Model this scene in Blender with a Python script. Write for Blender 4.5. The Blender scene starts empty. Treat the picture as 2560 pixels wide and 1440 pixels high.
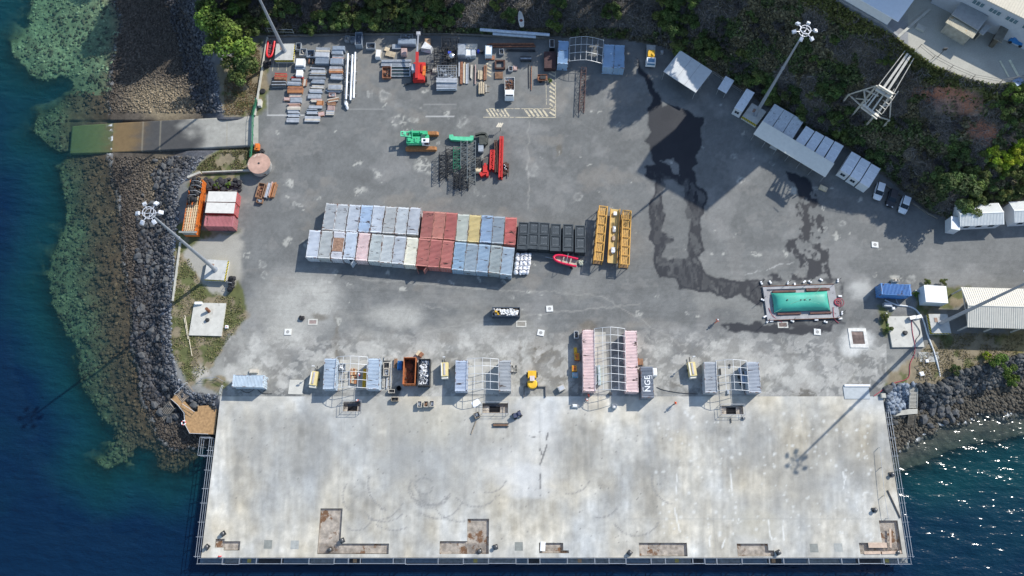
import bpy, math, random
import numpy as np
from mathutils import Vector, Matrix, Euler
R=math.radians
# ---------------------------------------------------------------- camera, sky, sun, exposure
scn=bpy.context.scene
col=bpy.data.collections.new('Scene'); scn.collection.children.link(col)
FPX=1850.0; CAMH=144.0; TILT=math.atan((1312-720)/FPX)
cd=bpy.data.cameras.new('camera'); cam=bpy.data.objects.new('camera',cd); col.objects.link(cam)
cd.sensor_width=36; cd.lens=36*FPX/2560; cd.clip_start=1; cd.clip_end=6000
cam.location=(0,0,CAMH); cam.rotation_euler=(TILT,0,0); scn.camera=cam
SUN_EL=R(36); SUN_AZ=R(40.5)
w=bpy.data.worlds.new('World'); scn.world=w; w.use_nodes=True
nt=w.node_tree; bg=nt.nodes['Background']
sky=nt.nodes.new('ShaderNodeTexSky'); sky.sky_type='NISHITA'; sky.sun_disc=False
sky.sun_elevation=SUN_EL; sky.sun_rotation=R(90)-SUN_AZ; sky.altitude=50; sky.dust_density=0.6
nt.links.new(sky.outputs[0],bg.inputs[0]); bg.inputs[1].default_value=0.145
sd=bpy.data.lights.new('sun','SUN'); sd.energy=3.9; sd.angle=R(0.5); sd.color=(1.0,0.955,0.88)
so=bpy.data.objects.new('sun',sd); col.objects.link(so)
sv=Vector((math.cos(SUN_EL)*math.cos(SUN_AZ),math.cos(SUN_EL)*math.sin(SUN_AZ),math.sin(SUN_EL)))
so.rotation_euler=sv.to_track_quat('Z','Y').to_euler(); so.location=(150,120,200)
scn.view_settings.view_transform='Standard'; scn.view_settings.look='None'
scn.view_settings.exposure=0.55; scn.view_settings.gamma=1
# ---------------------------------------------------------------- picture point -> world point at a given height
_c,_s=math.cos(TILT),math.sin(TILT)
def W(u,v,z=0.0):
    dx=u-1280; dy=720-v
    d=(dx,dy*_c+FPX*_s,dy*_s-FPX*_c); t=(z-CAMH)/d[2]
    return Vector((d[0]*t,d[1]*t,z))
def Wn(u,v,z):
    dy=720-v; dz=dy*_s-FPX*_c; t=(z-CAMH)/dz
    return np.stack([(u-1280)*t,(dy*_c+FPX*_s)*t,z+0*t],-1)
# ---------------------------------------------------------------- numpy noise
_rs=np.random.RandomState(7); _T=_rs.rand(256,256).astype(np.float32)
def vnoise(x,y,o=0):
    xi=np.floor(x).astype(int); yi=np.floor(y).astype(int); fx=x-xi; fy=y-yi
    fx=fx*fx*(3-2*fx); fy=fy*fy*(3-2*fy)
    a=_T[(xi+o*17)&255,(yi+o*31)&255]; b=_T[(xi+1+o*17)&255,(yi+o*31)&255]
    c=_T[(xi+o*17)&255,(yi+1+o*31)&255]; d=_T[(xi+1+o*17)&255,(yi+1+o*31)&255]
    return (a*(1-fx)+b*fx)*(1-fy)+(c*(1-fx)+d*fx)*fy
def fbm(x,y,n=4,o=0):
    s=0;a=.5;t=0
    for i in range(n):
        s=s+a*vnoise(x*2**i,y*2**i,o+i*3); t+=a; a*=.55
    return s/t
def segdist(U,V,P,closed=True):
    P=np.array(P,float); Q=np.roll(P,-1,0) if closed else P[1:]; A=P if closed else P[:-1]
    best=np.full(U.shape,1e18)
    for (ax,ay),(bx,by) in zip(A,Q):
        dx,dy=bx-ax,by-ay; L=dx*dx+dy*dy+1e-9
        t=np.clip(((U-ax)*dx+(V-ay)*dy)/L,0,1)
        best=np.minimum(best,(U-ax-t*dx)**2+(V-ay-t*dy)**2)
    return np.sqrt(best)
def inside(U,V,P):
    r=np.zeros(U.shape,bool); n=len(P)
    for i in range(n):
        x1,y1=P[i]; x2,y2=P[(i+1)%n]
        if y1==y2: continue
        c=((y1>V)!=(y2>V))&(U<(x2-x1)*(V-y1)/(y2-y1)+x1); r^=c
    return r
def sdf(U,V,P):
    d=segdist(U,V,P); return np.where(inside(U,V,P),-d,d)
def sstep(a,b,x):
    t=np.clip((x-a)/(b-a),0,1); return t*t*(3-2*t)
# ---------------------------------------------------------------- materials
MATS={}
def _nd(nt,t,**k):
    n=nt.nodes.new(t)
    for a,b in k.items(): setattr(n,a,b)
    return n
def M(name,c,rough=.7,metal=0,var=.18,scale=1.5,bump=0,bscale=8,dirt=None,dirtamt=.5,dscale=1.2,aniso=None,objcol=False,stripe=None,emit=0):
    if name in MATS: return MATS[name]
    m=bpy.data.materials.new(name); m.use_nodes=True; nt=m.node_tree; N=nt.nodes; L=nt.links
    b=N['Principled BSDF']; b.inputs['Roughness'].default_value=rough; b.inputs['Metallic'].default_value=metal
    b.inputs['Specular IOR Level'].default_value=.35
    tc=_nd(nt,'ShaderNodeTexCoord'); oi=_nd(nt,'ShaderNodeObjectInfo')
    ad=_nd(nt,'ShaderNodeVectorMath',operation='ADD')
    sc=_nd(nt,'ShaderNodeVectorMath',operation='SCALE'); sc.inputs[3].default_value=50
    cb=_nd(nt,'ShaderNodeCombineXYZ'); L.new(oi.outputs['Random'],cb.inputs[0]); L.new(oi.outputs['Random'],cb.inputs[1])
    L.new(cb.outputs[0],sc.inputs[0]); L.new(tc.outputs['Object'],ad.inputs[0]); L.new(sc.outputs[0],ad.inputs[1])
    n1=_nd(nt,'ShaderNodeTexNoise'); n1.inputs['Scale'].default_value=scale; n1.inputs['Detail'].default_value=5
    L.new(ad.outputs[0],n1.inputs['Vector'])
    mr=_nd(nt,'ShaderNodeMapRange'); mr.inputs[1].default_value=.3; mr.inputs[2].default_value=.7
    mr.inputs[3].default_value=1-var; mr.inputs[4].default_value=1+var
    L.new(n1.outputs['Fac'],mr.inputs[0])
    mx=_nd(nt,'ShaderNodeMix',data_type='RGBA',blend_type='MULTIPLY'); mx.inputs['Factor'].default_value=1
    if objcol: L.new(oi.outputs['Color'],mx.inputs['A'])
    else: mx.inputs['A'].default_value=(*c,1)
    cc=_nd(nt,'ShaderNodeCombineXYZ')
    for i in range(3): L.new(mr.outputs[0],cc.inputs[i])
    L.new(cc.outputs[0],mx.inputs['B']); out=mx.outputs['Result']
    if dirt:
        n2=_nd(nt,'ShaderNodeTexNoise'); n2.inputs['Scale'].default_value=dscale; n2.inputs['Detail'].default_value=7; n2.inputs['Roughness'].default_value=.65
        sh=_nd(nt,'ShaderNodeVectorMath',operation='ADD'); sh.inputs[1].default_value=(13.3,7.7,3.1)
        L.new(ad.outputs[0],sh.inputs[0]); sx_=_nd(nt,'ShaderNodeVectorMath',operation='MULTIPLY'); sx_.inputs[1].default_value=aniso or (1,1,1); L.new(sh.outputs[0],sx_.inputs[0]); L.new(sx_.outputs[0],n2.inputs['Vector'])
        m2=_nd(nt,'ShaderNodeMapRange',interpolation_type='SMOOTHSTEP'); t=.72-.3*dirtamt
        m2.inputs[1].default_value=t; m2.inputs[2].default_value=t+.06; L.new(n2.outputs['Fac'],m2.inputs[0])
        m3=_nd(nt,'ShaderNodeMix',data_type='RGBA'); L.new(m2.outputs[0],m3.inputs['Factor'])
        L.new(out,m3.inputs['A']); m3.inputs['B'].default_value=(*dirt,1); out=m3.outputs['Result']
    L.new(out,b.inputs['Base Color'])
    if bump:
        n3=_nd(nt,'ShaderNodeTexNoise'); n3.inputs['Scale'].default_value=bscale; n3.inputs['Detail'].default_value=6
        L.new(ad.outputs[0],n3.inputs['Vector']); bp=_nd(nt,'ShaderNodeBump'); bp.inputs['Strength'].default_value=bump; bp.inputs['Distance'].default_value=.1
        L.new(n3.outputs['Fac'],bp.inputs['Height']); L.new(bp.outputs[0],b.inputs['Normal'])
    MATS[name]=m; return m
def attrmat(name,rough=.85,var=.15,scale=.6,var2=.12,scale2=5,bump=.5,bscale=2,bdist=.1,wet=False,objvar=0,trans=0):
    if name in MATS: return MATS[name]
    m=bpy.data.materials.new(name); m.use_nodes=True; nt=m.node_tree; N=nt.nodes; L=nt.links
    b=N['Principled BSDF']; b.inputs['Roughness'].default_value=rough; b.inputs['Specular IOR Level'].default_value=.3
    at=_nd(nt,'ShaderNodeAttribute',attribute_name='Col'); tc=_nd(nt,'ShaderNodeTexCoord')
    f=None
    for s,vr in ((scale,var),(scale2,var2)):
        n=_nd(nt,'ShaderNodeTexNoise'); n.inputs['Scale'].default_value=s; n.inputs['Detail'].default_value=6; n.inputs['Roughness'].default_value=.6
        L.new(tc.outputs['Object'],n.inputs['Vector'])
        mr=_nd(nt,'ShaderNodeMapRange'); mr.inputs[1].default_value=.3; mr.inputs[2].default_value=.7; mr.inputs[3].default_value=1-vr; mr.inputs[4].default_value=1+vr
        L.new(n.outputs['Fac'],mr.inputs[0])
        if f is None: f=mr.outputs[0]
        else:
            mm=_nd(nt,'ShaderNodeMath',operation='MULTIPLY'); L.new(f,mm.inputs[0]); L.new(mr.outputs[0],mm.inputs[1]); f=mm.outputs[0]
    if objvar:
        oi=_nd(nt,'ShaderNodeObjectInfo'); mr=_nd(nt,'ShaderNodeMapRange'); mr.inputs[3].default_value=1-objvar; mr.inputs[4].default_value=1+objvar
        L.new(oi.outputs['Random'],mr.inputs[0]); mm=_nd(nt,'ShaderNodeMath',operation='MULTIPLY'); L.new(f,mm.inputs[0]); L.new(mr.outputs[0],mm.inputs[1]); f=mm.outputs[0]
    vm=_nd(nt,'ShaderNodeVectorMath',operation='SCALE'); L.new(at.outputs['Color'],vm.inputs[0]); L.new(f,vm.inputs[3])
    out=vm.outputs[0]
    if objvar:
        mo=_nd(nt,'ShaderNodeVectorMath',operation='MULTIPLY'); L.new(out,mo.inputs[0]); L.new(oi.outputs['Color'],mo.inputs[1]); out=mo.outputs[0]
    L.new(out,b.inputs['Base Color'])
    if wet:
        aw=_nd(nt,'ShaderNodeAttribute',attribute_name='Wet'); mr=_nd(nt,'ShaderNodeMapRange'); mr.inputs[3].default_value=rough; mr.inputs[4].default_value=.6
        L.new(aw.outputs['Fac'],mr.inputs[0]); L.new(mr.outputs[0],b.inputs['Roughness'])
    if bump:
        n3=_nd(nt,'ShaderNodeTexNoise'); n3.inputs['Scale'].default_value=bscale; n3.inputs['Detail'].default_value=7
        L.new(tc.outputs['Object'],n3.inputs['Vector']); bp=_nd(nt,'ShaderNodeBump'); bp.inputs['Strength'].default_value=bump; bp.inputs['Distance'].default_value=bdist
        L.new(n3.outputs['Fac'],bp.inputs['Height']); L.new(bp.outputs[0],b.inputs['Normal'])
    if trans:
        tr=_nd(nt,'ShaderNodeBsdfTranslucent'); L.new(out,tr.inputs[0]); ms=_nd(nt,'ShaderNodeMixShader'); ms.inputs[0].default_value=trans
        o=N['Material Output']; L.new(b.outputs[0],ms.inputs[1]); L.new(tr.outputs[0],ms.inputs[2]); L.new(ms.outputs[0],o.inputs[0])
    MATS[name]=m; return m
# ---------------------------------------------------------------- object helpers
def tag(o,label=None,cat=None,group=None,kind=None):
    if label: o['label']=label
    if cat: o['category']=cat
    if group: o['group']=group
    if kind: o['kind']=kind
    return o
def link(o,parent=None):
    col.objects.link(o)
    if parent is not None: o.parent=parent
    return o
def T(name,label,cat,u=None,v=None,ang=0,group=None,loc=None,z=0):
    o=bpy.data.objects.new(name,None); o.empty_display_size=.3; link(o)
    o.location=loc if loc is not None else (W(u,v,z) if u is not None else Vector((0,0,z))); o.rotation_euler=(0,0,ang)
    return tag(o,label,cat,group)
def copy_tree(o,parent=None):
    c=o.copy(); link(c)
    if parent is not None: c.parent=parent
    for ch in o.children: copy_tree(ch,c)
    return c
def npmesh(name,V,F,mat,attrs=None,parent=None,smooth=False,fattr=None):
    V=np.asarray(V,np.float32); F=np.asarray(F,np.int32); k=F.shape[1]
    me=bpy.data.meshes.new(name); me.vertices.add(len(V)); me.vertices.foreach_set('co',V.ravel())
    me.loops.add(F.size); me.loops.foreach_set('vertex_index',F.ravel())
    me.polygons.add(len(F)); me.polygons.foreach_set('loop_start',np.arange(len(F),dtype=np.int32)*k)
    try: me.polygons.foreach_set('loop_total',np.full(len(F),k,np.int32))
    except Exception: pass
    if smooth: me.polygons.foreach_set('use_smooth',np.ones(len(F),bool))
    for n,a in (attrs or {}).items():
        a=np.asarray(a,np.float32)
        if a.ndim==2:
            at=me.attributes.new(n,'FLOAT_COLOR','POINT'); at.data.foreach_set('color',np.concatenate([a,np.ones((len(a),1),np.float32)],1).ravel())
        else:
            at=me.attributes.new(n,'FLOAT','POINT'); at.data.foreach_set('value',a)
    me.update(calc_edges=True); me.validate()
    if mat: me.materials.append(mat)
    o=bpy.data.objects.new(name,me); return link(o,parent)
class MB:
    def __init__(s): s.v=[]; s.f=[]; s.m=[]; s.sm=[]
    def add(s,vs,fs,m=0,smooth=False):
        n=len(s.v); s.v+=[tuple(p) for p in vs]; s.f+=[[i+n for i in f] for f in fs]; s.m+=[m]*len(fs); s.sm+=[smooth]*len(fs); return s
    def box(s,x0,y0,z0,x1,y1,z1,m=0):
        if x0>x1:x0,x1=x1,x0
        if y0>y1:y0,y1=y1,y0
        if z0>z1:z0,z1=z1,z0
        return s.add([(x0,y0,z0),(x1,y0,z0),(x1,y1,z0),(x0,y1,z0),(x0,y0,z1),(x1,y0,z1),(x1,y1,z1),(x0,y1,z1)],
            [(0,3,2,1),(4,5,6,7),(0,1,5,4),(1,2,6,5),(2,3,7,6),(3,0,4,7)],m)
    def ob(s,c,size,rot=(0,0,0),m=0,taper=1,bev=0):
        hx,hy,hz=size[0]/2,size[1]/2,size[2]/2; E=Euler(rot).to_matrix(); c=Vector(c); vs=[]
        for z,t in ((-hz,1),(hz,taper)):
            for x,y in ((-hx,-hy),(hx,-hy),(hx,hy),(-hx,hy)): vs.append(c+E@Vector((x*t,y*t,z)))
        return s.add(vs,[(0,3,2,1),(4,5,6,7),(0,1,5,4),(1,2,6,5),(2,3,7,6),(3,0,4,7)],m)
    def bar(s,p,q,wd,h=None,m=0):
        p=Vector(p);q=Vector(q);h=h or wd; d=q-p
        if d.length<1e-6: return s
        d.normalize(); up=Vector((0,0,1)) if abs(d.z)<.95 else Vector((0,1,0))
        a=d.cross(up).normalized()*wd/2; b=a.cross(d).normalized()*h/2
        vs=[p-a-b,p+a-b,p+a+b,p-a+b,q-a-b,q+a-b,q+a+b,q-a+b]
        return s.add(vs,[(0,3,2,1),(4,5,6,7),(0,1,5,4),(1,2,6,5),(2,3,7,6),(3,0,4,7)],m)
    def cyl(s,p,q,r0,r1=None,n=10,m=0,cap=True,smooth=True):
        p=Vector(p);q=Vector(q);r1=r0 if r1 is None else r1; d=(q-p).normalized()
        up=Vector((0,0,1)) if abs(d.z)<.95 else Vector((0,1,0)); a=d.cross(up).normalized(); b=a.cross(d)
        vs=[p+(a*math.cos(t)+b*math.sin(t))*r0 for t in [2*math.pi*i/n for i in range(n)]]+[q+(a*math.cos(t)+b*math.sin(t))*r1 for t in [2*math.pi*i/n for i in range(n)]]
        s.add(vs,[(i,(i+1)%n,n+(i+1)%n,n+i) for i in range(n)],m,smooth)
        if cap: s.add(vs,[tuple(range(n))[::-1],tuple(range(n,2*n))],m)
        return s
    def tube(s,pts,r,n=6,m=0):
        pts=[Vector(p) for p in pts]; k=len(pts); vs=[]
        for i,p in enumerate(pts):
            d=(pts[min(i+1,k-1)]-pts[max(i-1,0)]).normalized(); up=Vector((0,0,1)) if abs(d.z)<.9 else Vector((0,1,0))
            a=d.cross(up).normalized(); b=a.cross(d)
            vs+=[p+(a*math.cos(t)+b*math.sin(t))*r for t in [2*math.pi*j/n for j in range(n)]]
        fs=[(i*n+j,i*n+(j+1)%n,(i+1)*n+(j+1)%n,(i+1)*n+j) for i in range(k-1) for j in range(n)]
        s.add(vs,fs,m,True); return s.add([vs[j] for j in range(n)]+[vs[(k-1)*n+j] for j in range(n)],[tuple(range(n))[::-1],tuple(range(n,2*n))],m)
    def prism(s,poly,z0,z1,m=0):
        n=len(poly); vs=[(x,y,z0) for x,y in poly]+[(x,y,z1) for x,y in poly]
        return s.add(vs,[tuple(range(n))[::-1],tuple(range(n,2*n))]+[(i,(i+1)%n,n+(i+1)%n,n+i) for i in range(n)],m)
    def lathe(s,c,prof,n=20,m=0,smooth=True):
        vs=[];k=len(prof)
        for r,z in prof: vs+=[(c[0]+r*math.cos(2*math.pi*j/n),c[1]+r*math.sin(2*math.pi*j/n),c[2]+z) for j in range(n)]
        s.add(vs,[(i*n+j,i*n+(j+1)%n,(i+1)*n+(j+1)%n,(i+1)*n+j) for i in range(k-1) for j in range(n)],m,smooth)
        return s.add(vs[:n]+vs[-n:],[tuple(range(n))[::-1],tuple(range(n,2*n))],m)
    def lump(s,c,r,seed=0,m=0,n=8,k=5,smooth=False):
        rd=random.Random(seed); vs=[]
        for i in range(k+1):
            ph=math.pi*i/k
            for j in range(n):
                t=2*math.pi*j/n; q=.75+.4*rd.random() if 0<i<k else 1
                vs.append((c[0]+r[0]*math.sin(ph)*math.cos(t)*q,c[1]+r[1]*math.sin(ph)*math.sin(t)*q,c[2]+r[2]*math.cos(ph)*q))
        return s.add(vs,[(i*n+j,(i+1)*n+j,(i+1)*n+(j+1)%n,i*n+(j+1)%n) for i in range(k) for j in range(n)],m,smooth)
    def build(s,name,mats,parent=None,label=None):
        me=bpy.data.meshes.new(name); me.from_pydata(s.v,[],s.f); 
        if not isinstance(mats,(list,tuple)): mats=[mats]
        for m in mats: me.materials.append(m)
        me.polygons.foreach_set('material_index',s.m); me.polygons.foreach_set('use_smooth',s.sm); me.update()
        o=bpy.data.objects.new(name,me); link(o,parent)
        if label: o['label']=label
        return o
def fit(p0,p1,p2,z):
    """roof corner picture points p0->p1 (length), p1->p2 (width), at height z: centre, length, width, angle"""
    a=W(*p0,z);b=W(*p1,z);c=W(*p2,z); L=(b-a).length; d=(b-a).normalized(); n=Vector((-d.y,d.x,0)); wd=(c-b).dot(n)
    ctr=(a+b)/2+n*wd/2; return ctr,L,abs(wd),math.atan2(d.y,d.x)
# ================================================================ TERRAIN, SHORE, WATER, DECK
LAND=[(-600,-1700),(0,-900),(300,-450),(430,-200),(470,-40),(500,40),(520,120),(545,200),(562,290),(640,291),(640,363),(560,372),(500,400),(475,436),(448,470),(440,600),(432,740),(425,860),(446,940),(480,975),(545,985),(552,1003),(2212,1003),(2217,962),(2290,955),(2340,962),(2385,928),(2480,905),(2560,880),(2900,860),(5200,700),(30000,500),(30000,-4500),(-20000,-4500),(-9000,-2500)]
BEACH=[(-1100,-1700),(-300,-900),(120,-450),(230,-200),(285,-40),(298,60),(292,150),(280,250),(278,330),(283,400),(300,500),(312,600),(325,700),(338,800),(355,900),(372,1000),(395,1080),(440,1118),(540,1130),(700,1040),(2100,1040),(2222,1135),(2265,1100),(2330,1082),(2345,1057),(2400,1046),(2470,1037),(2560,1030),(2900,1000),(5200,850),(31000,600),(31000,-4600),(-21000,-4600),(-10000,-2500)]
REEF=[(-1400,-1700),(-600,-900),(-100,-450),(50,-200),(85,-40),(66,40),(62,75),(28,100),(30,140),(50,172),(75,193),(112,200),(165,188),(185,215),(150,262),(98,285),(95,335),(150,372),(185,385),(152,425),(160,500),(165,560),(130,640),(118,690),(125,760),(170,850),(205,920),(230,1000),(280,1070),(285,1110),(240,1155),(262,1178),(310,1162),(345,1120),(375,1128),(385,1172),(430,1186),(480,1165),(500,1125),(560,1120),(2100,1100),(2230,1175),(2330,1150),(2420,1110),(2560,1085),(2900,1060),(5200,900),(32000,700),(32000,-4700),(-22000,-4700),(-11000,-2500)]
HILL=[(470,-40),(500,20),(525,60),(560,75),(650,88),(900,84),(1380,92),(1560,100),(1650,115),(1770,175),(1870,235),(1905,258),(2000,318),(2120,372),(2215,445),(2320,530),(2370,548),(2560,500),(2900,470),(5200,300),(30000,100),(30000,-4500),(-20000,-4500),(-9000,-2500),(-600,-1700),(0,-900),(300,-450),(430,-200)]
PLAT=[(2035,-28),(2080,0),(2255,104),(2330,163),(2420,197),(2480,212),(2560,203),(2900,150),(5200,0),(29000,-200),(29000,-4600),(-15000,-4600),(-6000,-2500),(-400,-1800),(200,-1000),(700,-700),(1500,-560),(1850,-220)]
ZPLAT=20.0; ZSEA=-3.0
def heights(U,V):
    wu=(fbm(U/60,V/60,4,1)-.5)*46; wv=(fbm(U/60,V/60,4,5)-.5)*46
    dL=sdf(U+wu*.25,V+wv*.25,LAND); dB=sdf(U+wu*.7,V+wv*.7,BEACH); dR=sdf(U+wu,V+wv,REEF)
    # keep the yard's own edges straight where walls stand
    dLs=sdf(U,V,LAND); dL=np.where((U>545)&(U<2215)&(V>900),dLs,dL); dL=np.where((np.abs(U-600)<60)&(V>270)&(V<385),dLs,dL)
    z=np.zeros_like(U)
    out=dL>0; dLp=np.maximum(dL,0); dBi=np.maximum(-dB,0)
    zb=-2.3*sstep(0,1,np.minimum(dLp/62,1))-.7*dLp/(dLp+dBi+1e-3)
    z=np.where(out,zb,z)
    sea=out&(dB>0); f=np.maximum(dB,0)/(np.maximum(dB,0)+np.maximum(-dR,0)+1e-3)
    z=np.where(sea,ZSEA-.25*np.minimum(dB/6,1)-1.3*f**.8-(fbm(U/26,V/26,3,9)-.5)*.7*np.minimum(dB/30,1),z)
    deep=out&(dR>0); z=np.where(deep,ZSEA-1.8-np.minimum(dR*.16,13),z)
    d1=np.maximum(-sdf(U,V,HILL),0); d2=np.maximum(sdf(U,V,PLAT),0)
    h=ZPLAT*(d1/(d1+d2+1e-3)); rough=(fbm(U/70,V/70,3,11)-.5)*2.6*np.minimum(d1/60,1)*np.minimum(d2/40,1)
    z=np.where(d1>0,h+rough,z)
    rm=(U>172)&(U<640)&(V>300)&(V<378); z=np.where(rm,np.minimum(z,np.interp(U,[180,278,460,640],[-4.6,-3.7,-2.3,-.6])),z)
    return z,dL,dB,dR,d1,d2
def axis(a,b,step,lo,hi):
    n=int(round((b-a)/step)); inn=np.linspace(a,b,n+1); o=[];s=step*2;x=a-s
    while x>lo: o.append(x); s*=1.35; x-=s
    p=[];s=step*2;x=b+s
    while x<hi: p.append(x); s*=1.35; x+=s
    return np.array(sorted(o+[lo])+list(inn)+p+[hi])
def gridfaces(ny,nx,mask=None):
    i=np.arange(ny*nx).reshape(ny,nx); F=np.stack([i[1:,:-1],i[1:,1:],i[:-1,1:],i[:-1,:-1]],-1)
    return F[mask] if mask is not None else F.reshape(-1,4)
def emit_grid(name,Vt,F,mat,attrs,smooth=True):
    used=np.unique(F); mp=np.zeros(len(Vt),np.int64); mp[used]=np.arange(len(used))
    return npmesh(name,Vt[used],mp[F],mat,{k:a[used] for k,a in attrs.items()},smooth=smooth)
US=axis(-30,2590,3,-20000,26000); VS=axis(-30,1470,3,-4000,12000)
Ug,Vg=np.meshgrid(US,VS)
Z,dL,dB,dR,d1,d2=heights(Ug,Vg)
C=np.zeros(Ug.shape+(3,)); WET=np.zeros(Ug.shape)
def paint(mask,c,amt=1.0):
    global C
    mk=(mask*amt)[...,None]; C=C*(1-mk)+np.array(c)*mk
n1=fbm(Ug/180,Vg/120,5,2); n2=fbm(Ug/38,Vg/30,5,4); n3=fbm(Ug/9,Vg/9,3,6); n4=fbm(Ug/300,Vg/26,4,8)
UW=Ug+(fbm(Ug/22,Vg/22,4,12)-.5)*26; VW=Vg+(fbm(Ug/22,Vg/22,4,14)-.5)*26
def win(P,pad=60):
    P=np.array(P); r=np.where((VS>P[:,1].min()-pad)&(VS<P[:,1].max()+pad))[0]; q=np.where((US>P[:,0].min()-pad)&(US<P[:,0].max()+pad))[0]
    return slice(r[0],r[-1]+1),slice(q[0],q[-1]+1)
def pmask(P,feather=4,warp=1.0,pad=60):
    m=np.zeros(Ug.shape); s=win(P,pad); u=Ug[s]*(1-warp)+UW[s]*warp; v=Vg[s]*(1-warp)+VW[s]*warp
    m[s]=1-sstep(-feather,feather,sdf(u,v,P)); return m
def bmask(u,v,a,b,ang=0,feather=.5,warp=1.0):
    r=max(a,b)*1.9+20; m=np.zeros(Ug.shape); s=win([(u-r,v-r),(u+r,v+r)],5); x=(Ug[s]*(1-warp)+UW[s]*warp)-u; y=(Vg[s]*(1-warp)+VW[s]*warp)-v
    c,k=math.cos(ang),math.sin(ang); d=np.sqrt(((x*c+y*k)/a)**2+((-x*k+y*c)/b)**2); m[s]=1-sstep(1-feather,1+feather,d); return m
def lmask(P,wd,feather=1.0,warp=0.0):
    m=np.zeros(Ug.shape); s=win(P,wd*2+10); u=Ug[s]*(1-warp)+UW[s]*warp; v=Vg[s]*(1-warp)+VW[s]*warp
    m[s]=1-sstep(wd/2-feather,wd/2+feather,segdist(u,v,P,False)); return m
# --- yard asphalt
ASP=np.array((.152,.156,.151))
C[:]=ASP; C*=(0.98+.30*(n1-.5)+.22*(n2-.5))[...,None]
C*=(1+.16*(n3-.5))[...,None]; C*=(1+.25*(n4-.5)*sstep(500,760,Vg))[...,None]
inY=(dL<=3)&(d1<=0)
# dusty ground towards the quay and warm dust stains
paint(sstep(.48,.62,n1)*sstep(560,900,Vg)*(1-sstep(1700,2000,Ug)*.6),(.25,.245,.22),.75)
paint(sstep(.46,.68,n2)*sstep(820,960,Vg)*(Ug>560),(.34,.33,.29),.7)
paint(sstep(.56,.7,fbm(Ug/90,Vg/70,4,33)),(.235,.235,.225),.5)
paint(sstep(.6,.75,fbm(Ug/70,Vg/50,4,37))*(1-sstep(1500,1700,Ug)),(.22,.205,.18),.5)
for a in [(755,760,88,80,.2),(800,740,40,40,0),(720,840,50,40,0),(600,940,60,25,.2),(860,940,100,40,0),(1090,960,70,30,0),(1300,900,70,45,0),(1400,900,60,50,0),(1200,860,70,40,0),(1000,870,80,30,.2),(1680,950,60,40,0),(1830,890,70,40,0),(1980,940,60,40,0),(1650,880,30,30,0),(650,900,60,50,0),(990,790,60,30,0)]:
    paint(bmask(a[0],a[1],a[2],a[3],a[4],.6),(.40,.395,.36),.62)
for a in [(1365,880,40,26,.2),(1400,930,30,30,0),(1345,880,12,50,0),(1470,815,22,10,0),(2010,980,26,28,.2),(1690,965,16,8,0),(1395,372,8,14,0),(1150,170,30,20,0),(800,790,20,10,0),(840,870,8,70,0),(1300,880,6,30,0)]:
    paint(bmask(a[0],a[1],a[2],a[3],a[4],.5),(.12,.105,.08),.65)
mo=fbm(UW/34,VW/30,5,111); mo2=fbm(UW/16,VW/12,4,113); lowy=sstep(800,880,Vg)*(Ug>560)*(Ug<2215)
paint(sstep(.52,.57,mo)*lowy,(.44,.43,.395),.55); paint((1-sstep(.40,.44,mo))*lowy*(Vg<985),(.17,.165,.15),.5); paint(sstep(.60,.64,mo2)*lowy,(.50,.49,.45),.35)
paint(sstep(.60,.66,fbm(Ug/40,Vg/34,5,115))*sstep(120,180,Vg)*(Ug<2200),(.23,.225,.21),.30)
C*=(1+.20*(fbm(Ug/60,Vg/3.5,3,117)-.5)*sstep(560,640,Vg)*(1-sstep(800,900,Vg)))[...,None]; C*=(1+.30*(fbm(Ug/5,Vg/5,3,119)-.5))[...,None]
for i in range(46):
    rr_=random.Random(500+i); cu,cv=rr_.uniform(500,2300),rr_.choice((rr_.uniform(300,600),rr_.uniform(900,1400))); R_=rr_.uniform(200,700); a0=rr_.uniform(-1.9,-1.2); P=[(cu+R_*math.cos(a0+t*.08),cv+R_*.6*math.sin(a0+t*.08)) for t in range(10)]
    P=[p for p in P if 230<p[1]<900 and 620<p[0]<2400]
    if len(P)>2: paint(lmask(P,1.6,1,.1),rr_.choice([(.23,.23,.22),(.115,.12,.125)]),.28)
# concrete joints and pale old lines
for P,wd in [([(600,830),(605,860),(600,925)],10),([(590,890),(700,870),(860,850)],5),([(1050,760),(1120,775)],2.5),([(835,865),(835,960)],8),([(1320,300),(1320,520)],3),([(1000,640),(1400,640)],2),([(2180,850),(2200,900),(2205,940)],7),([(900,868),(1200,800),(1600,760)],3),([(900,700),(1500,740),(1700,860)],3)]:
    paint(lmask(P,wd,1.5,.6),(.30,.295,.27),.55)
P=[(668,215),(668,288),(760,288)]; paint(lmask(P,2.2),(.5,.5,.48),.8); paint(lmask([(860,272),(960,272)],2),(.4,.4,.38),.6); paint(lmask([(1060,262),(1140,262)],2),(.4,.4,.38),.6);paint(lmask([(1065,291),(1135,291)],2.2),(.5,.5,.48),.7)
rd=random.Random(3)
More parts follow.
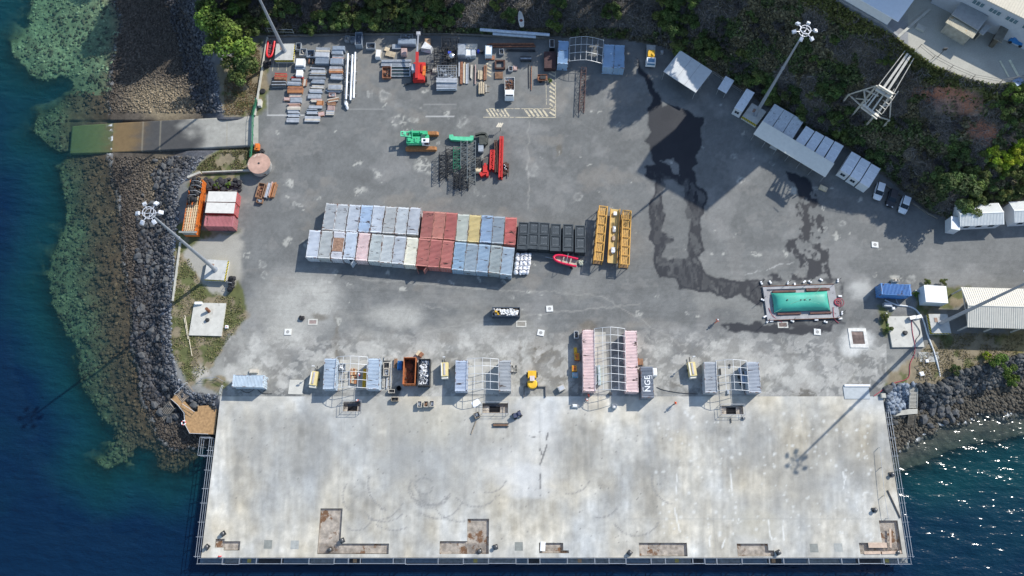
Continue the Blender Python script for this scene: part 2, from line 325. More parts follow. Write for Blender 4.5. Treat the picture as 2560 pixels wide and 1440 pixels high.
# pale lime-like splats and rings
SP=[(995,302,17,1),(1030,300,12,2),(1058,412,22,1),(1105,412,15,2),(1155,305,16,2),(960,240,15,2),(900,480,12,1),(935,423,9,2),(1010,330,9,1),(875,172,10,1),(925,232,8,2),(1330,425,14,2),(1445,490,10,2),(1690,310,9,1),(1850,450,7,1),(1030,560,9,2),(2105,560,9,2),(2240,695,13,1),(2280,700,12,2),(2190,690,5,1),(1060,225,7,1),(940,440,9,1),(1190,480,9,2),(895,410,9,1),(620,640,10,1),(655,665,10,2),(665,690,8,2),(2090,590,8,1),(1640,545,7,1)]
for i in range(120): SP.append((rd.uniform(690,2200),rd.uniform(250,820),rd.choice([3,3,4,5,6,8]),rd.choice([1,1,2])))
sp_=sstep(.40,.56,fbm(UW/6,VW/5,4,141))
for u,v,r,k in SP:
    if k==1: paint(bmask(u,v,r*1.15,r*.9,0,.35)*sp_,(.44,.435,.39),.7)
    else: paint(np.clip(bmask(u,v,r,r*.85,0,.3)-.75*bmask(u,v,r*.62,r*.55,0,.4),0,1)*(.3+.7*sp_),(.42,.42,.385),.65)
for u,v in [(2150,720),(2145,850),(2125,870)]: paint(bmask(u,v,26,22,0,.5),(.5,.5,.47),.6)
paint(bmask(2145,852,40,32,0,.35),(.55,.55,.52),.75)
# --- spilled water, still wet
WP=[(1590,140),(1612,180),(1628,205),(1645,240),(1660,264),(1700,268),(1732,280),(1757,300),(1752,330),(1757,352),(1748,372),(1735,395),(1744,412),(1730,425),(1737,450),(1762,485),(1767,502),(1755,535),(1750,560),(1757,600),(1762,630),(1745,642),(1760,670),(1777,692),(1830,705),(1905,703),(1908,765),(1850,735),(1820,747),(1760,728),(1700,722),(1690,700),(1655,690),(1640,680),(1634,620),(1626,600),(1623,550),(1625,510),(1636,480),(1640,450),(1615,440),(1613,420),(1638,412),(1625,370),(1613,350),(1625,330),(1620,270),(1632,250),(1615,210),(1598,185)]
H1=[(1662,452),(1684,450),(1710,470),(1712,500),(1718,520),(1722,600),(1715,645),(1690,648),(1668,652),(1657,640),(1660,610),(1684,602),(1680,590),(1655,580),(1664,540),(1655,510),(1650,480),(1664,470)]
H2=[(1650,398),(1682,396),(1702,415),(1698,437),(1680,430),(1668,412)]
w1=pmask(WP,2.5,.8)*(1-pmask(H1,2.5,.8))*(1-pmask(H2,2,.8))
W2=[(1960,425),(2035,455),(2035,478),(2050,500),(2064,530),(2064,600),(2072,650),(2076,704),(1905,704),(1930,680),(1960,690),(1998,690),(2002,650),(1965,622),(1970,600),(1994,590),(1998,560),(1990,520),(2000,500),(1995,480),(1985,465),(1965,450)]
w2=pmask(W2,3,.9)*np.where(Vg>478,sstep(.42,.52,fbm(Ug/16,Vg/22,4,51)),1)
W3=[(1797,816),(1830,808),(1900,806),(1985,812),(2080,812),(2085,828),(1940,836),(1880,830),(1830,833)]
w3=pmask(W3,2.5,.8)*sstep(.35,.45,fbm(Ug/20,Vg/20,4,55)+.12)
w4=pmask([(1895,695),(2110,700),(2110,815),(1885,812),(1905,760)],5,1)*sstep(.4,.6,n2)
ed=np.clip(-sdf(UW*.8+Ug*.2,VW*.8+Vg*.2,WP),0,99); dry=sstep(3,7,ed)*sstep(400,470,Vg)*sstep(.40,.52,fbm(Ug/10,Vg/26,4,59)); dry2=.35*sstep(.5,.6,fbm(Ug/26,Vg/26,4,58))
wet=np.clip(w1*(1-.42*dry-.5*dry2)+w2*.8+w3*.8+w4*.6,0,1)
paint(np.clip(wet*1.35,0,1),(.016,.019,.026),.98); WET=np.clip(wet,0,1)
paint(lmask([(1862,688),(1890,680),(1925,672),(1950,662),(1985,655)],2,.8,.5),(.4,.4,.38),.7)
# --- grass verges, gravel and bare soil
g=fbm(Ug/26,Vg/26,4,61)
def grassy(P,dry,feather=6):
    m=pmask(P,feather,1)*inY
    gc=np.where((g>dry)[...,None],np.array((.105,.115,.045)),np.array((.20,.165,.10))); k=sstep(-.06,.06,g-dry)[...,None]
    gc=np.array((.21,.175,.115))*(1-k)+np.array((.10,.11,.042))*k; gc=gc*(.7+.6*n3)[...,None]
    global C; mk=m[...,None]; C=C*(1-mk)+gc*mk
paint(pmask([(455,585),(605,580),(605,650),(590,740),(520,770),(470,770),(455,680)],10,1),(.36,.345,.30),.8)
grassy([(436,610),(462,600),(470,660),(500,700),(515,720),(560,740),(592,700),(612,735),(618,790),(600,822),(570,850),(535,905),(505,950),(470,965),(425,880),(425,740)],.44)
grassy([(470,560),(520,575),(600,580),(500,600),(445,640),(435,560)],.40)
grassy([(540,160),(655,100),(650,190),(640,290),(555,292)],.60); grassy([(640,170),(672,170),(668,262),(640,290)],.55)
grassy([(480,436),(505,400),(560,370),(645,363),(640,425),(560,470),(470,470)],.45)
grassy([(2335,830),(2620,832),(2620,905),(2480,930),(2385,935),(2350,970),(2210,968),(2225,930),(2300,885)],.62)
grassy([(2195,765),(2230,780),(2222,845),(2208,835)],.3); grassy([(2290,725),(2420,712),(2420,760),(2290,790)],.5)
grassy([(500,948),(560,940),(575,970),(540,985)],.4)
paint(bmask(500,935,18,22,.3,.4),(.42,.40,.36),.8); paint(bmask(2540,850,40,30,0,.4),(.30,.22,.08),.6)
# --- beach, riprap bed, seabed
cob=fbm(Ug/5,Vg/5,3,71); cb2=fbm(Ug/50,Vg/60,4,73)
mb=(dL>3)
Cb=np.array((.078,.066,.052))*(.55+.9*cob)[...,None]*(.75+.6*cb2)[...,None]
rip=(1-sstep(70,105,dL-40*(Vg<560)*-1))[...,None]; Cb=Cb*(1-rip)+np.array((.085,.088,.098))*(.6+.8*cob)[...,None]*rip
sea=sstep(-8,10,dB)[...,None]; rf=.5*fbm(Ug/20,Vg/20,4,75)+.5*fbm(Ug/8,Vg/8,3,76); rf2=fbm(Ug/45,Vg/45,4,77)
sk=np.where(Vg<240,sstep(0,40,dB),sstep(60,150,dB+(rf2-.5)*70))[...,None]
Cs=(np.array((.070,.049,.030))*(1-sk)+np.array((.074,.098,.056))*sk)*(.25+1.5*rf)[...,None]*(.75+.5*rf2)[...,None]
Cs=np.where((Ug>1500)[...,None]&(Vg>900)[...,None],np.array((.07,.062,.05))*(.5+1.0*rf)[...,None],Cs)
Cs=Cs*(1+1.1*(1-sstep(120,260,Vg))*(Ug<330)+.25)[...,None]; Cs=Cs*(1-sstep(0,60,dR)[...,None])+np.array((.02,.04,.06))*sstep(0,60,dR)[...,None]
Cb=Cb*(1-sea)+Cs*sea; C=np.where(mb[...,None],Cb,C)
C[mb]=C[mb]
paint(bmask(400,255,75,42,.35,.5)*(dL>10)*(dB<0),(.27,.22,.14),.7)  # tan shore patch, its sunlit brightness put into the colour
paint(bmask(420,460,45,70,-.3,.5)*(dL>60)*(dB<0),(.20,.17,.11),.6)
# --- hillside: scrubby soil, a red scar, plateau concrete and bank
hs=(d1>0)&(d2>0); hn=fbm(Ug/30,Vg/30,4,81)
Ch=np.array((.085,.078,.055))*(1-sstep(.42,.6,hn))[...,None]+np.array((.13,.12,.095))*sstep(.42,.6,hn)[...,None]
C=np.where(hs[...,None],Ch*(.6+.8*n3)[...,None],C)
for a in [(2385,250,62,34,.2),(2450,325,50,26,.4),(2500,345,34,16,0),(2330,235,40,22,0)]: paint(bmask(*a,.6)*hs,(.34,.15,.095),.9)
for a in [(2370,265,34,24,0),(2430,300,22,14,0)]: paint(bmask(*a,.6)*hs,(.24,.20,.18),.6)
paint(lmask([(2262,118),(2340,178),(2420,213),(2490,228),(2560,218),(2700,200)],24,6,.3)*hs,(.13,.145,.04),.7)
pl=(d1>0)&(d2<=0); C=np.where(pl[...,None],np.array((.37,.36,.31))*(.9+.2*n2)[...,None],C)
paint(lmask([(2050,0),(2150,52),(2240,104),(2265,90),(2240,60),(2160,0)],60,20,.4)*pl*(Ug<2270),(.20,.21,.23),.8)
paint(pl*(Vg<-60)*1.0,(.10,.11,.07),.85)
Pw=Wn(Ug,Vg,Z); VT=Pw.reshape(-1,3); CT=np.clip(C.reshape(-1,3),0,1); WT=WET.reshape(-1)
cell=lambda a:(a[1:,1:]+a[1:,:-1]+a[:-1,1:]+a[:-1,:-1])/4
cL=cell(dL); c1=cell(d1); ny,nx=Ug.shape
# hole in the ground under the quay deck
uc=cell(Ug); vc=cell(Vg)
yard_m=attrmat('yard asphalt',.9,.10,.22,.13,5,.35,3,.04,wet=True); shore_m=attrmat('shore bed',.9,.2,1.2,.15,5,.6,2.5,.12); hill_m=attrmat('hillside soil',.95,.25,.8,.25,4,1,2,.4)
my=(cL<=0)&(c1<=0); mt=(c1>0)&(cell(d2)<=0); mh=(c1>0)&~mt; ms=(cL>0)&(c1<=0)
A={'Col':CT,'Wet':WT}
o=emit_grid('yard_ground',VT,gridfaces(ny,nx,my),yard_m,A); tag(o,kind='structure',label='grey asphalt yard with dust, splats and wet trails')
o=emit_grid('hillside',VT,gridfaces(ny,nx,mh),hill_m,A); tag(o,kind='structure',label='steep soil hillside rising to a concrete terrace'); o=emit_grid('terrace',VT,gridfaces(ny,nx,mt),yard_m,A); tag(o,kind='structure',label='pale concrete terrace above the wooded slope')
o=emit_grid('beach',VT,gridfaces(ny,nx,ms),shore_m,A); tag(o,kind='structure',label='cobble shore running down into a shallow reef bed')
# --- water
wm=bpy.data.materials.new('sea water'); wm.use_nodes=True; nt=wm.node_tree; N=nt.nodes; L=nt.links; N.clear()
out=_nd(nt,'ShaderNodeOutputMaterial'); ad_=_nd(nt,'ShaderNodeAttribute',attribute_name='Depth'); at_=_nd(nt,'ShaderNodeAttribute',attribute_name='Teal'); tc=_nd(nt,'ShaderNodeTexCoord')
e1=_nd(nt,'ShaderNodeMath',operation='MULTIPLY'); e1.inputs[1].default_value=-.16; L.new(ad_.outputs['Fac'],e1.inputs[0])
e2=_nd(nt,'ShaderNodeMath',operation='EXPONENT'); L.new(e1.outputs[0],e2.inputs[0]); e3=_nd(nt,'ShaderNodeMath',operation='SUBTRACT'); e3.inputs[0].default_value=1; L.new(e2.outputs[0],e3.inputs[1])
dc=_nd(nt,'ShaderNodeMix',data_type='RGBA'); L.new(at_.outputs['Fac'],dc.inputs['Factor']); dc.inputs['A'].default_value=(.0022,.0165,.046,1); dc.inputs['B'].default_value=(.004,.042,.052,1)
df=_nd(nt,'ShaderNodeBsdfDiffuse'); L.new(dc.outputs['Result'],df.inputs[0])
tp=_nd(nt,'ShaderNodeBsdfTransparent'); td=_nd(nt,'ShaderNodeMapRange'); td.inputs[1].default_value=.1; td.inputs[2].default_value=1.6; L.new(ad_.outputs['Fac'],td.inputs[0]); tm=_nd(nt,'ShaderNodeMix',data_type='RGBA'); L.new(td.outputs[0],tm.inputs['Factor']); tm.inputs['A'].default_value=(.97,.97,.96,1); tm.inputs['B'].default_value=(.74,.92,.88,1); L.new(tm.outputs['Result'],tp.inputs[0])
ma=_nd(nt,'ShaderNodeMixShader'); L.new(e3.outputs[0],ma.inputs[0]); L.new(tp.outputs[0],ma.inputs[1]); L.new(df.outputs[0],ma.inputs[2])
wv=_nd(nt,'ShaderNodeMapping'); wv.inputs['Scale'].default_value=(.42,1.0,1); wv.inputs['Rotation'].default_value=(0,0,R(25)); L.new(tc.outputs['Object'],wv.inputs[0])
na=_nd(nt,'ShaderNodeTexNoise'); na.inputs['Scale'].default_value=.46; na.inputs['Detail'].default_value=3.2; na.inputs['Roughness'].default_value=.58; L.new(wv.outputs[0],na.inputs['Vector'])
bp=_nd(nt,'ShaderNodeBump'); bp.inputs['Strength'].default_value=1; bp.inputs['Distance'].default_value=.74; L.new(na.outputs['Fac'],bp.inputs['Height'])
gl=_nd(nt,'ShaderNodeBsdfGlossy'); gl.inputs['Roughness'].default_value=.13; L.new(bp.outputs[0],gl.inputs['Normal']); L.new(bp.outputs[0],df.inputs['Normal'])
lw=_nd(nt,'ShaderNodeLayerWeight'); lw.inputs[0].default_value=.5; fp=_nd(nt,'ShaderNodeMath',operation='POWER'); fp.inputs[1].default_value=5; L.new(lw.outputs['Facing'],fp.inputs[0]); fr=_nd(nt,'ShaderNodeMath',operation='MULTIPLY_ADD'); fr.inputs[1].default_value=.95; fr.inputs[2].default_value=.022; L.new(fp.outputs[0],fr.inputs[0])
mg=_nd(nt,'ShaderNodeMixShader'); L.new(fr.outputs[0],mg.inputs[0]); L.new(ma.outputs[0],mg.inputs[1]); L.new(gl.outputs[0],mg.inputs[2])
foam=_nd(nt,'ShaderNodeBsdfDiffuse'); foam.inputs[0].default_value=(.75,.78,.78,1); af=_nd(nt,'ShaderNodeAttribute',attribute_name='Foam')
nf=_nd(nt,'ShaderNodeTexNoise'); nf.inputs['Scale'].default_value=.9; nf.inputs['Detail'].default_value=6; L.new(tc.outputs['Object'],nf.inputs['Vector'])
fm=_nd(nt,'ShaderNodeMapRange',interpolation_type='SMOOTHSTEP'); fm.inputs[1].default_value=.52; fm.inputs[2].default_value=.62; L.new(nf.outputs['Fac'],fm.inputs[0])
fx=_nd(nt,'ShaderNodeMath',operation='MULTIPLY'); L.new(fm.outputs[0],fx.inputs[0]); L.new(af.outputs['Fac'],fx.inputs[1])
mf=_nd(nt,'ShaderNodeMixShader'); L.new(fx.outputs[0],mf.inputs[0]); L.new(mg.outputs[0],mf.inputs[1]); L.new(foam.outputs[0],mf.inputs[2]); L.new(mf.outputs[0],out.inputs[0])
sw=(slice(None,None,2),slice(None,None,2)); Uw,Vw=Ug[sw],Vg[sw]
dep=np.clip(ZSEA-Z[sw],0,30); teal=np.clip(1-sstep(0,170,dR[sw])+.9*sstep(2230,2330,Uw)*sstep(1000,1100,Vw)*(.7-.5*sstep(1150,1500,Vw))+.25*(1-sstep(-100,350,Vw))+.5*(fbm(Uw/160,Vw/90,4,91)-.5),0,1)
teal=np.where((Uw>540)&(Uw<2240)&(Vw>1350),teal*.1,teal)  # teal cut off the quay front, painting in the dock's shadow
foamA=np.exp(-((dB[sw]-3)/4.5)**2)*np.where(Uw>2200,1.0,.75*(np.abs(Vw-340)<45)+.22)
Pq=Wn(Uw,Vw,np.full(Uw.shape,ZSEA)); m=cell(np.where(dB[sw]>-25,1.,0))>0
o=emit_grid('sea_water',Pq.reshape(-1,3),gridfaces(*Uw.shape,m),wm,{'Depth':dep.reshape(-1),'Teal':teal.reshape(-1),'Foam':foamA.reshape(-1)}); tag(o,kind='structure',label='deep blue sea turning green over the reef')
# ---------------------------------------------------------------- QUAY DECK
def proj(x,y,z):
    zz=z-CAMH; cy=y*_c+zz*_s; cz=-y*_s+zz*_c; return 1280+FPX*x/-cz,720-FPX*cy/-cz
DX0,DX1=W(531,1160).x,W(2210,996).x-.25; DY1=W(1280,991).y; DY0=W(1280,1394).y
def X(u,v): return W(u,v).x
RECESS=[ # picture-rectangles of un-cast bays
 (797,1271,853,1384),(797,1360,972,1384),(1168,1297,1222,1386),(1099,1354,1222,1386),(538,1347,562,1369),(560,1353,600,1375),(1348,1356,1408,1378),(1348,1376,1422,1383),(1598,1358,1718,1390),(1843,1359,1922,1391),(1922,1376,1936,1391),(2149,1357,2256,1385),(2203,1301,2250,1385)]
PITS=[(858,1004,903,1029),(1206,1008,1270,1033),(1801,1014,1858,1036)]
def rx(r):
    a=W(r[0],(r[1]+r[3])/2); b=W(r[2],(r[1]+r[3])/2); return a.x,W(0,r[3]).y,b.x,W(0,r[1]).y
RW=[rx(r) for r in RECESS]; PW=[rx(r) for r in PITS]
xs=set(np.round(np.arange(DX0,DX1,.25),3))|{round(DX1,3)}; ys=set(np.round(np.arange(DY0,DY1,.25),3))|{round(DY1,3)}
def snap(sx,vals,lo,hi):
    a=np.array(sorted(sx))
    for q in vals:
        if lo<q<hi:
            i=np.argmin(abs(a-q)); a[i]=q
    return np.unique(np.round(a,4))
ax=snap(xs,[q for r in RW+PW for q in (r[0],r[2])],DX0,DX1); ay=snap(ys,[q for r in RW+PW for q in (r[1],r[3])],DY0,DY1)
GX,GY=np.meshgrid(ax,ay); cxx=cell(GX); cyy=cell(GY); hole=np.zeros(cxx.shape,bool)
for r in RW+PW: hole|=(cxx>r[0])&(cxx<r[2])&(cyy>r[1])&(cyy<r[3])
DU,DV=proj(GX,GY,0.02)
def db(u,v,a,b,f=.5,ang=0):
    uu=DU+(fbm(DU/22,DV/22,4,12)-.5)*26; vv=DV+(fbm(DU/22,DV/22,4,14)-.5)*26; x=uu-u;y=vv-v;c,k=math.cos(ang),math.sin(ang)
    return 1-sstep(1-f,1+f,np.sqrt(((x*c+y*k)/a)**2+((-x*k+y*c)/b)**2))
D=np.ones(GX.shape+(3,))*np.array((.465,.448,.395))
qs=fbm(DU/7,DV/70,4,107); q4=fbm(DU/9,DV/9,4,109); q5=fbm(DU/60,DV/110,4,121)
q1=fbm(DU/130,DV/160,5,101); q2=fbm(DU/34,DV/90,5,103); q3=fbm(DU/20,DV/20,4,105)
D*=(1-.27*sstep(.40,.66,q1)*(1-sstep(1230,1340,DV)*.7)*sstep(1000,1060,DV))[...,None]; D*=(1+.55*(q2-.5))[...,None]; D*=(1+.50*(q3-.5))[...,None]; D*=(1+.38*(qs-.5)*sstep(1000,1080,DV))[...,None]; D*=(1+.30*(q4-.5))[...,None]; D=D*(1+np.array((.10,.02,-.12))*((q5-.5)*2.2)[...,None])
def dpaint(mk,c,a=1):
    global D
    D=D*(1-(mk*a)[...,None])+np.array(c)*(mk*a)[...,None]
qv=fbm(DU/16,DV/170,4,131); D*=(1+.26*(qv-.5)*sstep(1010,1080,DV))[...,None]
for a in [(650,1090,70,90,.4),(960,1080,110,90,.45),(1080,1160,130,70,.5),(830,1110,60,120,.35),(760,1170,60,80,.35),(1200,1100,90,50,.4),(1450,1150,60,70,.3),(1130,1230,90,50,.35),(1000,1130,40,120,.4),(1600,1150,80,60,.25),(1880,1100,40,60,.35),(1960,1230,120,70,.35),(2080,1180,90,80,.3),(1760,1280,120,50,.25),(700,1280,90,40,.25),(1270,1030,40,15,.2)]:
    dpaint(db(a[0],a[1],a[2],a[3],.6),(.27,.275,.265),a[4])
for a in [(1310,1190,80,26,.6),(1260,1150,50,40,.3),(1350,1050,60,50,.4),(1700,1050,60,30,.3),(1330,1230,60,16,.5),(1870,1350,22,18,.8),(1350,1120,50,70,.35)]: dpaint(db(a[0],a[1],a[2],a[3],.6),(.58,.59,.59),a[4]*.8)
for a in [(1080,1050,90,60,.4),(1900,1320,50,30,.4),(1870,1335,30,40,.4),(1880,1290,60,20,.3)]: dpaint(db(a[0],a[1],a[2],a[3],.6),(.40,.37,.29),a[4])
# casting joints
for u,v0,v1 in [(735,1005,1395),(865,1010,1395),(1350,1010,1250),(1780,1240,1395),(2000,1000,1300),(1168,1010,1200),(975,1010,1395)]:
    P=np.array([(u,v0),((u-1385)*(1+(v1-v0)*.00016)+1385,v1)]); dd=segdist(DU,DV,P,False); dpaint(1-sstep(.8,2.2,dd),(.30,.30,.28),.35)
    s=np.sign(DU-u); D*=(1-.05*(s>0)*(np.abs(DU-u)<120))[...,None]
dpaint(1-sstep(.8,2,np.abs(DV-1298-(DU-1800)*.004))*1.0*(DU>1560),(.32,.32,.3),0)
dd=np.abs(DV-1298); dpaint((1-sstep(.8,2,dd))*(DU>1560),(.30,.30,.28),.35)
rd=random.Random(5)
for i in range(190):
    u=rd.uniform(1640,2190); v=rd.uniform(1030,1350); r=rd.choice([1.5,2,2.5,3,4]); s=np.sqrt((DU-u)**2+(DV-v)**2); dpaint(1-sstep(r*.5,r*1.5,s),(.66,.67,.64),.5)
for P in [[(1693,1180),(1690,1235)],[(1827,1170),(1829,1215),(1832,1230)],[(1686,1270),(1695,1310),(1700,1330)],[(1920,1300),(1923,1330),(1930,1350),(1940,1345)],[(1957,1300),(1960,1350)],[(1775,1340),(1774,1365)],[(1813,1345),(1806,1368)],[(2108,1180),(2112,1200),(2108,1225)]]:
    dpaint(1-sstep(.8,2.2,segdist(DU,DV,P,False)+ (q3-.5)*3),(.70,.71,.68),.6)
# tyre tracks and cracks
for c,r,a0,a1 in [((1075,1222),52,.2,3.6),((1075,1222),46,.4,3.2),((1095,1240),62,.3,2.4),((960,1250),60,.6,2.6),((985,1262),70,1,2.3),((915,1240),58,2.4,3.7),((1190,1215),58,.5,2.6),((1060,1215),22,0,6),((1085,1228),38,.4,3.3),((940,1235),72,.3,1.9),((1000,1210),80,2.0,3.4),((1150,1240),70,1.2,2.9),((1220,1190),46,.2,1.8),((890,1290),40,.1,2.2),((1420,1180),60,.4,1.7),((1700,1200),70,1.9,3.3),((1500,1250),48,.3,2.0),((1590,1285),60,.3,2.8)]:
    d=np.sqrt((DU-c[0])**2+((DV-c[1])*1.1)**2); an=np.arctan2(DV-c[1],DU-c[0])%(2*math.pi); dpaint((1-sstep(1.5,3.5,np.abs(d-r)))*(an>a0)*(an<a1)*(.4+.8*(np.sin(an*r*1.1)>0)),(.20,.20,.195),.55)
for P in [[(1367,1113),(1358,1140),(1351,1160),(1348,1165)],[(1350,1122),(1355,1137)],[(1352,1185),(1349,1200),(1351,1222)],[(1350,1238),(1349,1246)],[(1322,1090),(1338,1093)],[(1370,1082),(1366,1100)]]:
    dpaint(1-sstep(.8,2.2,segdist(DU,DV,P,False)+(q3-.5)*4),(.10,.10,.10),.85)
for i in range(260):
    u=rd.uniform(1000,1660) if i<200 else rd.uniform(560,1000); v=rd.uniform(1020,1370); s=np.sqrt((DU-u)**2+(DV-v)**2); dpaint(1-sstep(.6,1.7,s),(.13,.13,.13),.7)
zt=.02; Vd=np.stack([GX,GY,np.full(GX.shape,zt)],-1).reshape(-1,3); F=gridfaces(*GX.shape,~hole)
F=F[:, ::-1]
# slab sides and recess walls
extra=[];EV=[];base=len(Vd); idx=np.arange(GX.size).reshape(GX.shape); H=np.pad(hole,1,constant_values=True)
sol=~H
for dy,dx,e in ((0,1,lambda i,j:((i,j+1),(i+1,j+1))),(0,-1,lambda i,j:((i+1,j),(i,j))),(1,0,lambda i,j:((i+1,j+1),(i+1,j))),(-1,0,lambda i,j:((i,j),(i,j+1)))):
    a=sol[1:-1,1:-1]&H[1+dy:H.shape[0]-1+dy,1+dx:H.shape[1]-1+dx]
    for i,j in zip(*np.where(a)):
        (i0,j0),(i1,j1)=e(i,j); p,q=GX[i0,j0],GY[i0,j0]; r_,s_=GX[i1,j1],GY[i1,j1]
        k=base+len(EV); EV+=[(p,q,zt),(r_,s_,zt),(r_,s_,-1.3),(p,q,-1.3)]; extra.append((k,k+1,k+2,k+3))
Vd=np.concatenate([Vd,np.array(EV)]); Dc=np.concatenate([np.clip(D.reshape(-1,3),0,1),np.tile((.30,.29,.26),(len(EV),1))]); F=np.concatenate([F,np.array(extra)])
deck_m=attrmat('deck concrete',.85,.08,.6,.07,5,.25,6,.02)
deck=npmesh('quay_deck',Vd,F,deck_m,{'Col':Dc}); tag(deck,kind='structure',label='pale concrete quay deck with stains and open recesses')
# quay structure below the deck: lower slab, recess floors, piles and retaining wall
conc=M('plain concrete',(.36,.35,.31),.9,var=.2,scale=.8,bump=.3,dirt=(.2,.19,.17),dirtamt=.4)
conc_d=M('dark wet concrete',(.16,.16,.15),.9,var=.3,scale=1,bump=.3)
flo=M('recess floor concrete',(.58,.52,.44),.9,var=.4,scale=1.1,bump=.5,dirt=(.24,.12,.055),dirtamt=.6,dscale=.3)
reb=M('rusty rebar',(.20,.155,.12),.8,var=.4,scale=2)
b=MB()
b.box(DX0+.2,DY0+.2,-1.9,DX1-.2,DY1-.2,-1.32); 
for i in range(22):
    for j in range(5): b.cyl((DX0+3+i*6,DY0+2+j*6.4,-15),(DX0+3+i*6,DY0+2+j*6.4,-1.9),.45,n=10)
q=b.build('quay_substructure',conc_d); tag(q,kind='structure',label='piles and beams beneath the quay deck')
b=MB(); b.box(DX0,DY1+.02,-4.2,DX1,DY1+.5,-.02); q=b.build('retaining_wall',conc_d); tag(q,kind='structure',label='retaining wall between yard and quay deck')
gmask=[]
def grate(r,name,z=-.06,step=.22,label='',cat='rebar mesh',group=None,skip=None,floor=True,fz=-.42,fm=None):
    t=T(name,label,cat,loc=Vector(((r[0]+r[2])/2,(r[1]+r[3])/2,0)),group=group); cx,cy=t.location.x,t.location.y
    x0,y0,x1,y1=r[0]-cx+.02,r[1]-cy+.02,r[2]-cx-.02,r[3]-cy-.02
    if floor: f=MB(); f.box(x0,y0,fz-.1,x1,y1,fz); f.build('floor',fm or flo,t)
    g=MB(); x=x0+.1
    def spans(a,b,lo,hi,horizontal):
        if not skip: return [(lo,hi)]
        s=(skip[0]-cx,skip[1]-cy,skip[2]-cx,skip[3]-cy)
        if horizontal: return [(lo,s[0]),(s[2],hi)] if s[1]<a<s[3] else [(lo,hi)]
        return [(lo,s[1]),(s[3],hi)] if s[0]<a<s[2] else [(lo,hi)]
    while x<x1:
        for lo,hi in spans(x,0,y0,y1,False): g.bar((x,lo,z),(x,hi,z),.022)
        x+=step
    y=y0+.1
    while y<y1:
        for lo,hi in spans(y,0,x0,x1,True): g.bar((lo,y,z+.04),(hi,y,z+.04),.022)
        y+=step
    g.build('bars',reb,t); return t
RL=['tall rusty rebar bay of the L shaped recess left of centre','long low rebar bay running right from the L shaped recess','tall orange stained rebar bay of the L shaped recess at mid quay','low rebar bay left of the tall orange stained one','small square rebar bay beside the corner bollard','small brown rebar bay next to the square one at the left corner','rusty rebar bay holding a white board','thin rebar strip under the bay with the white board','wide grey rebar bay between two black bollards','grey rebar bay near the right third of the quay edge','little rebar notch right of the grey bay','rebar bay with timber planks in the right corner','tall grey rebar bay along the right quay edge']
for r,l in zip(RW,RL):
    # shorten overlaps
    grate(r,'rebar_bay',label=l,group='open rebar bays in the quay deck',z=-.06 if RW.index(r)%2==0 else -.075,fz=-.42-.004*RW.index(r))
dk=M('painted hole shade',(.01,.01,.012),.9)  # near-black colour standing in for the darkness inside openings
for i,(r,l) in enumerate(zip(PW,['railed deck opening near the left pair of shelter containers','railed deck opening in the middle, beside the white sheet','railed deck opening near the right pair of shelter containers'])):
    cx=(r[0]+r[2])/2; cy=(r[1]+r[3])/2; sk=(cx-1.05+(-.1 if i==1 else .1),cy-.75,cx+.95,cy+.6)
    t=grate(r,'deck_opening',label=l,cat='deck opening',group='railed openings in the quay deck',skip=sk,floor=False)
    f=MB(); f.box(r[0]-t.location.x,r[1]-t.location.y,-.62,r[2]-t.location.x,r[3]-t.location.y,-.55); f.build('floor',flo,t)
    f=MB(); s=[sk[0]-t.location.x,sk[1]-t.location.y,sk[2]-t.location.x,sk[3]-t.location.y]; f.box(*s[:2],-.546,*s[2:],-.50); f.build('shaft_shade',dk,t)  # thin black plate on the floor, painting the shade of a deep hole
    # railing frame leaning outside the opening
    f=MB(); hw=(r[2]-r[0])/2+.1; hh=(r[3]-r[1])/2+.15; gz=(0,1.1)
    for z in (.55,1.1):
        for p,q in (((-hw,-hh),(hw,-hh)),((hw,-hh),(hw,hh)),((hw,hh),(-hw,hh)),((-hw,hh),(-hw,-hh))): f.bar((p[0],p[1],z),(q[0],q[1],z),.05)
    for px,py in ((-hw,-hh),(0,-hh),(hw,-hh),(hw,hh),(0,hh),(-hw,hh)): f.bar((px,py,.02),(px,py,1.1),.05)
    f.build('railing',M('galvanised rail',(.35,.36,.37),.5,.4),t)
# ================================================================ ROCKS
def zat(u,v):
    i=np.clip(np.searchsorted(VS,v)-1,0,len(VS)-2); j=np.clip(np.searchsorted(US,u)-1,0,len(US)-2)
    fy=(v-VS[i])/(VS[i+1]-VS[i]); fx=(u-US[j])/(US[j+1]-US[j])
    return (Z[i,j]*(1-fx)+Z[i,j+1]*fx)*(1-fy)+(Z[i+1,j]*(1-fx)+Z[i+1,j+1]*fx)*fy
def gat(G,u,v):
    i=np.clip(np.searchsorted(VS,v)-1,0,len(VS)-2); j=np.clip(np.searchsorted(US,u)-1,0,len(US)-2); return G[i,j]
_t=(1+5**.5)/2
ICO=np.array([(-1,_t,0),(1,_t,0),(-1,-_t,0),(1,-_t,0),(0,-1,_t),(0,1,_t),(0,-1,-_t),(0,1,-_t),(_t,0,-1),(_t,0,1),(-_t,0,-1),(-_t,0,1)],float)/1.9
ICF=np.array([(0,11,5),(0,5,1),(0,1,7),(0,7,10),(0,10,11),(1,5,9),(5,11,4),(11,10,2),(10,7,6),(7,1,8),(3,9,4),(3,4,2),(3,2,6),(3,6,8),(3,8,9),(4,9,5),(2,4,11),(6,2,10),(8,6,7),(9,8,1)])
rs=np.random.RandomState(11)
